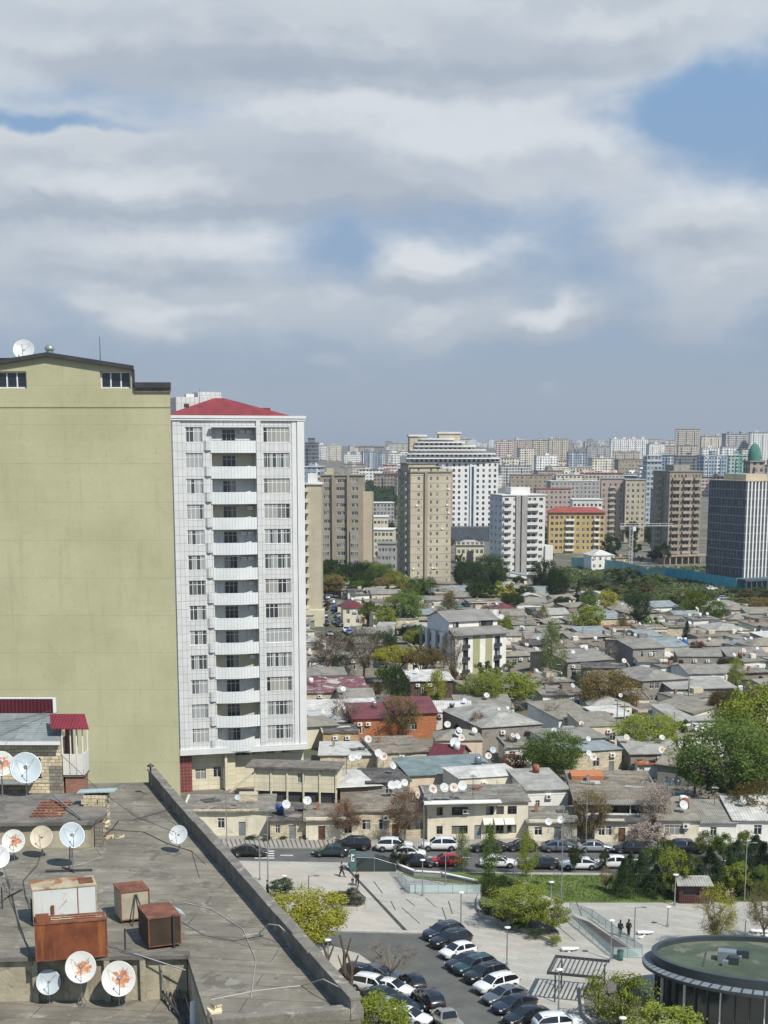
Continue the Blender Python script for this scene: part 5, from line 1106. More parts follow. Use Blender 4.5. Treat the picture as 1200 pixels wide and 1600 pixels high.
    c, W, H = bpx(858, 945, 802, 350)
    t = block('yellow_apartment_house', 'yellow six storey apartment house with white balconies and red roof', 'building', c, W, 13, H, R(-3), 'yellowt', 6, [(.06, 1.4), (.14, 1.4), (.22, 1.4), (.33, 1.4), (.42, 1.4), (.52, 1.4), (.62, 1.2), (.70, 1.2), (.78, 1.2), (.87, 1.4), (.95, 1.4)], wh=1.5, base=1.2, fh=2.9, balc=[('f', .38, 4.2, 1.1, 'towerwhite'), ('f', .86, 2.6, 1.1, 'towerwhite')], sides=('f', 'l', 'r'), sidecols=3)
    q = MB(); e = H + .36; q.add([(-W / 2 - .8, -.8, e), (W / 2 + .8, -.8, e), (W / 2 + .8, 13.8, e), (-W / 2 - .8, 13.8, e), (-W / 2 + 4, 6.5, e + 2.4), (W / 2 - 4, 6.5, e + 2.4)], [(0, 1, 5, 4), (1, 2, 5), (2, 3, 4, 5), (3, 0, 4)]); obj('red_roof', q, mt['redt'], t)
    c, W, H = bpx(1163, 1225, 752, 262); W = 15.5
    t = block('dark_glass_tower', 'dark modern tower with white vertical bars behind a turquoise hoarding', 'building', c, W, 22, H, R(24), 'darkt', 11, 10, ww=.75, wh=2.3, base=4.5, fh=3.1, vb=.5, bands='greyt', roofm='beige1', frame='greyt', sides=('f', 'l'), sidecols=13, depth=.3, glass='glass3', top=(.6, 2.5), ribs=[(.05 + .1 * i, .55, .25) for i in range(10)], ribm='towerwhite')
    q = MB(); q.b2(-W * .75, W * .55, -7, -.01, 3.4, 4.2); obj('podium_slab', q, mt['darkt'], t)
    for i in range(9): x = -W * .72 + i * W * .15; obj('podium_column', MB().b2(x - .25, x + .25, -6.8, -6.3, 0, 3.4), mt['darkt'], t)
    c, W, H = bpx(1036, 1108, 737, 318)
    t = block('brown_balcony_tower', 'brown tower wrapped in balconies, left of the dark tower', 'building', c, W * .78, 15, H, R(18), 'brownt', 12, 9, ww=1.0, wh=1.5, base=4.6, fh=2.9, bands='brownt', sides=('f', 'l'), sidecols=6, balc=[('f', .2, 4, 1.2, 'brownt'), ('f', .55, 4, 1.2, 'pinkt'), ('f', .85, 3, 1.2, 'brownt'), ('l', .5, 5, 1.2, 'brownt')], top=(.5, 2.8))
    q = MB(); q.b2(-W * .6, W * .55, -4, -.01, 3.6, 4.3); obj('podium_slab', q, mt['brownt'], t)
    for i in range(8): x = -W * .56 + i * W * .15; obj('podium_column', MB().b2(x - .3, x + .3, -3.6, -3, 0, 3.6), mt['brownt'], t)
    c, W, H = bpx(940, 975, 748, 395); block('beige_twin_block', 'left half of the beige twin block behind the construction crane', 'building', c, W, 16, H, R(-6), 'pinkt', 10, 4, wh=1.6, base=2, fh=3.0, sides=('f', 'l'), sidecols=4, balc=[('f', .5, 3, 1.0, 'beige1')], roofm='greyt')
    c, W, H = bpx(978, 1009, 750, 392); block('beige_twin_block', 'right half of the beige twin block, with closely spaced windows', 'building', c, W, 16, H, R(-2), 'beige1', 10, 4, wh=1.6, base=2, fh=3.0, sides=('f', 'l'), sidecols=4, roofm='greyt')
    c, W, H = bpx(1011, 1034, 722, 440); block('blue_white_tower', 'slim blue and white tower rising behind the beige twin block', 'building', c, W, 14, H, 0, 'bluet', 14, 4, ww=1.4, wh=1.7, base=2, fh=3.1, bands='towerwhite', sides=('f', 'l'), sidecols=4, top=(.7, 3))
    c, W, H = bpx(1023, 1037, 765, 400); block('pale_infill_block', 'narrow pale block squeezed between the blue-white tower and the brown tower', 'building', c, W, 12, H, 0, 'greyt', 8, 2, wh=1.5, fh=3.0, sides=('f',))
    # classical cream house and neighbours behind the beige tower
    c, W, H = bpx(713, 756, 853, 318)
    t = block('cream_classical_house', 'three storey cream classical house with arched centre beside the beige tower', 'building', c, W, 10, H, 0, 'cream', 3, 6, wh=1.7, base=.6, fh=3.2, sides=('f', 'l', 'r'), sidecols=3, roofm='greyroof')
    q = MB(); e = H + .36; q.add([(-W / 2 - .6, -.6, e), (W / 2 + .6, -.6, e), (W / 2 + .6, 10.6, e), (-W / 2 - .6, 10.6, e), (-W / 2 + 4, 5, e + 2), (W / 2 - 4, 5, e + 2)], [(0, 1, 5, 4), (1, 2, 5), (2, 3, 4, 5), (3, 0, 4)]); obj('hip_roof', q, mt['greyt'], t)
    q = MB(); n = 12; pts = [(-1.5, 0), (1.5, 0), (1.5, 4)] + [(1.5 * cos(pi * i / n), 4 + 1.5 * sin(pi * i / n)) for i in range(1, n)] + [(-1.5, 4)]; q.add([(x, -.05, z + .3) for x, z in pts], [tuple(range(len(pts)))]); obj('arched_doorway', q, mt['dark'], t)
    for nm, lab, x0, x1, yt, Y, wl, fl, cl in (('cream_low_block', 'cream block with pale flat roof between the two beige towers', 572, 606, 808, 372, 'cream', 4, 6), ('cream_low_block', 'wide cream block below the other one, left of the beige tower', 572, 614, 828, 335, 'cream', 4, 7), ('grey_low_block', 'grey white block beneath the wooded hill', 577, 616, 786, 455, 'greyt', 6, 7), ('dark_low_block', 'low dark block with pale roof at the left foot of the beige tower', 590, 618, 850, 300, 'greyt', 3, 5),
                                              ('white_low_block', 'white upper storeys peeking just above the yellow house', 895, 941, 781, 385, 'whitet', 6, 7), ('red_roofed_block', 'grey block with red roof edge behind the yellow house', 838, 893, 764, 470, 'pinkt', 7, 8), ('grey_wide_block', 'wide grey white block above the yellow house', 860, 938, 752, 520, 'greyt', 8, 12), ('dark_roofed_block', 'brown-grey block with a dark flat roof left of the wide grey one', 798, 862, 742, 560, 'brownt', 8, 9),
                                              ('brown_upper_block', 'brown-beige block with dense windows above the twin block', 966, 1013, 718, 640, 'brownt', 10, 9)):
        c, W, H = bpx(x0, x1, yt, Y); tt = block(nm, lab, 'building', c, W, 14, H, R(rnd.uniform(-8, 8)), wl, fl, cl, wh=1.5, fh=(H - 1) / fl, base=.4, vb=.8, roofm='redt' if 'red' in nm else 'greyroof' if 'dark' in nm or 'brown' in nm else 'whitet', sides=('f',), cap=60)
    landmark(665, 830, 'the beige banded tower'); landmark(535, 850, 'the ribbed beige tower'); landmark(820, 835, 'the white stepped tower'); landmark(900, 830, 'the yellow apartment house'); landmark(1150, 850, 'the dark glass tower'); landmark(735, 865, 'the cream classical house'); landmark(975, 800, 'the beige twin block'); landmark(1072, 830, 'the brown balcony tower')
towers()
# ================================================================ skyline
FM = {'cream': facademat('far_cream', (.62, .58, .48), 3.2, 3.0, .5, .45), 'beige': facademat('far_beige', (.50, .45, .36), 3.0, 3.0, .5, .5, band=(.62, .58, .5)), 'white': facademat('far_white', (.76, .76, .73), 3.4, 3.1, .5, .45), 'grey': facademat('far_grey', (.40, .40, .39), 3.0, 3.0, .6, .5, band=(.6, .6, .58)),
      'pink': facademat('far_pink', (.52, .40, .35), 3.2, 3.0, .5, .45, band=(.72, .68, .62)), 'blue': facademat('far_blue', (.26, .34, .42), 3.0, 3.1, .6, .55, acc=(.6, .62, .62), accper=11), 'dark': facademat('far_dark', (.12, .125, .14), 3.0, 3.1, .6, .5, band=(.3, .3, .3)), 'brown': facademat('far_brown', (.36, .30, .235), 3.0, 3.0, .55, .5), 'greenw': facademat('far_green_white', (.40, .50, .44), 3.2, 3.1, .5, .5, acc=(.12, .34, .30), accper=13)}
FR = {k: mat('far_roof_' + k, c, .9, .15, .2) for k, c in {'grey': (.25, .25, .24), 'white': (.5, .5, .48), 'red': (.26, .07, .055), 'green': (.07, .2, .16), 'brown': (.2, .15, .12)}.items()}
def farblock(label, x0, x1, ytop, Y, fm, roof='grey', steps=0, D=None, name='far_apartment_block', group='apartment blocks of the far skyline', dome=False):
    c, W, H = bpx(x0, x1, ytop, Y); D = D or rnd.uniform(12, 20); t = thing(name, label, 'building', c, R(rnd.uniform(-14, 14)), group)
    k = MB(); k.b2(-W / 2, W / 2, 0, D, 0, H)
    for i in range(max(1, int(W / 11))): x = -W / 2 + W * (i + .5) / max(1, int(W / 11)); k.b2(x - 1.6, x + 1.6, -1.1, -.01, 2, H - 2)
    obj('wall', k, FM[fm], t); r = MB(); r.b2(-W / 2 - .5, W / 2 + .5, -.5, D + .5, H, H + .6); obj('roof', r, FR[roof], t)
    r = MB(); n = max(1, int(W / 14)) if not steps else steps
    for i in range(n): x = -W / 2 + W * (i + .5) / n + rnd.uniform(-1, 1); r.b2(x - 2.4, x + 2.4, D * .3, D * .7, H + .61, H + rnd.uniform(2.2, 4.2))
    obj('roof_house', r, FM[fm], t)
    if dome: obj('dome', MB().lathe([(W * .42, H + .6), (W * .42, H + 3.2), (W * .36, H + 5.6), (W * .2, H + 7.6), (.02, H + 8.6), (.01, H + 11)], 16, c=(0, D / 2, 0)), FR['green'], t)
    return t
SKY = [  # label, x0, x1, ytop, distance, facade, roof
 ('pink and white striped block right of the ornate white tower', 776, 803, 690, 1120, 'pink', 'white'), ('pink-grey block joined to the striped one on the far skyline', 804, 831, 688, 1100, 'pink', 'white'), ('slim beige pair, left tower, left of centre on the skyline', 833, 856, 688, 1080, 'beige', 'grey'), ('slim beige pair, right tower, on the far skyline', 858, 888, 686, 1060, 'beige', 'grey'),
 ('small dark blue block with cream side on the skyline', 888, 917, 706, 900, 'blue', 'grey'), ('pale grey-pink block right of the small dark blue one', 918, 953, 698, 1150, 'grey', 'grey'), ('long white and blue block at mid skyline', 955, 1012, 686, 1250, 'white', 'white'), ('low brown blocks row left of the tall beige one', 1012, 1054, 697, 1350, 'pink', 'grey'),
 ('tallest beige block on the right-hand skyline', 1056, 1094, 671, 1150, 'beige', 'brown'), ('cream stepped block right of the tallest beige one', 1096, 1131, 682, 1160, 'cream', 'grey'), ('grey slab with many balconies near the right edge', 1133, 1172, 678, 1050, 'grey', 'grey'), ('white and brown block at the right edge of the skyline', 1173, 1215, 676, 1040, 'white', 'grey'),
 ('low blue-grey block with green roof above the blue-white tower', 1013, 1055, 712, 760, 'blue', 'green'), ('dark blue-grey roofed row beside the brown tower top', 1056, 1098, 712, 740, 'dark', 'grey'), ('white block with blue bays behind the dark glass tower', 1098, 1140, 712, 640, 'blue', 'white'), ('green glass and white block near the domed tower', 1140, 1168, 712, 620, 'greenw', 'white'),
 ('dark lattice building at the left of the skyline beside the white tower', 476, 492, 692, 600, 'dark', 'grey'), ('pale block pair left member above the ribbed tower', 494, 510, 696, 1250, 'white', 'white'), ('wider pale block above the ribbed beige tower', 511, 533, 695, 1220, 'cream', 'white'), ('low white blocks in a row on the left skyline', 538, 566, 710, 1150, 'white', 'white'),
 ('hazy blue-grey block under a crane on the left skyline', 567, 588, 706, 1000, 'blue', 'grey'), ('blue-grey block beside the hazy one, left skyline', 589, 601, 708, 980, 'blue', 'grey'), ('white narrow block just left of the ornate tower', 607, 622, 708, 900, 'white', 'white'), ('pale high block in haze left of the ornate tower', 608, 636, 693, 1500, 'cream', 'grey'),
 ('low block with blue-white roof strip beside the white tower', 474, 500, 730, 420, 'blue', 'white'), ('far hazy block with crane on the left horizon', 601, 612, 690, 2000, 'grey', 'grey'), ('red-roofed block below the hazy left skyline', 598, 620, 727, 800, 'pink', 'red'),
 ('grey-white block right of the wide grey one', 925, 965, 742, 600, 'white', 'grey'), ('grey block behind the dark-roofed one', 782, 830, 728, 750, 'grey', 'grey'), ('brown block beneath the slim beige pair', 840, 880, 736, 720, 'brown', 'brown'), ('pale low block beneath the blue block', 890, 925, 730, 800, 'cream', 'white'),
]
SKY += [('pale cream slab filling the gap right of the striped block', 812, 836, 700, 980, 'cream', 'grey'), ('broad white block low in front of the slim beige pair', 838, 872, 712, 900, 'white', 'white'), ('broad beige block under the long white and blue block', 958, 1000, 706, 980, 'beige', 'grey'), ('cream block with pale roof left of the brown upper block', 925, 958, 716, 840, 'cream', 'white'),
 ('white slab right of the long white and blue block', 1014, 1040, 694, 1180, 'white', 'grey'), ('beige slab before the tallest beige block', 1060, 1090, 696, 980, 'beige', 'grey'), ('white block before the cream stepped one', 1098, 1124, 700, 930, 'white', 'white'), ('grey-white slab left of the green glass block', 1128, 1150, 698, 900, 'white', 'grey'), ('pale block behind the green-domed tower', 1160, 1186, 702, 880, 'cream', 'grey'),
 ('cream block above the white stepped tower', 780, 812, 716, 820, 'cream', 'grey'), ('white and grey block between twin block and slim blue tower', 1000, 1016, 728, 560, 'white', 'grey')]
for s in SKY: farblock(s[0], *s[1:5], s[5], s[6])
farblock('tower with a green dome behind the dark glass tower', 1172, 1196, 722, 330, 'brown', 'grey', dome=True, D=9)
farblock('grey tower at the right edge beside the green-domed one', 1198, 1240, 728, 420, 'grey', 'grey'); farblock('brown block beside the dark tower beyond the right edge', 1235, 1330, 745, 290, 'beige', 'grey')
LANDF = [(800, 688, 'pink striped block'), (860, 686, 'slim beige pair'), (985, 686, 'long white and blue block'), (1075, 671, 'tallest beige block'), (1150, 680, 'grey balcony slab'), (520, 700, 'pale left pair'), (600, 705, 'hazy blue-grey block')]
fr = random.Random(21); ks = ['cream', 'beige', 'white', 'grey', 'pink', 'white', 'beige', 'cream', 'blue', 'cream', 'white', 'brown']; cnt = {}
CN = {'cream': 'cream', 'beige': 'beige', 'white': 'white', 'grey': 'grey', 'pink': 'pinkish', 'brown': 'brown', 'blue': 'blue-grey', 'dark': 'dark', 'greenw': 'greenish'}
for i in range(240):
    Y = 560 + 2100 * fr.random() ** 1.35; x = fr.uniform(470, 1215)
    w_ = fr.uniform(14, 34) * F / (Y * YS); 
    yt = 685 + fr.random() * 9 if Y > 1500 else 708 + (1500 - Y) / 940 * 38 + fr.uniform(-6, 6)
    if x < 640: yt = max(yt, 697)
    c, W, H = bpx(x - w_ / 2, x + w_ / 2, yt, Y)
    if H < 8: continue
    k = fr.choice(ks); t = farblock(None, x - w_ / 2, x + w_ / 2, yt, Y, k, fr.choice(['grey', 'white', 'grey', 'red', 'brown'])); nb = min(LANDF, key=lambda l: abs(l[0] - x))
    side = 'left' if x < nb[0] else 'right'; key = (k, side, nb[2]); cnt[key] = cnt.get(key, 0) + 1
    t['label'] = f"small hazy {CN[k]} block, {ORD[cnt[key] - 1]} such {side} of the {nb[2]}"
# crane
def crane():
    c = far(985, 880, 300 * YS); c.z = 0; t = thing('tower_crane', 'pale lattice tower crane before the beige twin block', 'crane', c, R(8)); H = far(985, 822, 300 * YS).z
    k = MB()
    for x in (-.6, .6):
        for y in (-.6, .6): k.tube((x, y, 0), (x, y, H), .09, .09, 4)
    for i in range(int(H / 1.5)):
        z = i * 1.5
        for a, b_ in (((-.6, -.6), (.6, -.6)), ((.6, .6), (-.6, .6)), ((-.6, .6), (-.6, -.6)), ((.6, -.6), (.6, .6))): k.tube((*a, z), (*b_, z + 1.5), .05, .05, 4)
    obj('mast', k, mt['whitet'], t); k = MB()
    for x0, x1 in ((-5, 18),):
        k.tube((x0, -.5, H), (x1, -.5, H), .08, .08, 4); k.tube((x0, .5, H), (x1, .5, H), .08, .08, 4); k.tube((x0, 0, H + 1), (x1, 0, H + 1), .08, .08, 4)
        for i in range(15): x = x0 + i * 1.5; k.tube((x, -.5, H), (x + .75, 0, H + 1), .04, .04, 3); k.tube((x + .75, 0, H + 1), (x + 1.5, .5, H), .04, .04, 3)
    obj('jib', k, mt['whitet'], t); obj('cab', MB().b2(.6, 1.8, -.5, .5, H - 2, H - .3), mt['white'], t); obj('counterweight', MB().b2(-5, -3.2, -.6, .6, H - 1.4, H), mt['concrete'], t)
crane()
c = far(570, 716, 980 * YS); t = thing('tower_crane', 'tiny dark crane above the hazy blue-grey block', 'crane', (c.x, 980 * YS, c.z)); obj('mast', MB().b2(-.6, .6, -.6, .6, -20, 16), mt['dark'], t); obj('jib', MB().b2(-14, 26, -.5, .5, 14, 15.2), mt['dark'], t)
# ================================================================ old-quarter houses
def feltmat(name, col, alt):
    m, nt, b = newmat(name); v = objvec(nt); mp = nt.add('ShaderNodeMapping', {0: v}); mp.inputs['Rotation'].default_value = (0, 0, R(4))
    br = nt.add('ShaderNodeTexBrick', {'Vector': mp.outputs[0], 'Color1': (1.15, 1.15, 1.15, 1), 'Color2': (.72, .72, .72, 1), 'Mortar': (.35, .35, .35, 1), 'Scale': 1.0, 'Mortar Size': .03, 'Brick Width': 3.6, 'Row Height': 1.05})
    c = nt.mix(nt.ramp(nt.noise(v, .45, 6, .65, .3), .32, .68), c4(col, .7), c4(col, 1.25)); c = nt.mix(.85, c, br.outputs[0], 'MULTIPLY')
    c = nt.mix(nt.ramp(nt.noise(v, 1.1, 6, .7, .5), .54, .62, 0, .75), c, c4(alt)); c = nt.mix(nt.ramp(nt.noise(v, 4.5, 4, .7), .55, .66, 0, .6), c, c4(col, .4))
    c = nt.mix(nt.ramp(nt.noise(nt.vm('ADD', v, (5, 5, 0)), 2.6, 3, .6), .66, .7, 0, .8), c, (.50, .48, .43, 1))
    nt.put(b.inputs['Base Color'], c); b.inputs['Roughness'].default_value = .95
    bp = nt.add('ShaderNodeBump', {'Strength': .6, 'Distance': .08, 'Height': nt.noise(v, 1.8, 6, .7)}); nt.put(b.inputs['Normal'], bp.outputs[0]); return m
mt.update({
 'w_cream': mat('wall_cream', (.68, .63, .50), .9, .1, .6, stain=((.26, .23, .18), .9, .6, .58), streak=((.3, .26, .2), 1.5, .5, .55)), 'w_stone': blocks('wall_stone', (.55, .48, .34), .45, .22, .014, (.22, .19, .15), c2=(.66, .58, .42), stain=((.3, .27, .22), .8, .6, .55)),
 'w_grey': blocks('wall_grey_block', (.30, .28, .24), .42, .2, .014, (.15, .14, .12), stain=((.14, .13, .12), .7, .5, .55)), 'w_white': mat('wall_whitewash', (.76, .75, .70), .9, .08, .6, stain=((.34, .31, .26), .9, .6, .6), streak=((.4, .36, .3), 1.5, .5, .56)),
 'w_orange': blocks('wall_orange_brick', (.42, .15, .06), .26, .09, .01, (.25, .12, .07), c2=(.52, .2, .08), stain=((.22, .12, .08), .8, .6, .56)), 'w_yellow': blocks('wall_yellow_stone', (.46, .34, .17), .42, .2, .014, (.25, .18, .1), c2=(.54, .42, .24)), 'w_pink': mat('wall_pale_pink', (.66, .54, .42), .9, .08, .6, streak=((.36, .3, .24), 1.4, .5, .56)), 'w_brown': blocks('wall_brown_block', (.28, .22, .17), .42, .2, .014, (.12, .1, .08)),
 'w_wood': sheet('wall_weathered_wood', (.16, .11, .075), .3, 0, .9),
 'r_felt': feltmat('roof_felt_grey', (.215, .198, .165), (.32, .30, .255)), 'r_brown': feltmat('roof_felt_brown', (.24, .205, .155), (.13, .11, .085)), 'r_dark': feltmat('roof_felt_dark', (.085, .08, .075), (.22, .20, .18)), 'r_faded': sheet('roof_sheet_faded_red', (.20, .075, .075), .3, 0, .7, stain=((.5, .48, .45), .35, .85, .5), var=.3),
 'r_grey': sheet('roof_sheet_grey', (.37, .36, .32), .3, 0, .8, stain=((.18, .16, .13), .6, .6, .56)), 'r_greyy': sheet('roof_sheet_grey_cross', (.27, .255, .22), .3, 0, .85, stain=((.15, .13, .11), .6, .6, .54)), 'r_white': sheet('roof_sheet_white', (.58, .57, .53), .4, 0, .75, stain=((.36, .32, .27), .6, .5, .6)),
 'r_blue': sheet('roof_sheet_bluegrey', (.27, .31, .31), .3, 0, .7, stain=((.2, .2, .19), .6, .5, .58)), 'r_teal': sheet('roof_sheet_teal_grey', (.20, .255, .25), .3, 0, .6, stain=((.3, .3, .28), .5, .6, .58)), 'r_red': sheet('roof_sheet_red', (.18, .045, .045), .3, 0, .5, stain=((.18, .06, .05), .6, .5, .58)), 'r_maroon': sheet('roof_sheet_maroon', (.13, .022, .028), .3, 0, .5), 'r_green': sheet('roof_sheet_green', (.07, .16, .12), .3, 0, .5),
 'r_asb': sheet('roof_asbestos', (.30, .275, .22), .18, 0, .95, stain=((.15, .14, .11), .5, .6, .52)), 'tarp': mat('patched_tarp', (.46, .46, .43), .8, .15, .8, stain=((.22, .21, .19), .8, .6, .55), bump=.5), 'bluebarrel': mat('blue_plastic', (.03, .10, .30), .5, .1)})
_a = MB(); _a.b2(-.42, .42, -.36, -.01, -.3, .28, 0); _a.lathe([(.01, -.372), (.2, -.368)], 10, mi=1, c=(-.1, 0, 0), mat=Matrix.Rotation(R(-90), 3, 'X')); ACM = _a.mesh('ac_unit', [mt['white'], mt['dark']])
def house(label, x0, x1, yt, H=3.4, D=8.0, rot=0, wall='w_cream', roof='r_felt', kind='flat', wins=(), floors=1, eave=.35, rise=1.2, phrase=None, pos=None, W=None, name='house', group=None, door=None, rtilt=.25, side_w=2, frame='frame'):
    if pos is None:
        p = at((x0 + x1) / 2, yt, H); dep = (p - Vector((0, 0, CH))).dot(FV); W = (x1 - x0) / F * dep * (1 / max(.8, cos(R(rot)))); pos = Vector((p.x, p.y, 0))
    root = thing(name, label, 'house', pos, R(rot), group); k = MB(); Wn = Win(root, 40)
    fh = H / floors; ops = []; k0 = -W / 2
    nw = wins if isinstance(wins, int) else len(wins)
    fr = [((i + .5) / nw, 1.0) for i in range(nw)] if isinstance(wins, int) else list(wins)
    for f in range(floors):
        for u, w_ in fr: u_ = u * W; w2 = min(w_, W / max(1, nw) * .8); v0 = f * fh + fh * .34; ops.append((max(.1, u_ - w2 / 2), min(W - .1, u_ + w2 / 2), v0, v0 + min(1.35, fh * .45)))
    dop = None
    if door is not None: dop = (door * W - .45, door * W + .45, 0.02, 2.0); ops = [q for q in ops if q[2] > 2.1 or q[1] < dop[0] - .1 or q[0] > dop[1] + .1] + [dop]
    facade(k, (-W / 2, 0, 0), (1, 0, 0), W, H, ops, .2)
    sops = [((i + .5) / side_w * D - .45, (i + .5) / side_w * D + .45, H - fh + fh * .34, H - fh + fh * .34 + 1.1) for i in range(side_w)] if (wins and D > 4 and H > 2.6) else []
    facade(k, (W / 2, 0, 0), (0, 1, 0), D, H, sops, .2); facade(k, (-W / 2, D, 0), (0, -1, 0), D, H, sops, .2); k.quad((W / 2, D, 0), (-W / 2, D, 0), (-W / 2, D, H), (W / 2, D, H))
    if kind == 'gable':
        for s in (-1, 1): k.add([(s * W / 2, 0, H), (s * W / 2, D, H), (s * W / 2, D / 2, H + rise)], [(0, 1, 2)])
    if kind == 'gabley': k.add([(-W / 2, 0, H), (W / 2, 0, H), (0, 0, H + rise), (-W / 2, D, H), (W / 2, D, H), (0, D, H + rise)], [(0, 1, 2), (5, 4, 3)])
    if kind == 'shed': k.add([(-W / 2, D, H), (W / 2, D, H), (W / 2, D, H + rise), (-W / 2, D, H + rise), (-W / 2, 0, H), (W / 2, 0, H)], [(1, 0, 3, 2), (4, 0, 3), (1, 5, 2)])
    obj('wall', k, mt[wall], root)
    for q in ops:
        if q is dop: obj('door', MB().b2(q[0] - W / 2, q[1] - W / 2, .1, .16, .02, 2.0), mt['door' if rnd.random() < .6 else 'doorg'], root)
        else: Wn.put((-W / 2, 0, 0), (1, 0, 0), *q[:4], .2, 1 if q[1] - q[0] < 1.6 else 3, 1, frame)
    for q in sops: Wn.put((W / 2, 0, 0), (0, 1, 0), *q[:4], .2, 1, 0, frame); Wn.put((-W / 2, D, 0), (0, -1, 0), *q[:4], .2, 1, 0, frame)
    r = MB(); e = eave; t = .12; hw = W / 2 + e; d0, d1 = -e, D + e
    if kind == 'flat':
        n = 5; pts = []; j = lambda a: a + rnd.uniform(-.12, .12)
        pts = [(-hw + (2 * hw) * i / n, j(d0)) for i in range(n + 1)] + [(hw, j(d0) + (d1 - d0) * .5)] + [(hw - (2 * hw) * i / n, j(d1)) for i in range(n + 1)] + [(-hw, d0 + (d1 - d0) * .5)]
        r.prism(pts, H, lambda p: H + .14 + .015 * (p[1]) + rtilt * 0); 
    elif kind == 'shed': r.add([(-hw, d0, H), (hw, d0, H), (hw, d1, H + rise), (-hw, d1, H + rise), (-hw, d0, H + t), (hw, d0, H + t), (hw, d1, H + rise + t), (-hw, d1, H + rise + t)], [(3, 2, 1, 0), (4, 5, 6, 7), (0, 1, 5, 4), (1, 2, 6, 5), (2, 3, 7, 6), (3, 0, 4, 7)])
    elif kind == 'gable': m_ = D / 2; r.add([(-hw, d0, H - .1), (hw, d0, H - .1), (hw, m_, H + rise), (-hw, m_, H + rise), (hw, d1, H - .1), (-hw, d1, H - .1)] + [(-hw, d0, H - .1 + t), (hw, d0, H - .1 + t), (hw, m_, H + rise + t), (-hw, m_, H + rise + t), (hw, d1, H - .1 + t), (-hw, d1, H - .1 + t)], [(6, 7, 8, 9), (9, 8, 10, 11), (3, 2, 1, 0), (5, 4, 2, 3), (0, 1, 7, 6), (4, 5, 11, 10), (1, 2, 8, 7), (2, 4, 10, 8), (3, 0, 6, 9), (5, 3, 9, 11)])
    elif kind == 'gabley': r.add([(-hw, d0, H - .1), (0, d0, H + rise), (0, d1, H + rise), (-hw, d1, H - .1), (hw, d0, H - .1), (hw, d1, H - .1)] + [(-hw, d0, H - .1 + t), (0, d0, H + rise + t), (0, d1, H + rise + t), (-hw, d1, H - .1 + t), (hw, d0, H - .1 + t), (hw, d1, H - .1 + t)], [(6, 7, 8, 9), (7, 10, 11, 8), (3, 2, 1, 0), (2, 5, 4, 1), (0, 1, 7, 6), (1, 4, 10, 7), (3, 0, 6, 9), (4, 5, 11, 10), (5, 2, 8, 11), (2, 3, 9, 8)])
    elif kind == 'hip': i_ = min(W, D) * .42; ix = i_ if W >= D else W * .48; iy = D * .48 if W >= D else i_; r.add([(-hw, d0, H), (hw, d0, H), (hw, d1, H), (-hw, d1, H), (-hw + ix, d0 + iy, H + rise), (hw - ix, d0 + iy, H + rise), (hw - ix, d1 - iy, H + rise), (-hw + ix, d1 - iy, H + rise)], [(0, 1, 5, 4), (1, 2, 6, 5), (2, 3, 7, 6), (3, 0, 4, 7), (4, 5, 6, 7), (3, 2, 1, 0)])
    obj('roof', r, mt[roof], root)
    if kind in ('flat',) and W > 4:
        if rnd.random() < .7:      # low parapet or patch sheets on the roof
            for _ in range(rnd.randint(1, 4)):
                q = MB(); x, y = rnd.uniform(-W * .4, W * .3), rnd.uniform(.4, D * .7); a, b_ = rnd.uniform(.8, 2.6), rnd.uniform(.8, 2.2); z = H + .14 + .015 * y + rnd.uniform(.03, .12); q.box((x + a / 2, y + b_ / 2, z), (a, b_, .03), rnd.uniform(-.5, .5))
                obj('roof_patch', q, mt[rnd.choice(['r_grey', 'tarp', 'r_brown', 'r_greyy', 'r_dark', 'rust'])], root)
        if rnd.random() < .4: obj('roof_room', MB().b2(*sorted((W * .1, W * .32)), D * .55, D * .8, H + .1, H + 1.1), mt[rnd.choice(['w_grey', 'w_stone', 'w_cream', 'w_brown'])], root)
        if rnd.random() < .55:
            sx = rnd.choice((-1, 1)); obj('parapet', MB().b2(sx * (W / 2 + .1) - .12, sx * (W / 2 + .1) + .12, -.1, D * rnd.uniform(.6, 1), H + .1, H + rnd.uniform(.35, .6)), mt[rnd.choice([wall, 'concrete', 'w_stone'])], root)
        if rnd.random() < .4: obj('parapet', MB().b2(-W / 2, W / 2 * rnd.uniform(.2, 1), -.16, .06, H + .1, H + rnd.uniform(.3, .5)), mt[rnd.choice([wall, 'concrete', 'w_stone'])], root)
        if rnd.random() < .4: obj('chimney', MB().b2(-W * .3, -W * .3 + .45, D * .6, D * .6 + .45, H, H + 1.2), mt[rnd.choice(['w_grey', 'brick'])], root)
    if H > 2.9 and W > 5:
        for _ in range(rnd.choice([0, 1, 1, 2])): link('ac_unit', ACM, root, (rnd.uniform(-W * .42, W * .42), -.02, H * .78))
    root['hh'] = H + (rise * .5 if kind != 'flat' else .2); root['ww'] = W; root['dd'] = D
    if label is None: pend(root, phrase, 'house', pos + Vector((0, 0, H)))
    return root
FOOT = []       # footprints already taken: centre, radius
HL = []
def H_(label, x0, x1, yt, lm=None, **kw):
    if yt < 1240:
        kw['rot'] = kw.get('rot', 0) + 9; kw['D'] = kw.get('D', 8) * 1.2
    h = house(label, x0, x1, yt, **kw); W, D = h['ww'], h['dd']; rz = h.rotation_euler.z
    for sy in range(max(1, round(D / 5))):
        for sx in range(max(1, round(W / 5))):
            l = Vector((-W / 2 + W * (sx + .5) / max(1, round(W / 5)), D * (sy + .5) / max(1, round(D / 5)), 0)); l.rotate(Matrix.Rotation(rz, 3, 'Z')); FOOT.append((h.location.x + l.x, h.location.y + l.y, 2.6))
    HL.append(h)
    if lm: landmark((x0 + x1) / 2, yt, lm)
    return h
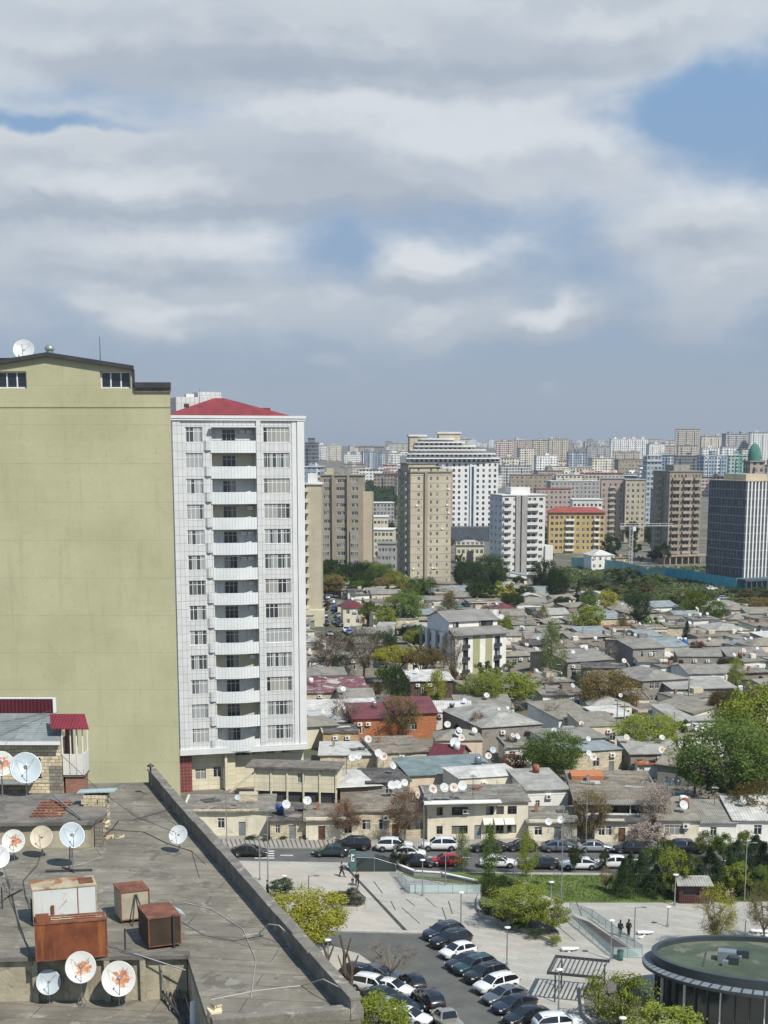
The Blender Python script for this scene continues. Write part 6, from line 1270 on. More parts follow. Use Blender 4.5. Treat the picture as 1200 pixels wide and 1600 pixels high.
def houses():
    # front row along the street
    H_('cream low house with two shuttered doors, first by the near roof corner', 288, 424, 1268, 'the first street house', H=3.4, D=8.4, rot=2, wall='w_cream', roof='r_felt', wins=[(.12, .9), (.42, .9)], door=.66, eave=.4)
    H_('low stone house with collapsed dark roof on the street', 422, 480, 1283, None, H=2.5, D=8, rot=1, wall='w_stone', roof='r_dark', wins=[(.2, .6)], door=.6)
    H_('long cream wall house behind the rust coloured street tree', 478, 560, 1282, None, H=2.7, D=8, rot=3, wall='w_cream', roof='r_brown', wins=[(.8, 1.0)], door=.3)
    H_('long stone street house with blue-framed windows between two rusty trees', 548, 668, 1268, 'the stone street house', H=3.7, D=9, rot=2, wall='w_stone', roof='r_brown', wins=[(.2, 1.1), (.42, 1.1), (.72, 1.2), (.9, 1.2)], door=.58)
    H_('two storey cream house with wide upper windows under a white awning', 668, 826, 1254, 'the two storey house', H=5.0, D=9, rot=4, wall='w_cream', roof='r_felt', wins=[(.12, .8), (.32, 3.4), (.62, 1.0), (.72, 1.0), (.84, 1.2)], floors=2, door=.5, frame='bframe')
    t = HL[-1]; W = t['ww']; obj('awning', MB().prism([(-W / 2 - .6, -1.6), (W * .22, -1.3), (W * .22, .1), (-W / 2 - .6, .1)], 5.2, 5.34), mt['white'], t)
    for x, w_ in ((W * .05, 1.2), (W * .16, 1.2), (W * .26, 1.3)): obj('door_canopy', MB().add([(x, -.01, 2.9), (x + w_, -.01, 2.9), (x + w_, -1.0, 2.3), (x, -1.0, 2.3), (x, -.01, 2.8), (x + w_, -.01, 2.8), (x + w_, -1.0, 2.22), (x, -1.0, 2.22)], [(0, 3, 2, 1), (4, 5, 6, 7), (3, 7, 6, 2), (0, 4, 7, 3), (1, 2, 6, 5)]), mt['whitepanel'], t)
    H_('low street shop with dark red doorway under two dishes', 826, 902, 1286, None, H=2.5, D=8, rot=0, wall='w_cream', roof='r_felt', wins=[(.2, 1.0)], door=.6)
    H_('whitewashed windowless block behind the street shop', 824, 888, 1234, 'the whitewashed block', H=4.2, D=9, rot=0, wall='w_white', roof='r_grey', wins=[(.25, .6)], kind='shed', rise=.5)
    H_('cream street house with a white terrace band behind blossoming tree', 930, 1000, 1284, None, H=2.8, D=8, rot=-1, wall='w_cream', roof='r_dark', wins=[(.15, .8), (.3, .8)], door=.6)
    H_('brown two level house with roofed terrace and white balustrade', 900, 1032, 1252, 'the brown terrace house', H=4.2, D=17, rot=-3, wall='w_brown', roof='r_brown', wins=[(.5, 1.0), (.8, 1.0)])
    t = HL[-1]; W = t['ww']; obj('balustrade', MB().b2(-W * .4, W / 2, -2.6, -2.45, 2.2, 3.2), mt['white'], t); obj('terrace_slab', MB().b2(-W * .45, W / 2 + .1, -2.6, -.003, 1.95, 2.19), mt['slab'], t); obj('terrace_roof', MB().b2(-W * .5, W * .45, -2.8, -.38, 4.35, 4.47), mt['r_greyy'], t)
    for i in range(4): obj('terrace_post', MB().box((-W * .44 + i * W * .28, -2.3, 3.2), (.14, .14, 2.2)), mt['white'], t)
    obj('red_brick_loft', MB().b2(-W * .48, -W * .08, 11, 15, 4.3, 5.1), mt['w_orange'], t)
    H_('cream gabled street house with wide barred window', 1030, 1092, 1282, 'the gabled street house', H=3.0, D=9, rot=-2, wall='w_cream', roof='r_asb', kind='shed', rise=.9, wins=[(.4, 2.6)])
    H_('pale shed house under low grey sheets at right end of street', 1092, 1150, 1286, None, H=2.6, D=9, rot=-2, wall='w_white', roof='r_greyy', kind='shed', rise=.8, wins=[(.4, .8)])
    H_('long pale house with white metal roof at the right photo edge', 1148, 1240, 1282, None, H=2.9, D=10, rot=-3, wall='w_white', roof='r_white', kind='shed', rise=1.0, wins=[(.4, 1)])
    # second and third rows
    H_('long pale pink house with blue-grey sheet roof', 640, 776, 1209, 'the long pale pink house', H=3.0, D=8, rot=4, wall='w_pink', roof='r_teal', kind='shed', rise=.6, wins=[(.45, .7), (.88, .8), (.95, .8)])
    H_('small dark hut with bright maroon gable roof behind the long pink house', 672, 716, 1185, None, H=2.6, D=5, rot=-28, wall='w_brown', roof='r_maroon', kind='gable', rise=1.6)
    H_('open lean-to under a patched pale tarp hip canopy', 532, 592, 1228, None, H=2.4, D=7, rot=4, wall='w_brown', roof='tarp', kind='hip', rise=1.0, eave=.6)
    H_('low house with dark felt roof beside the tarp canopy', 575, 640, 1222, None, H=2.8, D=7, rot=0, wall='w_grey', roof='r_dark', wins=1)
    H_('wide flat brown felt roofed house in front of the orange house', 590, 668, 1176, None, H=3.0, D=10, rot=3, wall='w_stone', roof='r_brown', wins=1)
    H_('small yellow stone box house left of the orange house', 505, 560, 1146, 'the yellow box house', H=3.2, D=6, rot=-3, wall='w_yellow', roof='r_dark', eave=.1)
    H_('low rubble roofed house below the yellow box house', 500, 590, 1180, None, H=2.4, D=8, rot=-8, wall='w_stone', roof='tarp')
    H_('orange brick house with barred window and red sheet roof', 612, 682, 1115, 'the orange brick house', H=4.4, D=8, rot=-2, wall='w_orange', roof='r_red', kind='shed', rise=1.3, wins=[(.45, 1.8)])
    H_('lower orange and grey annex with long faded red roof', 553, 612, 1123, None, H=3.9, D=8, rot=1, wall='w_orange', roof='r_red', kind='shed', rise=1.1, wins=[(.2, .7)])
    H_('pale blue metal roofed house behind the orange brick house', 672, 735, 1112, None, H=3.4, D=9, rot=-10, wall='w_white', roof='r_white', kind='gable', rise=1.0, wins=1)
    H_('grey block hall with pale hip roof', 752, 848, 1134, 'the grey hip-roofed hall', H=4.4, D=15, rot=10, wall='w_grey', roof='r_grey', kind='hip', rise=1.5, wins=0, eave=.3)
    H_('low cream house with two small doors below the hip-roofed hall', 790, 832, 1168, None, H=2.8, D=6, rot=-4, wall='w_white', roof='r_felt', wins=2)
    H_('shanty house with weathered wooden front and patchy white sheet roof', 642, 708, 1064, 'the weathered wooden house', H=3.6, D=8, rot=-2, wall='w_wood', roof='r_white', kind='shed', rise=.8, wins=[(.3, .9), (.6, .9)])
    H_('long low house with faded maroon and white sheet roof beside the white tower', 470, 572, 1082, 'the faded maroon roof', H=3.2, D=12, rot=-5, wall='w_stone', roof='r_faded', kind='shed', rise=.8)
    H_('long house with whitish corrugated roof beneath the maroon one', 482, 590, 1108, None, H=3.0, D=9, rot=3, wall='w_white', roof='r_white', kind='gable', rise=.9, wins=2)
    H_('broken low house with rubble roof under bare tree', 494, 560, 1128, None, H=2.8, D=8, rot=4, wall='w_grey', roof='tarp')
    H_('whitewashed house with two black-framed windows in front of olive tree', 848, 916, 1086, 'the whitewashed house', H=3.6, D=8, rot=-2, wall='w_white', roof='r_felt', wins=[(.18, 1), (.5, 1.1), (.8, 1.1)])
    H_('house with a broad fawn sheet roof below the whitewashed house', 872, 938, 1122, None, H=3.2, D=11, rot=10, wall='w_white', roof='r_asb', kind='shed', rise=.9)
    H_('small grey sheet roofed hut right of dark green round tree', 898, 938, 1150, None, H=2.6, D=5, rot=2, wall='w_white', roof='r_grey', kind='shed', rise=.5, door=.5)
    H_('pale canopy roofed house on posts right of the fawn roof', 940, 988, 1120, None, H=3.4, D=6, rot=8, wall='w_grey', roof='r_white', kind='shed', rise=.6)
    H_('long grey house with pale flat sheet roof and dark porch', 1050, 1152, 1076, 'the long grey porch house', H=4.0, D=8, rot=-1, wall='w_grey', roof='r_grey', kind='shed', rise=.6, wins=[(.3, 1.2), (.5, 1.0)])
    H_('grey two storey hip roofed house with a row of four windows', 1002, 1078, 1062, 'the four-window house', H=5.0, D=12, rot=10, wall='w_grey', roof='r_greyy', kind='hip', rise=1.3, wins=[(.2, .8), (.32, .8)], floors=2)
    H_('white end house with two windows joined to the grey four-window house', 1076, 1133, 1052, None, H=4.2, D=10, rot=-2, wall='w_white', roof='r_greyy', kind='gable', rise=1.0, wins=[(.55, 1), (.8, 1)])
    H_('house with ribbed pale grey sheet roof and white end wall, below the porch house', 1056, 1118, 1126, 'the ribbed pale roof', H=3.2, D=10, rot=2, wall='w_white', roof='r_grey', kind='shed', rise=.9, wins=[(.7, .8)])
    H_('dark low sheds under the ribbed pale roof', 1062, 1112, 1150, None, H=2.6, D=6, rot=0, wall='w_grey', roof='r_dark')
    H_('grey gabled shed with asbestos roof left of the big tree', 1030, 1075, 1196, None, H=3.2, D=9, rot=-38, wall='w_grey', roof='r_asb', kind='gable', rise=1.5)
    H_('large grey gabled barn house left of the balcony house', 885, 960, 1032, 'the large grey barn house', H=4.6, D=14, rot=14, wall='w_grey', roof='r_greyy', kind='gable', rise=1.2, wins=[(.2, 2.4)])
    H_('grey three level house with stacked white balconies', 988, 1040, 1012, 'the grey balcony house', H=6.4, D=13, rot=6, wall='w_grey', roof='r_greyy', kind='gable', rise=.8, wins=[(.25, 1.2), (.7, 1.2)], floors=2)
    t = HL[-1]; W = t['ww']
    for z in (3.2, .2): obj('balcony', MB().b2(-W / 2 + .1, W * .42, -1.3, -.003, z, z + .9), mt['white'], t)
    H_('cream house with pale hip roof near the orange scrub', 1112, 1172, 985, 'the cream hip house', H=3.8, D=10, rot=0, wall='w_cream', roof='r_grey', kind='hip', rise=1.2, wins=2)
    H_('cream box house at the right edge beside the cream hip-roofed one', 1178, 1215, 978, None, H=4.4, D=9, rot=0, wall='w_cream', roof='r_brown', wins=2)
    H_('long white walled flat roofed house right of the pale poplar', 842, 892, 986, None, H=3.4, D=9, rot=-4, wall='w_white', roof='r_felt', wins=1)
    H_('white house with bright red hip roof', 771, 821, 958, 'the red hip-roofed house', H=3.6, D=11, rot=0, wall='w_white', roof='r_red', kind='hip', rise=2.0, wins=4)
    H_('cream house with dark maroon hip roof at the far street', 536, 566, 950, 'the far street house', H=5.2, D=9, rot=-4, wall='w_cream', roof='r_maroon', kind='hip', rise=1.8, wins=2, floors=2)
    H_('grey house with pale sheet roofs beside the far street', 560, 612, 990, None, H=4.0, D=10, rot=-6, wall='w_grey', roof='r_greyy', kind='gable', rise=.9, wins=[(.3, .9)])
    H_('white fronted house right of the far street', 588, 612, 984, None, H=3.8, D=8, rot=-14, wall='w_white', roof='r_grey', kind='shed', rise=.8, wins=2)
    H_('long grey wall shed along the far street', 556, 650, 1004, None, H=3.0, D=8, rot=-3, wall='w_grey', roof='r_felt')
    H_('very long dark flat roofed row before the beige tower', 735, 812, 942, None, H=3.6, D=9, rot=-2, wall='w_grey', roof='r_felt', wins=7)
    H_('grey wide shed left of the dark flat roofed row', 658, 702, 952, None, H=3.0, D=10, rot=0, wall='w_grey', roof='r_felt')
    H_('small white gabled house at the foot of the beige tower', 640, 660, 938, None, H=3.2, D=6, rot=0, wall='w_white', roof='r_white', kind='gabley', rise=1.4)
    H_('white house with grey roof under dark cypress', 918, 948, 934, None, H=4.0, D=9, rot=-3, wall='w_white', roof='r_dark', kind='hip', rise=1.5, wins=2)
    H_('white two storey villa with hip roof beside the yellow house', 924, 961, 868, 'the white villa', H=6.0, D=10, rot=0, wall='w_white', roof='r_white', kind='hip', rise=2.0, wins=4, floors=2)
    H_('small cream cottage right of the white villa', 962, 981, 872, None, H=5.0, D=8, rot=0, wall='w_yellow', roof='r_brown', wins=2)
    H_('pale blue gabled house in the middle of the quarter', 1020, 1060, 948, None, H=3.4, D=9, rot=10, wall='w_white', roof='r_blue', kind='gable', rise=1.2, wins=2)
    H_('house with green sheet roof before the beige tower', 700, 724, 948, None, H=3.4, D=8, rot=0, wall='w_white', roof='r_green', kind='hip', rise=1.3, wins=2)
houses()
# the white four storey house
def white_house():
    a = at(757, 1050, 0); c = at(727, 1050, 0); rz = R(24); W, D, H = 13.2, 15.0, 9.0
    root = thing('white_office_house', 'white four storey house with olive stripes and grey pitched roof', 'building', at(750, 1052, 0), rz); k = MB(); X = (1, 0, 0); Wn = Win(root, 60)
    ops = [(W * .17, W * .27, .7 + i * 2.8, 2.7 + i * 2.8) for i in range(3)] + [(W * .78, W * .88, .7 + i * 2.8, 2.7 + i * 2.8) for i in range(3)]
    facade(k, (-W / 2, 0, 0), X, W, H, ops, .25); facade(k, (W / 2, 0, 0), (0, 1, 0), D, H, [], .2); sops = [(u, u + 2.1, .7 + i * 2.8, 2.6 + i * 2.8) for i in range(3) for u in (1.2, 5.5, 9.0, 13.5)]
    facade(k, (-W / 2, D, 0), (0, -1, 0), D, H, sops, .35); k.quad((W / 2, D, 0), (-W / 2, D, 0), (-W / 2, D, H), (W / 2, D, H))
    k.b2(-W / 2 + .3, W / 2 - .6, 3.2, D - .5, H, H + 2.6); k.add([(-W / 2 + .3, 3.2, H + 2.6), (-W / 2 + .3, D - .5, H + 2.6), (-W / 2 + .3, (D + 2.7) / 2, H + 4.4)], [(0, 2, 1)]); obj('wall', k, mt['w_white'], root)
    for q in ops: Wn.put((-W / 2, 0, 0), X, *q, .25, 1, 1, 'dframe')
    for q in sops: Wn.put((-W / 2, D, 0), (0, -1, 0), *q, .35, 1, 1, 'dframe')
    for u in (.36, .6): obj('olive_stripe', MB().b2((u - .5) * W, (u - .5 + .13) * W, -.06, -.003, 0, H - .3), mt['olive'], root)
    for i in range(3):
        for u in (.22, .83): obj('balcony', MB().b2((u - .5) * W - .8, (u - .5) * W + .8, -.7, -.003, .35 + i * 2.8, 1.1 + i * 2.8), mt['dark'], root)
    r = MB(); r.add([(-W / 2 - .5, -.8, H), (W / 2 + .5, -.8, H), (W / 2 - .1, 3.18, H + 1.3), (-W / 2 - .1, 3.18, H + 1.3), (-W / 2 - .5, -.8, H - .2), (W / 2 + .5, -.8, H - .2)], [(0, 1, 2, 3), (4, 5, 1, 0)]); obj('lower_roof', r, mt['greyroof'], root)
    r = MB(); y0, y1 = 2.7, D; ym = (y0 + y1) / 2; zz = H + 2.6; r.add([(-W / 2 - .1, y0, zz), (W / 2 - .2, y0, zz), (W / 2 - .2, ym, zz + 1.9), (-W / 2 - .1, ym, zz + 1.9), (W / 2 - .2, y1, zz), (-W / 2 - .1, y1, zz)], [(0, 1, 2, 3), (3, 2, 4, 5)]); obj('upper_roof', r, mt['greyroof'], root)
    Wn.put((-W / 2, 3.2, 0), X, W * .6, W * .86, H + 1.4, H + 2.6, -.05, 2, 0, 'dframe'); Wn.put((-W / 2, 3.2, 0), X, W * .1, W * .2, H + 1.3, H + 2.5, -.05, 0, 0, 'dframe')
    for u in (0, 3.6, 8.0, 12.3, 16.4): obj('side_pilaster', MB().b2(-W / 2 - .5, -W / 2 - .003, u, u + .6, 0, H), mt['greyt'], root)
    FOOT.extend([(root.location.x + x, root.location.y + y, 3.5) for x in (-4.5, 0, 4.5) for y in (1, 5, 9, 13, 17)]); landmark(727, 1000, 'the white office house')
mt['olive'] = mat('olive_stripe', (.36, .36, .20), .8, .05)
white_house()
# trees take ground too; filler houses keep clear of these ground points
TREEGROUND = [(1010, 1180, 3.5), (865, 1215, 3.5), (948, 1112, 3.5), (860, 1062, 2), (745, 1112, 3), (800, 1105, 3), (627, 982, 4), (520, 1062, 4), (570, 1068, 4), (610, 1066, 4), (655, 1068, 4), (1130, 1262, 5), (1170, 1240, 5), (1090, 1210, 3), (1072, 1010, 2), (998, 990, 3), (705, 1128, 1.5), (800, 1215, 2.5), (1180, 1180, 5), (1022, 1070, 1), (742, 1066, 6), (765, 1066, 6), (752, 1078, 4), (722, 1064, 5), (600, 1166, 4), (640, 1166, 4), (672, 1164, 4), (790, 1164, 4), (770, 1170, 3.5), (850, 1100, 3), (900, 1104, 3)]
def fillers():
    fr = random.Random(5); rowh = 10.6; y = 203.0; s0, s1 = at(540, 1000, 0), at(505, 920, 0); street = lambda yy: s0.x + (yy - s0.y) * (s1.x - s0.x) / (s1.y - s0.y)
    for sgn in (1,): pass
    for x, y_, r_ in [(at(a, b_, 0).x, at(a, b_, 0).y, r) for a, b_, r in TREEGROUND]: FOOT.append((x, y_, r_))
    n = 0
    while y < 545:
        x = -.062 * y - 2 + fr.uniform(-4, 0); xmax = .275 * y + 6
        while x < xmax:
            kk = 1.0 if y < 300 else .74; W = fr.uniform(6.5, 13.5) * kk; D = fr.uniform(7.0, 11.0) * kk; cx = x + W / 2; cy = y + fr.uniform(-1.5, 1.5); rz = R(fr.choice([0, 6, 12, 18, 24]) + fr.uniform(-4, 4) + (90 if fr.random() < .2 else 0)); x += W + fr.uniform(.2, 1.6) + (3 if fr.random() < .12 else 0)
            my = cy + D / 2
            if abs(cx - street(my)) < W / 2 + 4.5 and my > 330: continue
            if (y + D > 452 and cx > .155 * y) or (y > 490 and cx > .1 * y): continue
            if y > 503 and fr.random() < .5: continue
            if cx < -.032 * y and y < 240: continue
            bad = any((fx - cx) ** 2 + (fy - my) ** 2 < (fr_ + min(W, D) * .42) ** 2 for fx, fy, fr_ in FOOT)
            if bad: continue
            if fr.random() < (.24 if y > 340 else .10):
                lf, ln_ = fr.choice([('leaf', 'green'), ('leafb', 'bright green'), ('leafd', 'dark green'), ('leafo', 'olive'), ('leafy', 'yellow-green'), ('leaf', 'green')]); hh_ = fr.uniform(5.5, 9.5); t_ = tree(None, fr.choice(['round0', 'round1', 'round2', 'airy0', 'low0', 'poplar0']), lf, (cx, my, 0), hh_, hh_ * fr.uniform(.7, 1.05)); pend(t_, f'{ln_} courtyard tree', 'tree'); FOOT.append((cx, my, 2.5)); continue
            wall, wn_ = fr.choice([('w_cream', 'cream'), ('w_stone', 'stone'), ('w_grey', 'grey'), ('w_grey', 'grey'), ('w_white', 'white'), ('w_white', 'white'), ('w_brown', 'brown'), ('w_pink', 'pinkish'), ('w_stone', 'stone')])
            kd = fr.choice(['flat', 'flat', 'flat', 'shed', 'shed', 'gable', 'hip']); roof, rn = fr.choice([('r_felt', 'grey felt roof'), ('r_felt', 'grey felt roof'), ('r_brown', 'brown felt roof'), ('r_dark', 'dark felt roof'), ('r_brown', 'brown felt roof')] if kd == 'flat' else [('r_grey', 'pale sheet roof'), ('r_greyy', 'grey sheet roof'), ('r_asb', 'fawn sheet roof'), ('r_white', 'white sheet roof'), ('r_blue', 'blue-grey roof'), ('r_greyy', 'grey sheet roof'), ('r_asb', 'fawn sheet roof'), ('r_red', 'red roof') if fr.random() < .08 else ('r_greyy', 'grey sheet roof')])
            h = house(None, 0, 0, 0, H=fr.uniform(2.6, 4.4), D=D, wall=wall, roof=roof, kind=kd, rise=fr.uniform(.5, 1.4), wins=fr.choice([0, 1, 2, 2, 3]), door=fr.choice([None, .2, .8]), pos=Vector((cx, cy, 0)), W=W, rot=math.degrees(rz) , phrase=f'{wn_} house with {rn}', group='small houses of the old quarter', eave=fr.uniform(.1, .5), side_w=1)
            HL.append(h); n += 1
            if fr.random() < .6:
                lw, ld, lh = W * fr.uniform(.35, .75), fr.uniform(1.8, 3.2), fr.uniform(2.0, 2.7); lx = fr.uniform(-W / 2, W / 2 - lw); q = MB(); facade(q, (lx, -ld, 0), (1, 0, 0), lw, lh - .2, [(.3, 1.1, .02, 1.8)], .25); q.quad((lx + lw, -ld, 0), (lx + lw, -.004, 0), (lx + lw, -.004, lh - .2), (lx + lw, -ld, lh - .2)); q.quad((lx, -.004, 0), (lx, -ld, 0), (lx, -ld, lh - .2), (lx, -.004, lh - .2)); q.quad((lx + .2, -ld + .25, 0), (lx + lw - .1, -ld + .25, 0), (lx + lw - .1, -ld + .25, lh - .25), (lx + .2, -ld + .25, lh - .25))
                obj('lean_to', q, mt[fr.choice(['w_white', 'w_cream', 'w_grey', 'w_stone', 'w_wood', 'w_orange'] if fr.random() < .8 else ['w_white'])], h)
                q = MB(); a0, a1 = lx - .2, lx + lw + .2; q.add([(a0, -ld - .3, lh - .2), (a1, -ld - .3, lh - .2), (a1, -.38, lh + .15), (a0, -.38, lh + .15), (a0, -ld - .3, lh - .26), (a1, -ld - .3, lh - .26), (a1, -.38, lh + .09), (a0, -.38, lh + .09)], [(0, 1, 2, 3), (7, 6, 5, 4), (4, 5, 1, 0), (5, 6, 2, 1), (7, 4, 0, 3)]); obj('lean_to_roof', q, mt[fr.choice(['r_white', 'r_grey', 'tarp', 'r_asb', 'r_greyy', 'r_dark', 'r_blue', 'r_asb', 'rust'])], h)
            FOOT.append((cx, my, min(W, D) * .42))
        y += rowh if y < 300 else 9.0
    return n
NF = fillers()
# yard walls, junk and dishes on the roofs
dr = random.Random(9); nd = 0
def roof_dish(h, x=None, y=None, r=None, kind=None):
    W, D = h['ww'], h['dd']; l = Vector((W * (dr.uniform(-.45, .45) if x is None else x), D * (dr.uniform(.05, .6) if y is None else y), h['hh'] - .02)); l.rotate(h.matrix_basis.to_3x3()); p = h.location + l
    return dish(None, p, r or dr.uniform(.32, .52), dr.uniform(26, 42), R(dr.uniform(0, 45)), kind or dr.choice(['dish', 'dish', 'dish', 'dishb', 'dishc', 'dishr']), mast=dr.uniform(.8, 1.3))
for h in list(HL):
    if h.location.y > 440: continue
    for _ in range(dr.choice([0, 0, 0, 1, 1, 2] if h.location.y < 350 else [0, 0, 1])): roof_dish(h); nd += 1
def dish_at(px, py, z, rpx, kind='dish', label=None, zb=None):
    p = at(px, py, z); dep = (p - Vector((0, 0, CH))).dot(FV); dish(label, (p.x, p.y, zb if zb is not None else z - 1.0), rpx / F * dep, 30, R(dr.uniform(5, 30)), kind, mast=z - (zb if zb is not None else z - 1.0))
for px, py, k, rr in ((676, 1233, 'dishr', 7), (694, 1231, 'dish', 7), (709, 1231, 'dishr', 7), (722, 1228, 'dish', 7)): dish_at(px, py, 7.0, rr, k, None, 5.7)
for px, py, k, rr in ((612, 1227, 'dish', 6.5), (621, 1226, 'dish', 6.5), (632, 1223, 'dish', 5.5)): dish_at(px, py, 5.6, rr, k, None, 4.2)
for px, py, k, rr in ((447, 1257, 'dish', 6.5), (480, 1251, 'dish', 6.5)): dish_at(px, py, 4.3, rr, k, None, 2.8)
for px, py, k, rr in ((575, 1155, 'dishr', 5.5), (550, 1184, 'dish', 5.5), (560, 1182, 'dish', 5), (591, 1177, 'dish', 6), (599, 1182, 'dishr', 6), (711, 1161, 'dish', 8), (716, 1145, 'dish', 5), (721, 1153, 'dishr', 5), (699, 1132, 'dish', 5), (770, 1172, 'dishb', 5), (763, 1181, 'dishr', 5)): dish_at(px, py, 4.6, rr, k, None, 3.1)
for px, py, k, rr in ((857, 1284, 'dish', 5.5), (876, 1281, 'dish', 5.5), (1043, 1221, 'dish', 7), (1057, 1221, 'dish', 7), (1068, 1258, 'dish', 7), (927, 1183, 'dishr', 5.5), (920, 1177, 'dish', 4.5), (1034, 1172, 'dishr', 5.5), (1090, 1139, 'dish', 5), (1099, 1141, 'dishr', 5)): dish_at(px, py, 4.4, rr, k, None, 3.0)
for i, (px, py) in enumerate(((1059, 1012), (1070, 1013))):
    p = at(px, py, 3); t = thing('water_barrel', ['left', 'right'][i] + ' one of two blue plastic water tanks with white lids', 'water tank', p); obj('body', MB().lathe([(.01, 0), (.7, 0), (.75, .1), (.75, 1.9), (.5, 2.2), (.01, 2.25)], 12), mt['bluebarrel'], t); obj('lid', MB().lathe([(.01, 2.6), (.35, 2.55), (.4, 2.2)], 10), mt['white'], t)
HL2 = [h for h in HL if h.location.y < 400]
jr = random.Random(17)
for i in range(84):
    h = jr.choice(HL2); W, D = h['ww'], h['dd']; l = Vector((W * jr.uniform(-.4, .4), D * jr.uniform(.1, .8), h['hh'] + .02)); l.rotate(h.matrix_basis.to_3x3()); p = h.location + l; q = i % 3
    if q == 0:
        t = thing('water_tank', None, 'water tank', p); cl = jr.choice(['steel', 'white', 'rust', 'bluebarrel']); obj('body', MB().lathe([(.01, .2), (.5, .2), (.5, 1.2), (.4, 1.35), (.01, 1.38)], 12), mt[cl], t); obj('stand', MB().b2(-.45, .45, -.45, .45, 0, .2), mt['dark'], t); pend(t, {'steel': 'small steel', 'white': 'small white', 'rust': 'small rusty', 'bluebarrel': 'small blue'}[cl] + ' rooftop water tank', 'tank')
    elif q == 1:
        t = thing('roof_aerial', None, 'aerial', p); obj('pole', MB().tube((0, 0, 0), (0, 0, 3.0), .035), mt['dark'], t); k = MB(); [k.tube((-.5 + j * .05, -.4 + j * .2, 2.7), (.5 - j * .05, -.4 + j * .2, 2.7), .02, .02, 4) for j in range(5)]; k.tube((0, -.5, 2.7), (0, .6, 2.7), .02); obj('antenna', k, mt['steel'], t); pend(t, 'thin rooftop television aerial', 'aerial')
    else:
        t = thing('plank_stack', None, 'planks', p, jr.uniform(0, 3)); k = MB(); [k.box((0, j * .22, .06 + (j % 2) * .06), (jr.uniform(1.2, 2.6), .18, .05), jr.uniform(-.1, .1)) for j in range(5)]; obj('plank', k, mt[jr.choice(['w_wood', 'r_white', 'rust', 'bluesheet'])], t, kind='stuff'); pend(t, 'loose pile of boards and sheets', 'pile')
# teal hoarding round the building site, fences
mt['teal'] = mat('teal_hoarding', (.06, .38, .46), .6, .15, .2, stain=((.1, .42, .45), .2, .6, .5)); mt['tealpale'] = mat('pale_teal_net', (.22, .42, .40), .8, .15, .3)
def hoarding(name, label, pts, h, m):
    root = thing(name, label, 'fence', at(*pts[0], 0)); o = root.location.copy(); k = MB(); pn = 0
    for a, b_ in zip(pts, pts[1:]):
        A, B_ = at(*a, 0) - o, at(*b_, 0) - o; d = B_ - A; n = max(1, int(d.length / 9))
        for i in range(n): p = A + d * ((i + .5) / n); obj('panel', MB().box((p.x, p.y, h / 2), (d.length / n * .97, .12, h + rnd.uniform(-.15, .15)), atan2(d.y, d.x)), mt[m], root)
        for i in range(n + 1): p = A + d * (i / n); k.box((p.x, p.y, h / 2), (.16, .3, h + .2), atan2(d.y, d.x))
    obj('frame_posts', k, mt['steel'], root); return root
hoarding('site_hoarding', 'turquoise site hoarding running below the dark tower', [(1040, 903), (1075, 906), (1110, 914), (1150, 921), (1200, 918), (1260, 914)], 4.0, 'teal')
hoarding('site_netting', 'pale teal netting fence left of the crane', [(893, 886), (930, 889), (970, 893), (1010, 903), (1040, 904)], 4.2, 'tealpale')
hoarding('site_hoarding', 'short turquoise hoarding below the pale netting', [(918, 908), (940, 910), (962, 912)], 1.6, 'tealpale')
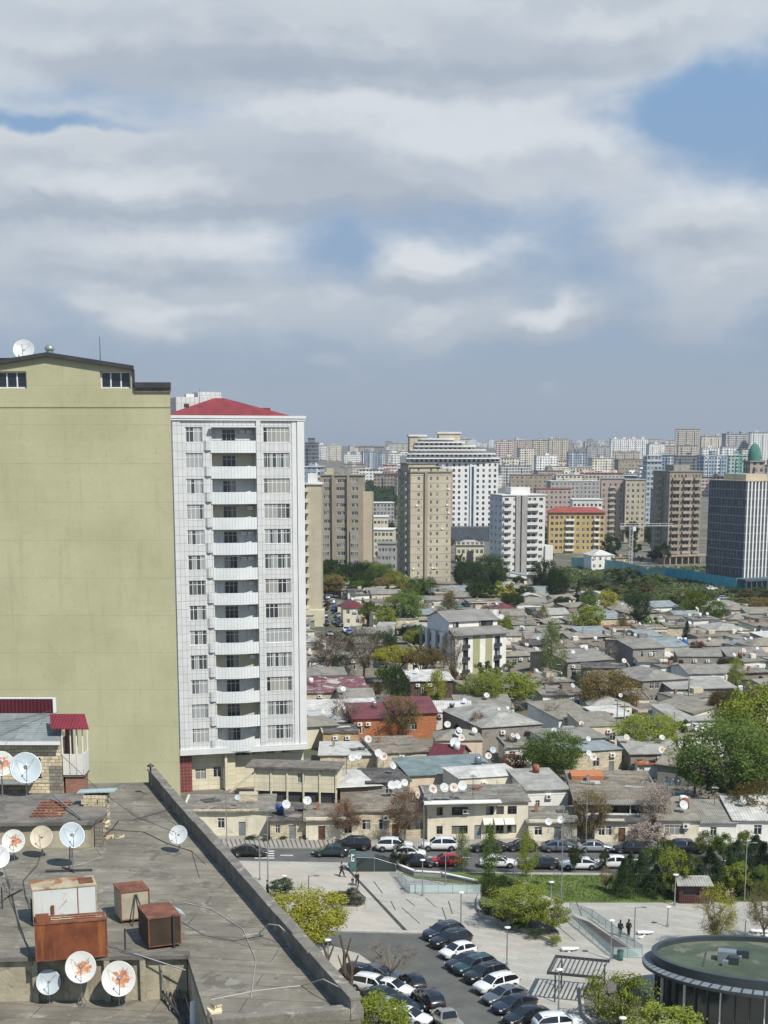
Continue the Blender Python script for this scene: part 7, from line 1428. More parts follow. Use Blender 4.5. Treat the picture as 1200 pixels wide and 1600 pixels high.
# ================================================================ cars
def cars():
    T_ = CH
    A = [(693, 1458, 'suv', 'navy', 'dark navy car, farthest of the parking row'), (705, 1470, 'suv', 'black', 'black suv, second in the row, just before the small white car'), (716, 1487, 'hatch', 'white', 'white hatchback, third in the row and first white one'), (729, 1503, 'saloon', 'navy', 'dark saloon right after the first white hatchback'), (742, 1511, 'suv', 'teal', 'dark teal suv, fifth in the parking row'),
         (760, 1524, 'suv', 'black', 'big black suv just before the white suv'), (776, 1540, 'suv', 'white', 'white suv parked in the middle of the long row'), (788, 1556, 'saloon', 'grey', 'silver-grey saloon just after the white suv'), (804, 1570, 'saloon', 'navy', 'dark saloon between the silver-grey and the last black one'), (822, 1588, 'saloon', 'black', 'long black saloon, nearest of the dark ones in the row')]
    for px, py, k, c, lab in A: p = at(px, py, .02 + .5); p.z = .02; car(k, c, lab, p, R(33 + 180), 'cars parked in the long row', sc=.96)
    p = at(872, 1600, .7); p.z = .14; car('suv', 'white', 'white roof-racked suv at the bottom photo edge beside the row', p, R(14), 'cars parked in the long row', sc=.96)
    for px, py, k, c, lab, rz in ((645, 1534, 'hatch', 'black', 'black hatchback seen from behind in the middle lane', 110), (671, 1562, 'suv', 'black', 'black suv with plate seen from behind, middle lane', 110), (699, 1596, 'pickup', 'beige', 'grey-beige pickup cut by the bottom photo edge', 110)):
        p = at(px, py, .6); p.z = .02; car(k, c, lab, p, R(rz), 'cars standing in the middle of the car park', sc=.96)
    for px, py, k, c, lab in ((566, 1524, 'suv', 'black', 'dark suv behind the bare branches, first beside the island'), (592, 1521, 'saloon', 'grey', 'grey car mostly hidden behind the first dark suv'), (583, 1540, 'suv', 'white', 'white suv, second from the island near the parapet'), (612, 1543, 'saloon', 'white', 'white saloon nose out beside the black hatchback'), (600, 1556, 'saloon', 'green', 'dark green saloon after the white pair'), (625, 1570, 'saloon', 'black', 'black saloon nose out, behind the green bush'), (606, 1574, 'hatch', 'silver', 'silver hatchback half covered by the green bush'), (638, 1588, 'saloon', 'white', 'white saloon beside the pickup at the bottom'), (622, 1606, 'hatch', 'silver', 'pale hatchback at the bottom photo edge')):
        p = at(px, py, .6); p.z = .02; car(k, c, lab, p, R(-29), 'cars parked beside the near building', sc=.96)
    far_row = [(390, 1330, 'saloon', 'black', 'lone black saloon on the empty left part of the street'), (517, 1330, 'saloon', 'green', 'dark green-black saloon left of the glass kiosk'), (551, 1320, 'suv', 'black', 'black suv behind the dark saloon, by the kiosk'), (616, 1322, 'suv', 'white', 'white suv, left one of two on the far side of the street'), (687, 1321, 'suv', 'white', 'white suv in front of the shop, right one of two on the far side'), (763, 1323, 'saloon', 'black', 'black saloon behind the light green street trees'), (815, 1322, 'hatch', 'navy', 'dark car before the white wall, far side of the street'), (874, 1323, 'saloon', 'grey', 'grey saloon on the far side near the tall lamp'), (930, 1323, 'saloon', 'silver', 'silver saloon on the far side before the brown terrace house'), (985, 1325, 'saloon', 'black', 'black saloon beside the blossoming tree'), (1074, 1325, 'suv', 'navy', 'dark car glimpsed between the park trees and gabled house')]
    for px, py, k, c, lab in far_row: p = at(px, py, .6); p.z = .02; car(k, c, lab, p, R(-1 + (180 if px % 2 else 0)), 'cars on the far side of the street')
    near_row = [(578, 1346, 'saloon', 'green', 'dark saloon behind the glass kiosk box'), (640, 1333, 'hatch', 'white', 'white car with green window strip behind the round dark tree'), (654, 1346, 'saloon', 'black', 'black saloon between the dark tree and the red car'), (697, 1345, 'hatch', 'red', 'bright red hatchback on the street'), (778, 1347, 'saloon', 'white', 'white car behind the tall light green street tree'), (843, 1349, 'saloon', 'black', 'black car between the two white ones, near side'), (905, 1350, 'saloon', 'white', 'white saloon on the near side before the lawn'), (957, 1348, 'hatch', 'white', 'white hatchback at the end of the lawn by the pines')]
    for px, py, k, c, lab in near_row: p = at(px, py, .6); p.z = .02; car(k, c, lab, p, R(-1 + (180 if px % 2 else 0)), 'cars on the near side of the street')
    fr = random.Random(3); n = 0
    for i, (px, py) in enumerate(((507, 955), (509, 975), (523, 952), (525, 972), (531, 976), (541, 985), (507, 962), (528, 963), (519, 941), (512, 934), (545, 988), (516, 990), (536, 968), (505, 944))):
        c = fr.choice(['silver', 'white', 'black', 'grey', 'silver', 'blue']); p = at(px, py, .5); p.z = .02; car(fr.choice(['saloon', 'hatch', 'suv']), c, None, p, R(95 + fr.choice([0, 180])), 'cars in the far narrow street', f'{c} car in the far narrow street')
    for i, (px, py) in enumerate(((1055, 950), (1070, 947), (1085, 951), (1112, 920), (1130, 935))):
        c = ['silver', 'blue', 'grey', 'white', 'silver'][i]; p = at(px, py, .5); p.z = .02; car('hatch', c, None, p, R(20), 'cars parked by the far scrub', f'{c} car by the scrub slope')
sheet_px('far_street', [(546, 1003), (575, 1003), (513, 925), (498, 925)], .012, 'asphalt')
sheet_px('lane', [(1010, 962), (1100, 958), (1120, 940), (1100, 935), (1030, 944)], .012, 'asphalt')
cars()
mt['redcloth'] = mat('red_cloth', (.45, .03, .04), .9, .15, 3); mt['whitecloth'] = mat('white_cloth', (.7, .7, .68), .9, .1, 3)
p = at(862, 1306, .14); t = thing('clothes_line', 'line of red and white washing before the low street shop', 'washing line', p)
obj('line', MB().tube((-2.2, 0, 1.9), (2.2, 0, 1.85), .015, .015, 4), mt['cable'], t)
for i, m_ in enumerate(('redcloth', 'whitecloth', 'cloth_b', 'redcloth', 'whitecloth', 'redcloth')): q = MB(); x = -2 + i * .72; q.b2(x, x + .55, -.015, .015, 1.0 + (i % 3) * .15, 1.88); obj('garment', q, mt['redcloth' if m_ == 'redcloth' else 'whitecloth' if m_ == 'whitecloth' else 'dark'], t)
for x in (-2.2, 2.2): obj('post', MB().tube((x, 0, 0), (x, 0, 2), .04), mt['steel'], t)
# ================================================================ people
mt['skin'] = mat('skin', (.42, .26, .18), .6, .05); mt['cloth_dark'] = mat('dark_cloth', (.018, .018, .022), .9, .15, 6); mt['cloth_navy'] = mat('navy_cloth', (.03, .035, .06), .9, .15, 6); mt['hair'] = mat('dark_hair', (.02, .015, .012), .7, .1); mt['cloth_grey'] = mat('grey_cloth', (.16, .15, .15), .9, .15, 6)
def skin_mesh(verts, edges, radii, name, m, parent, sub=1):
    me = bpy.data.meshes.new(name); me.from_pydata(verts, edges, []); o = bpy.data.objects.new(name, me); COL.objects.link(o); o.parent = parent
    sk = o.modifiers.new('s', 'SKIN'); sv = me.skin_vertices[0].data
    for i, r_ in enumerate(radii): sv[i].radius = (r_, r_)
    sv[0].use_root = True; sk.use_smooth_shade = True; ss = o.modifiers.new('u', 'SUBSURF'); ss.levels = sub; ss.render_levels = sub; me.materials.append(m); return o
def person(label, loc, rz, stride=.28, top='cloth_dark', legs='cloth_navy', armsw=.2, long=False, s=1.0, hold=False):
    t = thing('person', label, 'person', loc, rz); t.scale = (s, s, s)      # faces -y
    V = [(0, 0, .95), (0, 0, 1.15), (0, 0, 1.38), (0, 0, 1.50), (0, -.01, 1.60), (0, -.02, 1.72)]; E = [(0, 1), (1, 2), (2, 3), (3, 4), (4, 5)]; Rr = [.12, .105, .12, .055, .085, .075]
    for sd in (-1, 1):
        st = stride * sd; i = len(V)
        V += [(sd * .1, 0, .9), (sd * .1, -st * .55 - .03, .5), (sd * .1, -st, .09), (sd * .1, -st - .17, .035)]; E += [(0, i), (i, i + 1), (i + 1, i + 2), (i + 2, i + 3)]; Rr += [.095, .062, .042, .032]
        i = len(V); a = -armsw * sd
        hy = -a; V += [(sd * .18, 0, 1.38), (sd * .23, hy * .4, 1.12), (sd * .235, hy - .08, .90), (sd * .235, hy - .10, .84)]; E += [(2, i), (i, i + 1), (i + 1, i + 2), (i + 2, i + 3)]; Rr += [.06, .042, .03, .03]
        h = i + 3
        for f in range(4):
            j = len(V); V += [(sd * (.235 + .0), hy - .125 + f * .018, .79 - .004 * (1 if f in (0, 3) else -1)), (sd * .225, hy - .125 + f * .018, .765)]; E += [(h, j), (j, j + 1)]; Rr += [.009, .008]
        j = len(V); V += [(sd * .22, hy - .145, .82), (sd * .215, hy - .155, .795)]; E += [(h, j), (j, j + 1)]; Rr += [.010, .009]
    j = len(V); V += [(0, -.115, 1.655)]; E += [(4, j)]; Rr += [.016]       # nose
    skin_mesh(V, E, Rr, 'body', mt['skin'], t, 2)
    # clothes follow the body
    V2 = [(0, 0, .92), (0, 0, 1.16), (0, 0, 1.40)]; E2 = [(0, 1), (1, 2)]; R2 = [.185, .165, .18]
    if long: V2[0] = (0, 0, .72); R2[0] = .22
    for sd in (-1, 1):
        hy = armsw * sd; i = len(V2); V2 += [(sd * .18, 0, 1.385), (sd * .23, hy * .4, 1.12), (sd * .235, hy - .07, .91)]; E2 += [(2, i), (i, i + 1), (i + 1, i + 2)]; R2 += [.09, .07, .056]
    skin_mesh(V2, E2, R2, 'jacket', mt[top], t)
    V3 = [(0, 0, .95)]; E3 = []; R3 = [.17]
    for sd in (-1, 1):
        st = stride * sd; i = len(V3); V3 += [(sd * .1, 0, .88), (sd * .1, -st * .55 - .03, .5), (sd * .1, -st, .1)]; E3 += [(0, i), (i, i + 1), (i + 1, i + 2)]; R3 += [.125, .10, .078]
        obj('shoe', MB().box((sd * .1, -st - .07, .04), (.1, .28, .08)), mt['black'], t)
    skin_mesh(V3, E3, R3, 'trousers', mt[legs], t)
    obj('hair', MB().lathe([(.01, .13), (.07, .11), (.105, .03), (.1, -.05), (.07, -.12 if not long else -.3), (.01, -.12)], 12, c=(0, .02, 1.70)), mt['hair'], t)
    for sd in (-1, 1): obj('eye', MB().box((sd * .03, -.1, 1.675), (.018, .012, .01)), mt['hair'], t)
    return t
def P_(px, py, z=.13): p = at(px, py, z); return (p.x, p.y, z)
person('walking figure in dark clothes near the glass kiosk, mid stride', P_(534, 1370), R(60), .3)
pA = person('dark clad adult beside the drain line, holding a child by the hand', P_(558, 1384), R(20), .12, 'cloth_dark', 'cloth_dark'); person('small child in dark clothes beside the adult on the drain line', P_(551, 1384), R(10), .1, 'cloth_navy', 'cloth_grey', s=.62)
person('left one of two people in dark coats walking by the plaza ramp', P_(969, 1463), R(150), .22, 'cloth_dark', 'cloth_dark', long=True); person('right one of two people in dark coats, long dark hair, by the plaza ramp', P_(982, 1462), R(160), .2, 'cloth_dark', 'cloth_dark', long=True)
person('figure standing in dark clothes right of the brown kiosk', P_(1137, 1412), R(0), .08, 'cloth_grey', 'cloth_dark'); person('figure in dark jacket beside the other one near the kiosk', P_(1143, 1412), R(20), .1, 'cloth_dark', 'cloth_navy')
person('faint standing figure left of the black saloon on the street pavement', P_(418, 1399), R(90), .1, 'cloth_navy', 'cloth_dark')
# ================================================================ lamps
LAMPN = 0
def plaza_lamp(px, pyb, pyt, label=None, disc=True):
    p = at(px, pyb, .13); dep = (p - Vector((0, 0, CH))).dot(FV); th = math.atan((pyb - PPY) / F) + PITCH; H = (pyb - pyt) * dep / F / cos(th)
    t = thing('plaza_lamp' if disc else 'lamp_post', label, 'lamp', (p.x, p.y, .13), 0, 'lamps around the plaza')
    obj('pole', MB().tube((0, 0, 0), (0, 0, H), .075, .055, 8), mt['steel'], t); obj('base', MB().tube((0, 0, 0), (0, 0, .25), .16, .14, 8), mt['steel'], t)
    if disc: obj('lamp_head', MB().lathe([(.02, H + .14), (.30, H + .10), (.33, H + .05), (.28, H + .01), (.05, H)], 16), mt['white'], t)
    else: obj('lamp_arm', MB().tube((0, 0, H - .1), (.7, -.15, H + .05), .035, .035, 6), mt['steel'], t); obj('lamp_head', MB().box((.85, -.2, H + .05), (.5, .2, .1), R(-12)), mt['steel'], t)
    if label is None: pend(t, 'slim white-disc lamp' if disc else 'tall grey lamp post', 'lamp', Vector((p.x, p.y, H)))
for px, b_, t_ in ((720, 1450, 1396), (792, 1508, 1451), (660, 1400, 1345), (861, 1402, 1379), (954, 1500, 1440), (1164, 1464, 1439), (1054, 1415, 1368), (444, 1376, 1369), (872, 1600, 1518), (513, 1542, 1471), (970, 1690, 1595), (1043, 1448, 1448 - 30)): plaza_lamp(px, b_, t_)
for px, b_, t_ in ((877, 1404, 1262), (696, 1384, 1332), (419, 1398, 1268), (406, 1375, 1305), (483, 1470, 1370), (355, 1345, 1240), (803, 1378, 1345), (1163, 1408, 1318), (662, 1330, 1240), (915, 1345, 1235), (991, 1470, 1418)): plaza_lamp(px, b_, t_, None, disc=b_ - t_ < 56 and False)
def wire(a, b_, label):
    A, B_ = Vector(a), Vector(b_); pts = []
    for i in range(13): t = i / 12; p = A.lerp(B_, t); p.z -= 1.6 * 4 * t * (1 - t) * .5; pts.append(p)
    tube_thing('overhead_wire', label, pts, .018, 'dark', 'wire', 4)
a = at(355, 1345, .1); b_ = at(662, 1330, .1); wire((a.x, a.y, 8.6), (b_.x, b_.y, 8.6), 'long overhead wire sagging above the left part of the street'); a2 = at(915, 1345, .1); wire((b_.x, b_.y, 8.4), (a2.x, a2.y, 8.8), 'long overhead wire sagging above the parked street cars')
for i, (px, py) in enumerate(((1012, 1190), (963, 1165), (974, 1168), (1190, 1240), (1075, 1120), (910, 1020), (690, 1090))):
    p = at(px, py, 0); t = thing('utility_pole', None, 'pole', (p.x, p.y, 0)); obj('pole', MB().tube((0, 0, 0), (0, 0, 7.6), .13, .09, 8), mt['concrete'], t); obj('crossarm', MB().box((0, 0, 7.1), (1.4, .1, .1)), mt['dark'], t); pend(t, 'grey concrete utility pole', 'pole')
# ================================================================ glass kiosk lift box by the street
mt['kioskglass'] = mat('kiosk_green_glass', (.05, .14, .13), .15, .1, 1, spec=.8); mt['kioskdark'] = mat('kiosk_dark_glass', (.02, .035, .035), .1, .05, spec=.8)
p = at(551, 1362, .13); t = thing('glass_kiosk', 'dark glass kiosk wedge with a green and white sign pillar by the street', 'kiosk', (p.x, p.y, .13), R(0))
obj('sign_pillar', MB().b2(-.3, .35, -.1, .35, 0, 2.7), mt['kioskglass'], t); k = MB(); k.b2(-.16, .2, -.115, -.102, 2.0, 2.18); k.b2(-.16, -.05, -.115, -.102, 1.3, 2.0); k.b2(-.05, .2, -.115, -.102, 1.3, 1.46); k.b2(.08, .2, -.115, -.102, 1.46, 1.7); obj('sign_lettering', k, mt['white'], t)
k = MB(); k.add([(.4, 0, 0), (5.2, 0, 0), (5.2, 2.2, 0), (.4, 2.2, 0), (.4, 0, 1.75), (2.6, 0, 1.7), (2.6, 2.2, 1.7), (.4, 2.2, 1.75), (5.2, 0, .9), (5.2, 2.2, .9)], [(0, 1, 8, 5, 4), (4, 5, 6, 7), (5, 8, 9, 6), (8, 1, 2, 9), (2, 3, 7, 6, 9), (3, 0, 4, 7)]); obj('glass_body', k, mt['kioskdark'], t)
k = MB()
for a, b_ in (((.4, -.02, 1.75), (2.6, -.02, 1.7)), ((2.6, -.02, 1.7), (5.2, -.02, .9)), ((.4, -.02, 0), (.4, -.02, 1.75)), ((5.2, -.02, 0), (5.2, -.02, .9)), ((2.6, -.02, 0), (2.6, -.02, 1.7))): k.tube(a, b_, .04, .04, 5)
obj('frame', k, mt['steel'], t)
# ================================================================ pergolas
def pergola(label, px, py, z, Lx, Ly, rz, n=17):
    p = at(px, py, z); t = thing('slatted_pergola', label, 'pergola', (p.x, p.y, .13), rz); h = z - .13; sl_ = MB()
    for i in range(n): x = -Lx / 2 + Lx * (i + .5) / n; sl_.box((x, 0, h), (.10, Ly, .08))
    obj('slats', sl_, mt['dframe'], t)
    for y in (-Ly / 2, Ly / 2): obj('beam', MB().b2(-Lx / 2, Lx / 2, y - .05, y + .05, h - .18, h + .08), mt['dframe'], t)
    obj('beam', MB().b2(-Lx / 2 - .1, -Lx / 2, -Ly / 2, Ly / 2, h - .25, h + .1), mt['dframe'], t)
    for x, y in ((-Lx * .38, -Ly * .4), (-Lx * .38, Ly * .4), (Lx * .42, Ly * .4), (Lx * .42, -Ly * .4)): obj('post', MB().tube((x, y, 0), (x, y, h - .25), .07, .07, 8), mt['dframe'], t)
    return t
pergola('dark slatted pergola casting striped shade beside the plaza ramp', 905, 1510, 3.1, 5.0, 4.6, R(-16), 12)
# ================================================================ white organic benches
def bench(label, px, py, rz, s=1.0):
    p = at(px, py, .13); t = thing('white_bench', label, 'bench', (p.x, p.y, .13), rz); t.scale = (s, s, s); k = MB()
    out = [(1.5 * cos(a) * (1 + .28 * cos(3 * a)), .75 * sin(a) * (1 + .2 * cos(2 * a + 1))) for a in [2 * pi * i / 22 for i in range(22)]]
    k.prism(out, .38, .52); k.prism([(x * .92, y * .9) for x, y in out], .52, .56); obj('seat', k, mt['white'], t)
    for x, y in ((-.8, 0), (.9, .1), (0, -.3)): obj('leg', MB().lathe([(.3, 0), (.22, .2), (.34, .38)], 10, c=(x, y, 0)), mt['white'], t)
bench('white blob-shaped bench right of the two walking people', 1006, 1460, R(5), .58); bench('smaller white blob-shaped stool below the bench by the two people', 1002, 1466, R(60), .3)
bench('white blob-shaped bench at the top of the slatted pergola', 888, 1486, R(10), .6); bench('white blob-shaped bench at the right photo edge by the thin tree', 1184, 1458, R(-5), .6); bench('second white stool at the right edge below the bench', 1196, 1464, R(-50), .4)
p = at(969, 1500, .13); t = thing('litter_bin', 'dark green litter bin beside the plaza lamp', 'bin', (p.x, p.y, .13)); obj('body', MB().lathe([(.01, 0), (.3, 0), (.32, .9), (.26, .92)], 12), mt['kioskglass'], t); obj('lid', MB().lathe([(.33, .92), (.3, 1.02), (.01, 1.06)], 12), mt['dark'], t)
# brown kiosk with pale roof
p = at(1085, 1412, .13); t = thing('brown_kiosk', 'brown timber kiosk with pale pitched roof at the edge of the lawn', 'kiosk', (p.x, p.y, .13), R(-2)); mt['kioskwood'] = sheet('kiosk_timber', (.13, .045, .035), .2, 0, .7)
k = MB(); facade(k, (-1.7, 0, 0), (1, 0, 0), 3.4, 2.2, [(.4, 2.2, .9, 1.8)], .3); facade(k, (1.7, 0, 0), (0, 1, 0), 2, 2.2, [], .2); facade(k, (-1.7, 2, 0), (0, -1, 0), 2, 2.2, [], .2); k.quad((1.7, 2, 0), (-1.7, 2, 0), (-1.7, 2, 2.2), (1.7, 2, 2.2)); obj('wall', k, mt['kioskwood'], t); obj('hatch', MB().b2(-1.3, .5, .31, .33, .9, 1.8), mt['dark'], t)
k = MB(); k.add([(-2.0, -.4, 2.2), (2.0, -.4, 2.2), (1.9, 2.3, 2.6), (-1.9, 2.3, 2.6), (-2.0, -.4, 2.12), (2.0, -.4, 2.12), (1.9, 2.3, 2.5), (-1.9, 2.3, 2.5)], [(0, 1, 2, 3), (4, 5, 1, 0), (5, 6, 2, 1), (7, 4, 0, 3), (7, 6, 5, 4)]); obj('roof', k, mt['r_grey'], t)
# ================================================================ oval pavilion
mt['greenroof'] = mat('weathered_green_roof', (.075, .10, .065), .8, .3, .25, stain=((.17, .165, .12), .3, .9, .5), fine=.2, rand=False, bump=.2); mt['slate'] = mat('slate_blue_metal', (.045, .056, .062), .4, .12, .6); mt['slatepale'] = mat('pale_slate_panel', (.19, .22, .24), .5, .1, .6)
def pavilion():
    z = 4.6; c = at(1200, 1505, z); rz = R(-16); a, b_ = 10.6, 6.4; t = thing('oval_pavilion', 'oval glass pavilion with dark rim and weathered green roof', 'pavilion', (c.x, c.y, .13), rz); h = z - .13; n = 72
    el = lambda ra, rb: [(cos(2 * pi * i / n) * ra, sin(2 * pi * i / n) * rb) for i in range(n)]
    def ring(mb, A, za, B_, zb, mi=0): mb.add([(x, y, za) for x, y in A] + [(x, y, zb) for x, y in B_], [(i, (i + 1) % n, n + (i + 1) % n, n + i) for i in range(n)], mi, True)
    k = MB(); k.add([(x, y, h) for x, y in el(a - .7, b_ - .7)], [tuple(range(n))]); obj('roof', k, mt['greenroof'], t)
    k = MB(); ring(k, el(a - .7, b_ - .7), h, el(a - .7, b_ - .7), h + .45); ring(k, el(a - .7, b_ - .7), h + .45, el(a - .25, b_ - .25), h + .45); ring(k, el(a - .25, b_ - .25), h + .45, el(a - .25, b_ - .25), h - .35); obj('parapet_rim', k, mt['slate'], t)
    k = MB(); ring(k, el(a - .25, b_ - .25), h - .34, el(a + .55, b_ + .55), h - .55); ring(k, el(a + .55, b_ + .55), h - .55, el(a + .55, b_ + .55), h - .8); ring(k, el(a + .55, b_ + .55), h - .8, el(a - .6, b_ - .6), h - .75); obj('canopy_ring', k, mt['slate'], t)
    k = MB(); A, B_ = el(a - .1, b_ - .1), el(a + .5, b_ + .5)
    for i in range(n):
        j = (i + .8) / n * 2 * pi; i0 = i / n * 2 * pi; pp = [(cos(q) * ra, sin(q) * rb) for q, ra, rb in ((i0, a - .15, b_ - .15), (j, a - .15, b_ - .15), (j, a + .48, b_ + .48), (i0, a + .48, b_ + .48))]
        k.quad((*pp[3], h - .52), (*pp[2], h - .52), (*pp[1], h - .355), (*pp[0], h - .355))
    obj('canopy_louvres', k, mt['slatepale'], t)
    k = MB(); ring(k, el(a - .9, b_ - .9), h - .75, el(a - .9, b_ - .9), 0); obj('glass_wall', k, mt['kioskdark'], t)
    for i in range(48):
        q = 2 * pi * i / 48; 
        if sin(q) > .35: continue
        x, y = cos(q) * (a - .75), sin(q) * (b_ - .75); obj('wall_fin', MB().box((x, y, (h - .75) / 2), (.09, .26, h - .75), atan2(sin(q) * a, cos(q) * b_) + pi / 2), mt['white' if i % 3 == 0 else 'dframe'], t)
    # roof plant boxes
    for x, y, w_, d_, hh, m in ((-4.4, -.7, 1.6, 1.1, .9, 'slatepale'), (-3.4, -1.4, .9, .8, .7, 'slate'), (-3.0, .7, 1.3, .9, .7, 'slate'), (-2.9, -.2, .6, .5, .4, 'slatepale'), (-3.9, -2.0, .5, .5, .5, 'slatepale')): obj('roof_plant', MB().b2(x, x + w_, y, y + d_, h + .02, h + hh), mt[m], t)
    obj('roof_seam', MB().b2(-5.6, -5.48, -2.5, 1.5, h + .01, h + .06), mt['slate'], t)
    return t
pavilion()
# ================================================================ planting
def planting():
    for q in ((1080, 1380, 'the brown kiosk'), (800, 1395, 'the street-side shrubs'), (810, 1440, 'the long curved planter'), (540, 1405, 'the rounded planter'), (1130, 1180, 'the huge tree'), (1100, 940, 'the scrub slope'), (960, 915, 'the pale netting'), (760, 915, 'the tower-foot wood'), (550, 910, 'the ribbed tower foot'), (525, 970, 'the far street'), (1180, 1500, 'the oval pavilion'), (690, 1480, 'the parking row'), (700, 1345, 'the red car'), (1190, 930, 'the turquoise hoarding'), (540, 1330, 'the glass kiosk')): landmark(*q)
    # plaza and street
    treepx('large yellow-green spring tree beside the near roof parapet', 'big0', 'leafy', 478, 1490, 132, 112)
    treepx('bare twiggy tree with a few pale buds by the traffic island', 'bare0', 'leafo', 612, 1540, 90, 88)
    for px, b_, h_ in ((537, 1560, 82), (510, 1545, 58), (548, 1562, 60)):
        p = at(px, b_, .13); dep = (p - Vector((0, 0, CH))).dot(FV); H = h_ * dep / F / .8; t = thing('pollarded_tree', None, 'tree', p); k = MB(); k.tube((0, 0, 0), (.1, 0, H * .7), .22, .16, 8); k.tube((.1, 0, H * .7), (-.3, .1, H), .13, .1, 6); k.tube((.1, 0, H * .6), (.7, .2, H * .95), .11, .07, 6); k.tube((.05, 0, H * .4), (-.5, -.2, H * .7), .09, .05, 6)
        obj('trunk', k, mt['bark'], t); pend(t, 'leafless pollarded trunk', 'trunk')
    treepx('bright green bush half hiding the cars at the parapet corner', 'round0', 'leafb', 596, 1640, 92, 96)
    treepx('dark clipped round street tree by the glass ramp', 'round1', 'leafd', 627, 1360, 34, 46); treepx('young light green street tree right of the red car', 'poplar0', 'leaf', 721, 1365, 34, 66); treepx('light green street tree standing behind the shrubs', 'poplar0', 'leaf', 764, 1372, 36, 82); treepx('light green street tree, right one beside the shrubs', 'poplar0', 'leafb', 822, 1372, 38, 72)
    for i, (x, y, w_, h_) in enumerate(((758, 1392, 36, 36), (782, 1390, 40, 40), (806, 1392, 38, 36), (828, 1390, 30, 28), (768, 1404, 34, 26), (800, 1402, 34, 24))): treepx(None, 'bush%d' % (i % 2), 'leafd' if i % 2 else 'scrub', x, y, w_, h_, 'dense dark shrub', name='shrub', cat='shrub')
    treepx('bright green leafy tree at the left of the long curved planter', 'big1', 'leafb', 812, 1450, 96, 78, rot=1.0); treepx('bright green tree at the right end of the long curved planter', 'round1', 'leafb', 862, 1462, 58, 62); treepx('dark green tree at the back left corner of the long planter', 'round2', 'leaf', 770, 1425, 44, 66)
    for i, (x, y, w_, h_) in enumerate(((762, 1428, 32, 26), (785, 1440, 36, 26), (812, 1452, 34, 22), (838, 1462, 30, 18), (868, 1472, 24, 14))): treepx(None, 'bush0', 'leafd' if i < 4 else 'leafb', x, y, w_, h_, 'low planter shrub', z=.5, name='shrub', cat='shrub')
    for i, (x, y, w_, h_) in enumerate(((537, 1412, 34, 32), (558, 1415, 28, 26), (524, 1408, 24, 22), (553, 1398, 22, 22))): treepx(None, 'bush%d' % (i % 2), 'pine', x, y, w_, h_, 'dark planter pine', z=.5, name='shrub', cat='shrub')
    treepx('dark green tree behind the yellow-green one', 'round1', 'leafd', 440, 1402, 40, 34)
    treepx('bright green round tree in front of the pavilion', 'round0', 'leafb', 966, 1612, 112, 102); treepx('bright green tree beside the pavilion glass at the bottom edge', 'round2', 'leafb', 1040, 1650, 120, 92); treepx('bright green tree at the very bottom right of the photo', 'airy1', 'leafb', 1085, 1690, 100, 100)
    treepx('thin yellow-green tree left of the pavilion roof end', 'sparse0', 'leafy', 1118, 1492, 68, 112); treepx('thin yellow-green tree at the right photo edge', 'sparse1', 'leafy', 1196, 1480, 74, 108)
    treepx('small clipped round tree on the lawn near the white saloon', 'round1', 'leafd', 898, 1364, 22, 44); treepx('small clipped round tree, second one on the lawn', 'round0', 'leafd', 943, 1362, 16, 34); treepx('small rusty orange young tree on the lawn', 'sparse0', 'leafo', 947, 1394, 24, 40); treepx('tiny bare sapling on the lawn', 'bare0', 'leaf', 869, 1388, 12, 28)
    # belt of conifers and light trees behind the lawn
    pines = [(974, 1402, 36, 74), (1000, 1384, 40, 66), (1024, 1402, 36, 64), (985, 1372, 34, 52), (1068, 1376, 34, 50), (1092, 1400, 34, 62), (1120, 1404, 40, 76), (1140, 1390, 40, 74), (1170, 1402, 44, 80), (1192, 1385, 46, 86), (1210, 1402, 48, 90), (1150, 1366, 40, 66), (1180, 1356, 40, 64), (1230, 1390, 48, 90), (1108, 1372, 36, 60)]
    for i, (x, y, w_, h_) in enumerate(pines): treepx(None, 'cone%d' % (i % 2), 'pine', x, y, w_ * 1.3, h_ * .9, 'dark bushy pine', name='pine_tree', group='pines behind the lawn')
    for i, (x, y, w_, h_) in enumerate(((1062, 1404, 40, 50), (1150, 1404, 44, 62), (1186, 1404, 40, 56), (1048, 1402, 44, 82), (1040, 1372, 40, 66), (1078, 1386, 36, 56), (1012, 1366, 30, 44), (1105, 1345, 44, 50), (1130, 1350, 40, 50), (1165, 1340, 40, 44))): treepx(None, 'round%d' % (i % 3), 'leafb' if i % 2 else 'leaf', x, y, w_, h_, 'light green park tree')
    # street front trees
    treepx('rust-brown leaved bare tree before the long cream wall', 'sparse0', 'leafr', 540, 1312, 62, 66); treepx('tall thin rusty tree before the long stone house', 'sparse1', 'leafr', 632, 1318, 54, 88); treepx('dull olive sparse tree left of the terrace house', 'sparse0', 'leafo', 922, 1322, 62, 92, bark='bark')
    treepx('whitish blossoming tree in front of the brown terrace house', 'round2', 'blossom', 1010, 1322, 66, 44); treepx('bare blossom-speckled tree above the white terrace', 'sparse1', 'blossom', 1022, 1310, 60, 92); treepx('green climber tree beside cream street house door', 'poplar0', 'leaf', 960, 1316, 18, 30)
    for i, (x, y, w_, h_) in enumerate(((395, 1312, 22, 12), (415, 1314, 18, 14), (478, 1312, 20, 10), (442, 1312, 14, 8))): treepx(None, 'bush1', 'leafd', x, y, w_, h_, 'dark street shrub', name='shrub', cat='shrub')
    # the quarter
    treepx('huge dark green tree at the right photo edge, front half', 'big0', 'leaf', 1135, 1275, 150, 165); treepx('huge green tree at the right photo edge, rear half', 'big1', 'leafb', 1190, 1230, 140, 170, rot=2); treepx('smaller green tree at the left foot of the huge tree', 'round0', 'leaf', 1085, 1245, 66, 80); treepx('olive-brown tree under the huge tree at the right edge', 'round1', 'leafo', 1185, 1292, 110, 84)
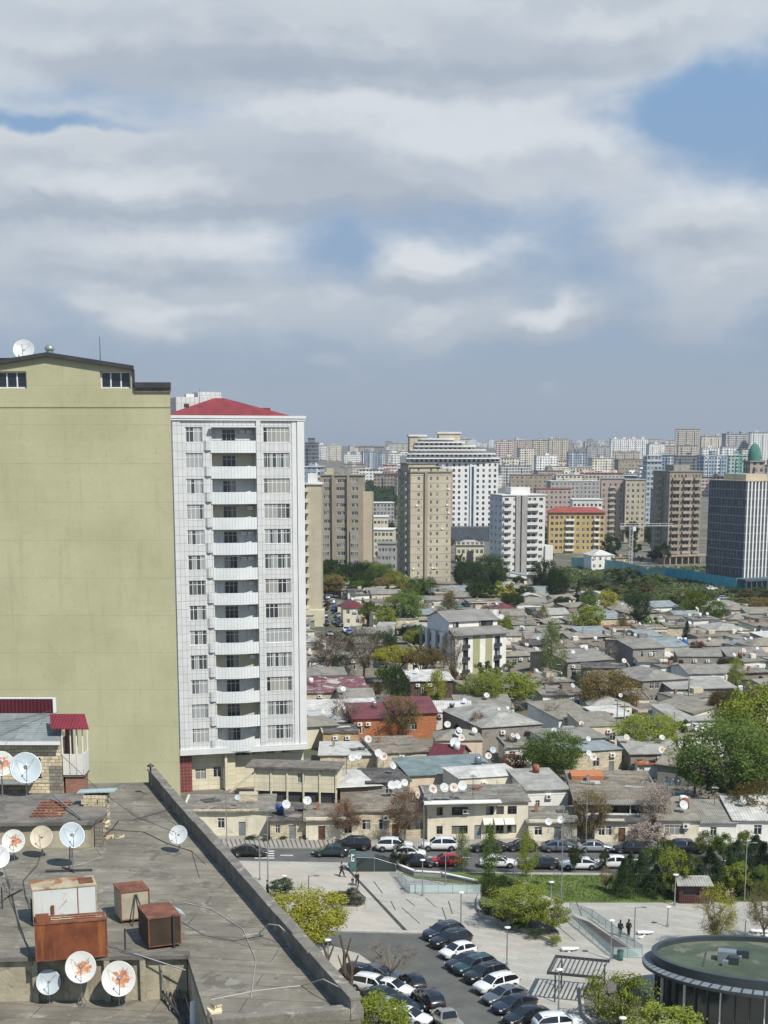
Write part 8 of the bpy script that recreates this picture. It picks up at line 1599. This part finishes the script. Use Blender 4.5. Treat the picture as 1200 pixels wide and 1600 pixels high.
    treepx('dense dark green round tree right of the hip-roofed hall', 'big1', 'leaf', 866, 1222, 92, 84, bark='bark'); treepx('bright green wide tree left of the huge tree', 'big0', 'leafb', 1012, 1188, 98, 80); treepx('golden olive round tree before the grey four-window house', 'big0', 'leafo', 948, 1122, 94, 80, rot=3)
    treepx('pale green poplar-like tree left of the barn house', 'poplar0', 'leafp', 860, 1068, 52, 92); treepx('bright yellow-green tree below the white four storey house', 'big1', 'leafb', 752, 1118, 62, 74, rot=1); treepx('yellow-green tree right of the other one, below the white house', 'round2', 'leafb', 800, 1112, 80, 66)
    treepx('green round tree beside the far street', 'round1', 'leaf', 630, 988, 66, 62); treepx('dark shrub tree below the far round green tree', 'round0', 'leafd', 640, 1012, 40, 34)
    for i, (pr, lf, x, y, w_, h_, lab) in enumerate((('sparse1', 'leafr', 515, 1062, 60, 76, 'bare brown-leaved tree right beside the white tower'), ('sparse0', 'leafo', 568, 1066, 66, 84, 'rusty brown tree in the grove below the far street'), ('airy0', 'leafy', 618, 1068, 70, 66, 'yellow-green tree in the grove, brightest of it'), ('round0', 'leafd', 600, 1040, 50, 52, 'dark green tree at the back of the grove'), ('airy1', 'leafo', 660, 1070, 70, 66, 'olive tree of the grove nearest the white house'), ('sparse0', 'leafo', 706, 1080, 44, 90, 'thin rusty tree against the white house side wall'), ('bush0', 'leaf', 496, 1068, 40, 34, 'low green bush at the foot of the white tower'))): treepx(lab, pr, lf, x, y, w_, h_)
    treepx('rusty sparse tree on the left of the orange brick house', 'sparse1', 'leafo', 628, 1158, 60, 76, bark='bark'); treepx('bare tree left of the yellow box house roof', 'bare0', 'leafr', 540, 1150, 60, 74); treepx('rust-brown bushy tree right of the long pink house', 'round1', 'leafr', 802, 1216, 48, 42); treepx('small rust bush above the whitish corrugated roof', 'round2', 'leafr', 587, 1092, 26, 24)
    treepx('narrow black-green cypress beside the blue tanks', 'cone0', 'pine', 1072, 1016, 24, 46, name='cypress_tree'); treepx('dark cypress above the white hip-roofed house', 'cone1', 'pine', 903, 948, 16, 42, name='cypress_tree'); treepx('dark leafy tree between barn house and scrub slope', 'round0', 'leafd', 998, 992, 36, 66); treepx('bare greyish tree by the balcony house', 'bare0', 'leafo', 940, 1052, 60, 54)
    treepx('fan palm beside the orange brick house', 'palm', 'leafd', 705, 1140, 30, 42, name='palm_tree'); treepx('light green tree behind the long grey porch house', 'poplar0', 'leafb', 1148, 1092, 34, 60); treepx('green small tree at the right edge of the quarter', 'round2', 'leaf', 1150, 1070, 30, 34)
    # filler trees of the quarter
    fr = random.Random(31); LN = {'leaf': 'green', 'leafd': 'dark green', 'leafb': 'bright green', 'leafo': 'olive', 'leafr': 'rust-brown', 'pine': 'blackish green', 'scrub': 'dull green'}
    for i in range(84):
        x, y = fr.uniform(500, 1190), 950 + 240 * fr.random() ** 1.5; lf = fr.choice(['leaf', 'leafd', 'leafo', 'leafr', 'leafd', 'scrub', 'leafb']); w_ = fr.uniform(20, 42) * (.55 + (y - 950) / 400); treepx(None, fr.choice(['low0', 'low1', 'sparse0', 'bare0', 'round0']), lf, x, y, w_, w_ * fr.uniform(.9, 1.5), f'small {LN[lf]} tree')
    # dark belt at the foot of the towers
    for i in range(46):
        x = fr.uniform(500, 880); y = 908 + fr.uniform(0, 30) + (10 if 600 < x < 720 or 775 < x < 860 else 0); w_ = fr.uniform(20, 30) if (605 < x < 720 or 775 < x < 862) else fr.uniform(26, 50); treepx(None, fr.choice(['round0', 'round1', 'low0', 'big0']), fr.choice(['leafd', 'leafd', 'leafd', 'leaf', 'leaf', 'leafo']), x, y, w_, w_ * fr.uniform(.7, 1.15), 'dark leafy tree')
    for px, y, w_, h_, lf in ((764, 932, 60, 66, 'leafd'), (725, 925, 36, 50, 'leafd'), (850, 935, 40, 60, 'leafd'), (868, 950, 34, 60, 'leafd'), (640, 945, 36, 30, 'leafo'), (525, 912, 44, 40, 'leafd'), (560, 925, 50, 46, 'leafd'), (680, 915, 24, 50, 'leafr')): treepx(None, 'big0', lf, px, y, w_, h_, 'tall dark tree')
    # scrub slope and trees among the middle-distance towers
    for i in range(95):
        x = fr.uniform(862, 1215); y = fr.uniform(912 if x < 1100 else 926, 958) if x > 1000 else fr.uniform(898, 935); w_ = fr.uniform(14, 40); lf = fr.choice(['scrub', 'scrub', 'leaf', 'leafo', 'leafd', 'scrub']); treepx(None, fr.choice(['bush0', 'bush1', 'low0', 'low1']), lf, x, y, w_, w_ * fr.uniform(.35, .6), f'{"olive" if lf == "leafo" else "green"} scrub bush', name='shrub', cat='shrub')
    for i in range(60):
        x = fr.uniform(570, 1050); y = fr.uniform(838, 884); w_ = fr.uniform(12, 30); treepx(None, fr.choice(['low0', 'low1', 'round1']), fr.choice(['leafd', 'leaf', 'leafd', 'scrub']), x, y, w_, w_ * fr.uniform(.8, 1.5), 'dark distant tree')
    # far woods: one mass
    mb = MB(); rg = random.Random(77)
    for (x0, x1, yt, Y0, Y1, n) in ((574, 618, 752, 560, 700, 240), (855, 965, 738, 700, 900, 200), (480, 620, 800, 430, 540, 120), (1010, 1060, 835, 380, 430, 50)):
        for _ in range(n):
            Y = rg.uniform(Y0, Y1); t_ = (Y - Y0) / (Y1 - Y0); Y *= YS; x = rg.uniform(x0, x1); p = far(x, yt + (1 - t_) * 28, Y); gz = ground_z(Y); z = max(p.z, gz + 4)
            leaf_quads(mb, Vector((p.x, Y, z - 2)), 5.0, 30, 1.3, rg, .8); mb.tube((p.x, Y, gz), (p.x, Y, z - 2), .3, .2, 4)
    obj('far_woods', mb, mt['leafd'], kind='stuff')
    # weeds and rough grass on the slope
    mb = MB()
    for _ in range(12000):
        px, py = rg.uniform(860, 1230), rg.uniform(886, 965)
        if px < 1000 and py > 938: continue
        p = at(px, py, 0); a = rg.uniform(0, 6.28); s = rg.uniform(.3, .9); mb.add([(p.x - cos(a) * s, p.y - sin(a) * s, 0), (p.x + cos(a) * s, p.y + sin(a) * s, 0), (p.x + cos(a) * s * .6, p.y + .2, s * .9), (p.x - cos(a) * s * .6, p.y - .1, s * .8)], [(0, 1, 2, 3)])
    obj('rough_grass', mb, mt['scrub'], kind='stuff')
    mb = MB()
    for _ in range(9000):
        px, py = rg.uniform(835, 1215), rg.uniform(1368, 1408)
        if px < 880 and py > 1392: continue
        p = at(px, py, .22); a = rg.uniform(0, 6.28); s = rg.uniform(.05, .12); mb.add([(p.x - cos(a) * s, p.y - sin(a) * s, .22), (p.x + cos(a) * s, p.y + sin(a) * s, .22), (p.x + .03, p.y + .02, .22 + s * 1.3)], [(0, 1, 2)])
    obj('grass_blades', mb, mt['leaf'], kind='stuff')
def palm():
    T = MB(); C = MB(); rg = random.Random(4); T.tube((0, 0, 0), (0, 0, 7.4), .55, .45, 8)
    for k in range(46):
        a = rg.uniform(0, 6.28); el = rg.uniform(-.7, 1.3); L = rg.uniform(3.2, 4.4); d = Vector((cos(a) * cos(el), sin(a) * cos(el), sin(el))); s_ = Vector((-sin(a), cos(a), 0)); p = Vector((0, 0, 7.4)); 
        for j in range(5): t_ = -1 + j * .5; e = p + d * L * (1 - .15 * abs(t_)) + s_ * t_ * 1.0 + Vector((0, 0, -.8 * (1 - sin(max(el, 0))))); m_ = p + d * L * .55 + s_ * t_ * .3; C.add([p, m_ + s_ * .12, e, m_ - s_ * .12], [(0, 1, 2, 3)])
    TM['palm'] = (T.mesh('trunk', mt['bark']), C.mesh('crown', mt['leafd']))
palm(); planting()
# ================================================================ air
def haze():
    m = bpy.data.materials.new('haze'); m.use_nodes = True; nt = NT(m.node_tree); nt.n.clear(); out = nt.add('ShaderNodeOutputMaterial')
    v = nt.add('ShaderNodeVolumePrincipled'); v.inputs['Color'].default_value = (.78, .86, .96, 1); v.inputs['Density'].default_value = HAZE; v.inputs['Anisotropy'].default_value = .2; nt.l.new(v.outputs[0], out.inputs['Volume'])
    o = obj('haze', MB().b2(-5200, 5200, -300, 10800, -3, 128), m, kind='stuff'); return o
HAZE = .00009
haze()
# out-of-view prototypes are removed; their copies share the meshes
def drop(o):
    for ch in list(o.children): drop(ch)
    bpy.data.objects.remove(o)
for o in [DISH] + list(CARS.values()): drop(o)
resolve_labels()
for o in bpy.data.objects:
    for kk in ('hh', 'ww', 'dd'):
        if kk in o: del o[kk]
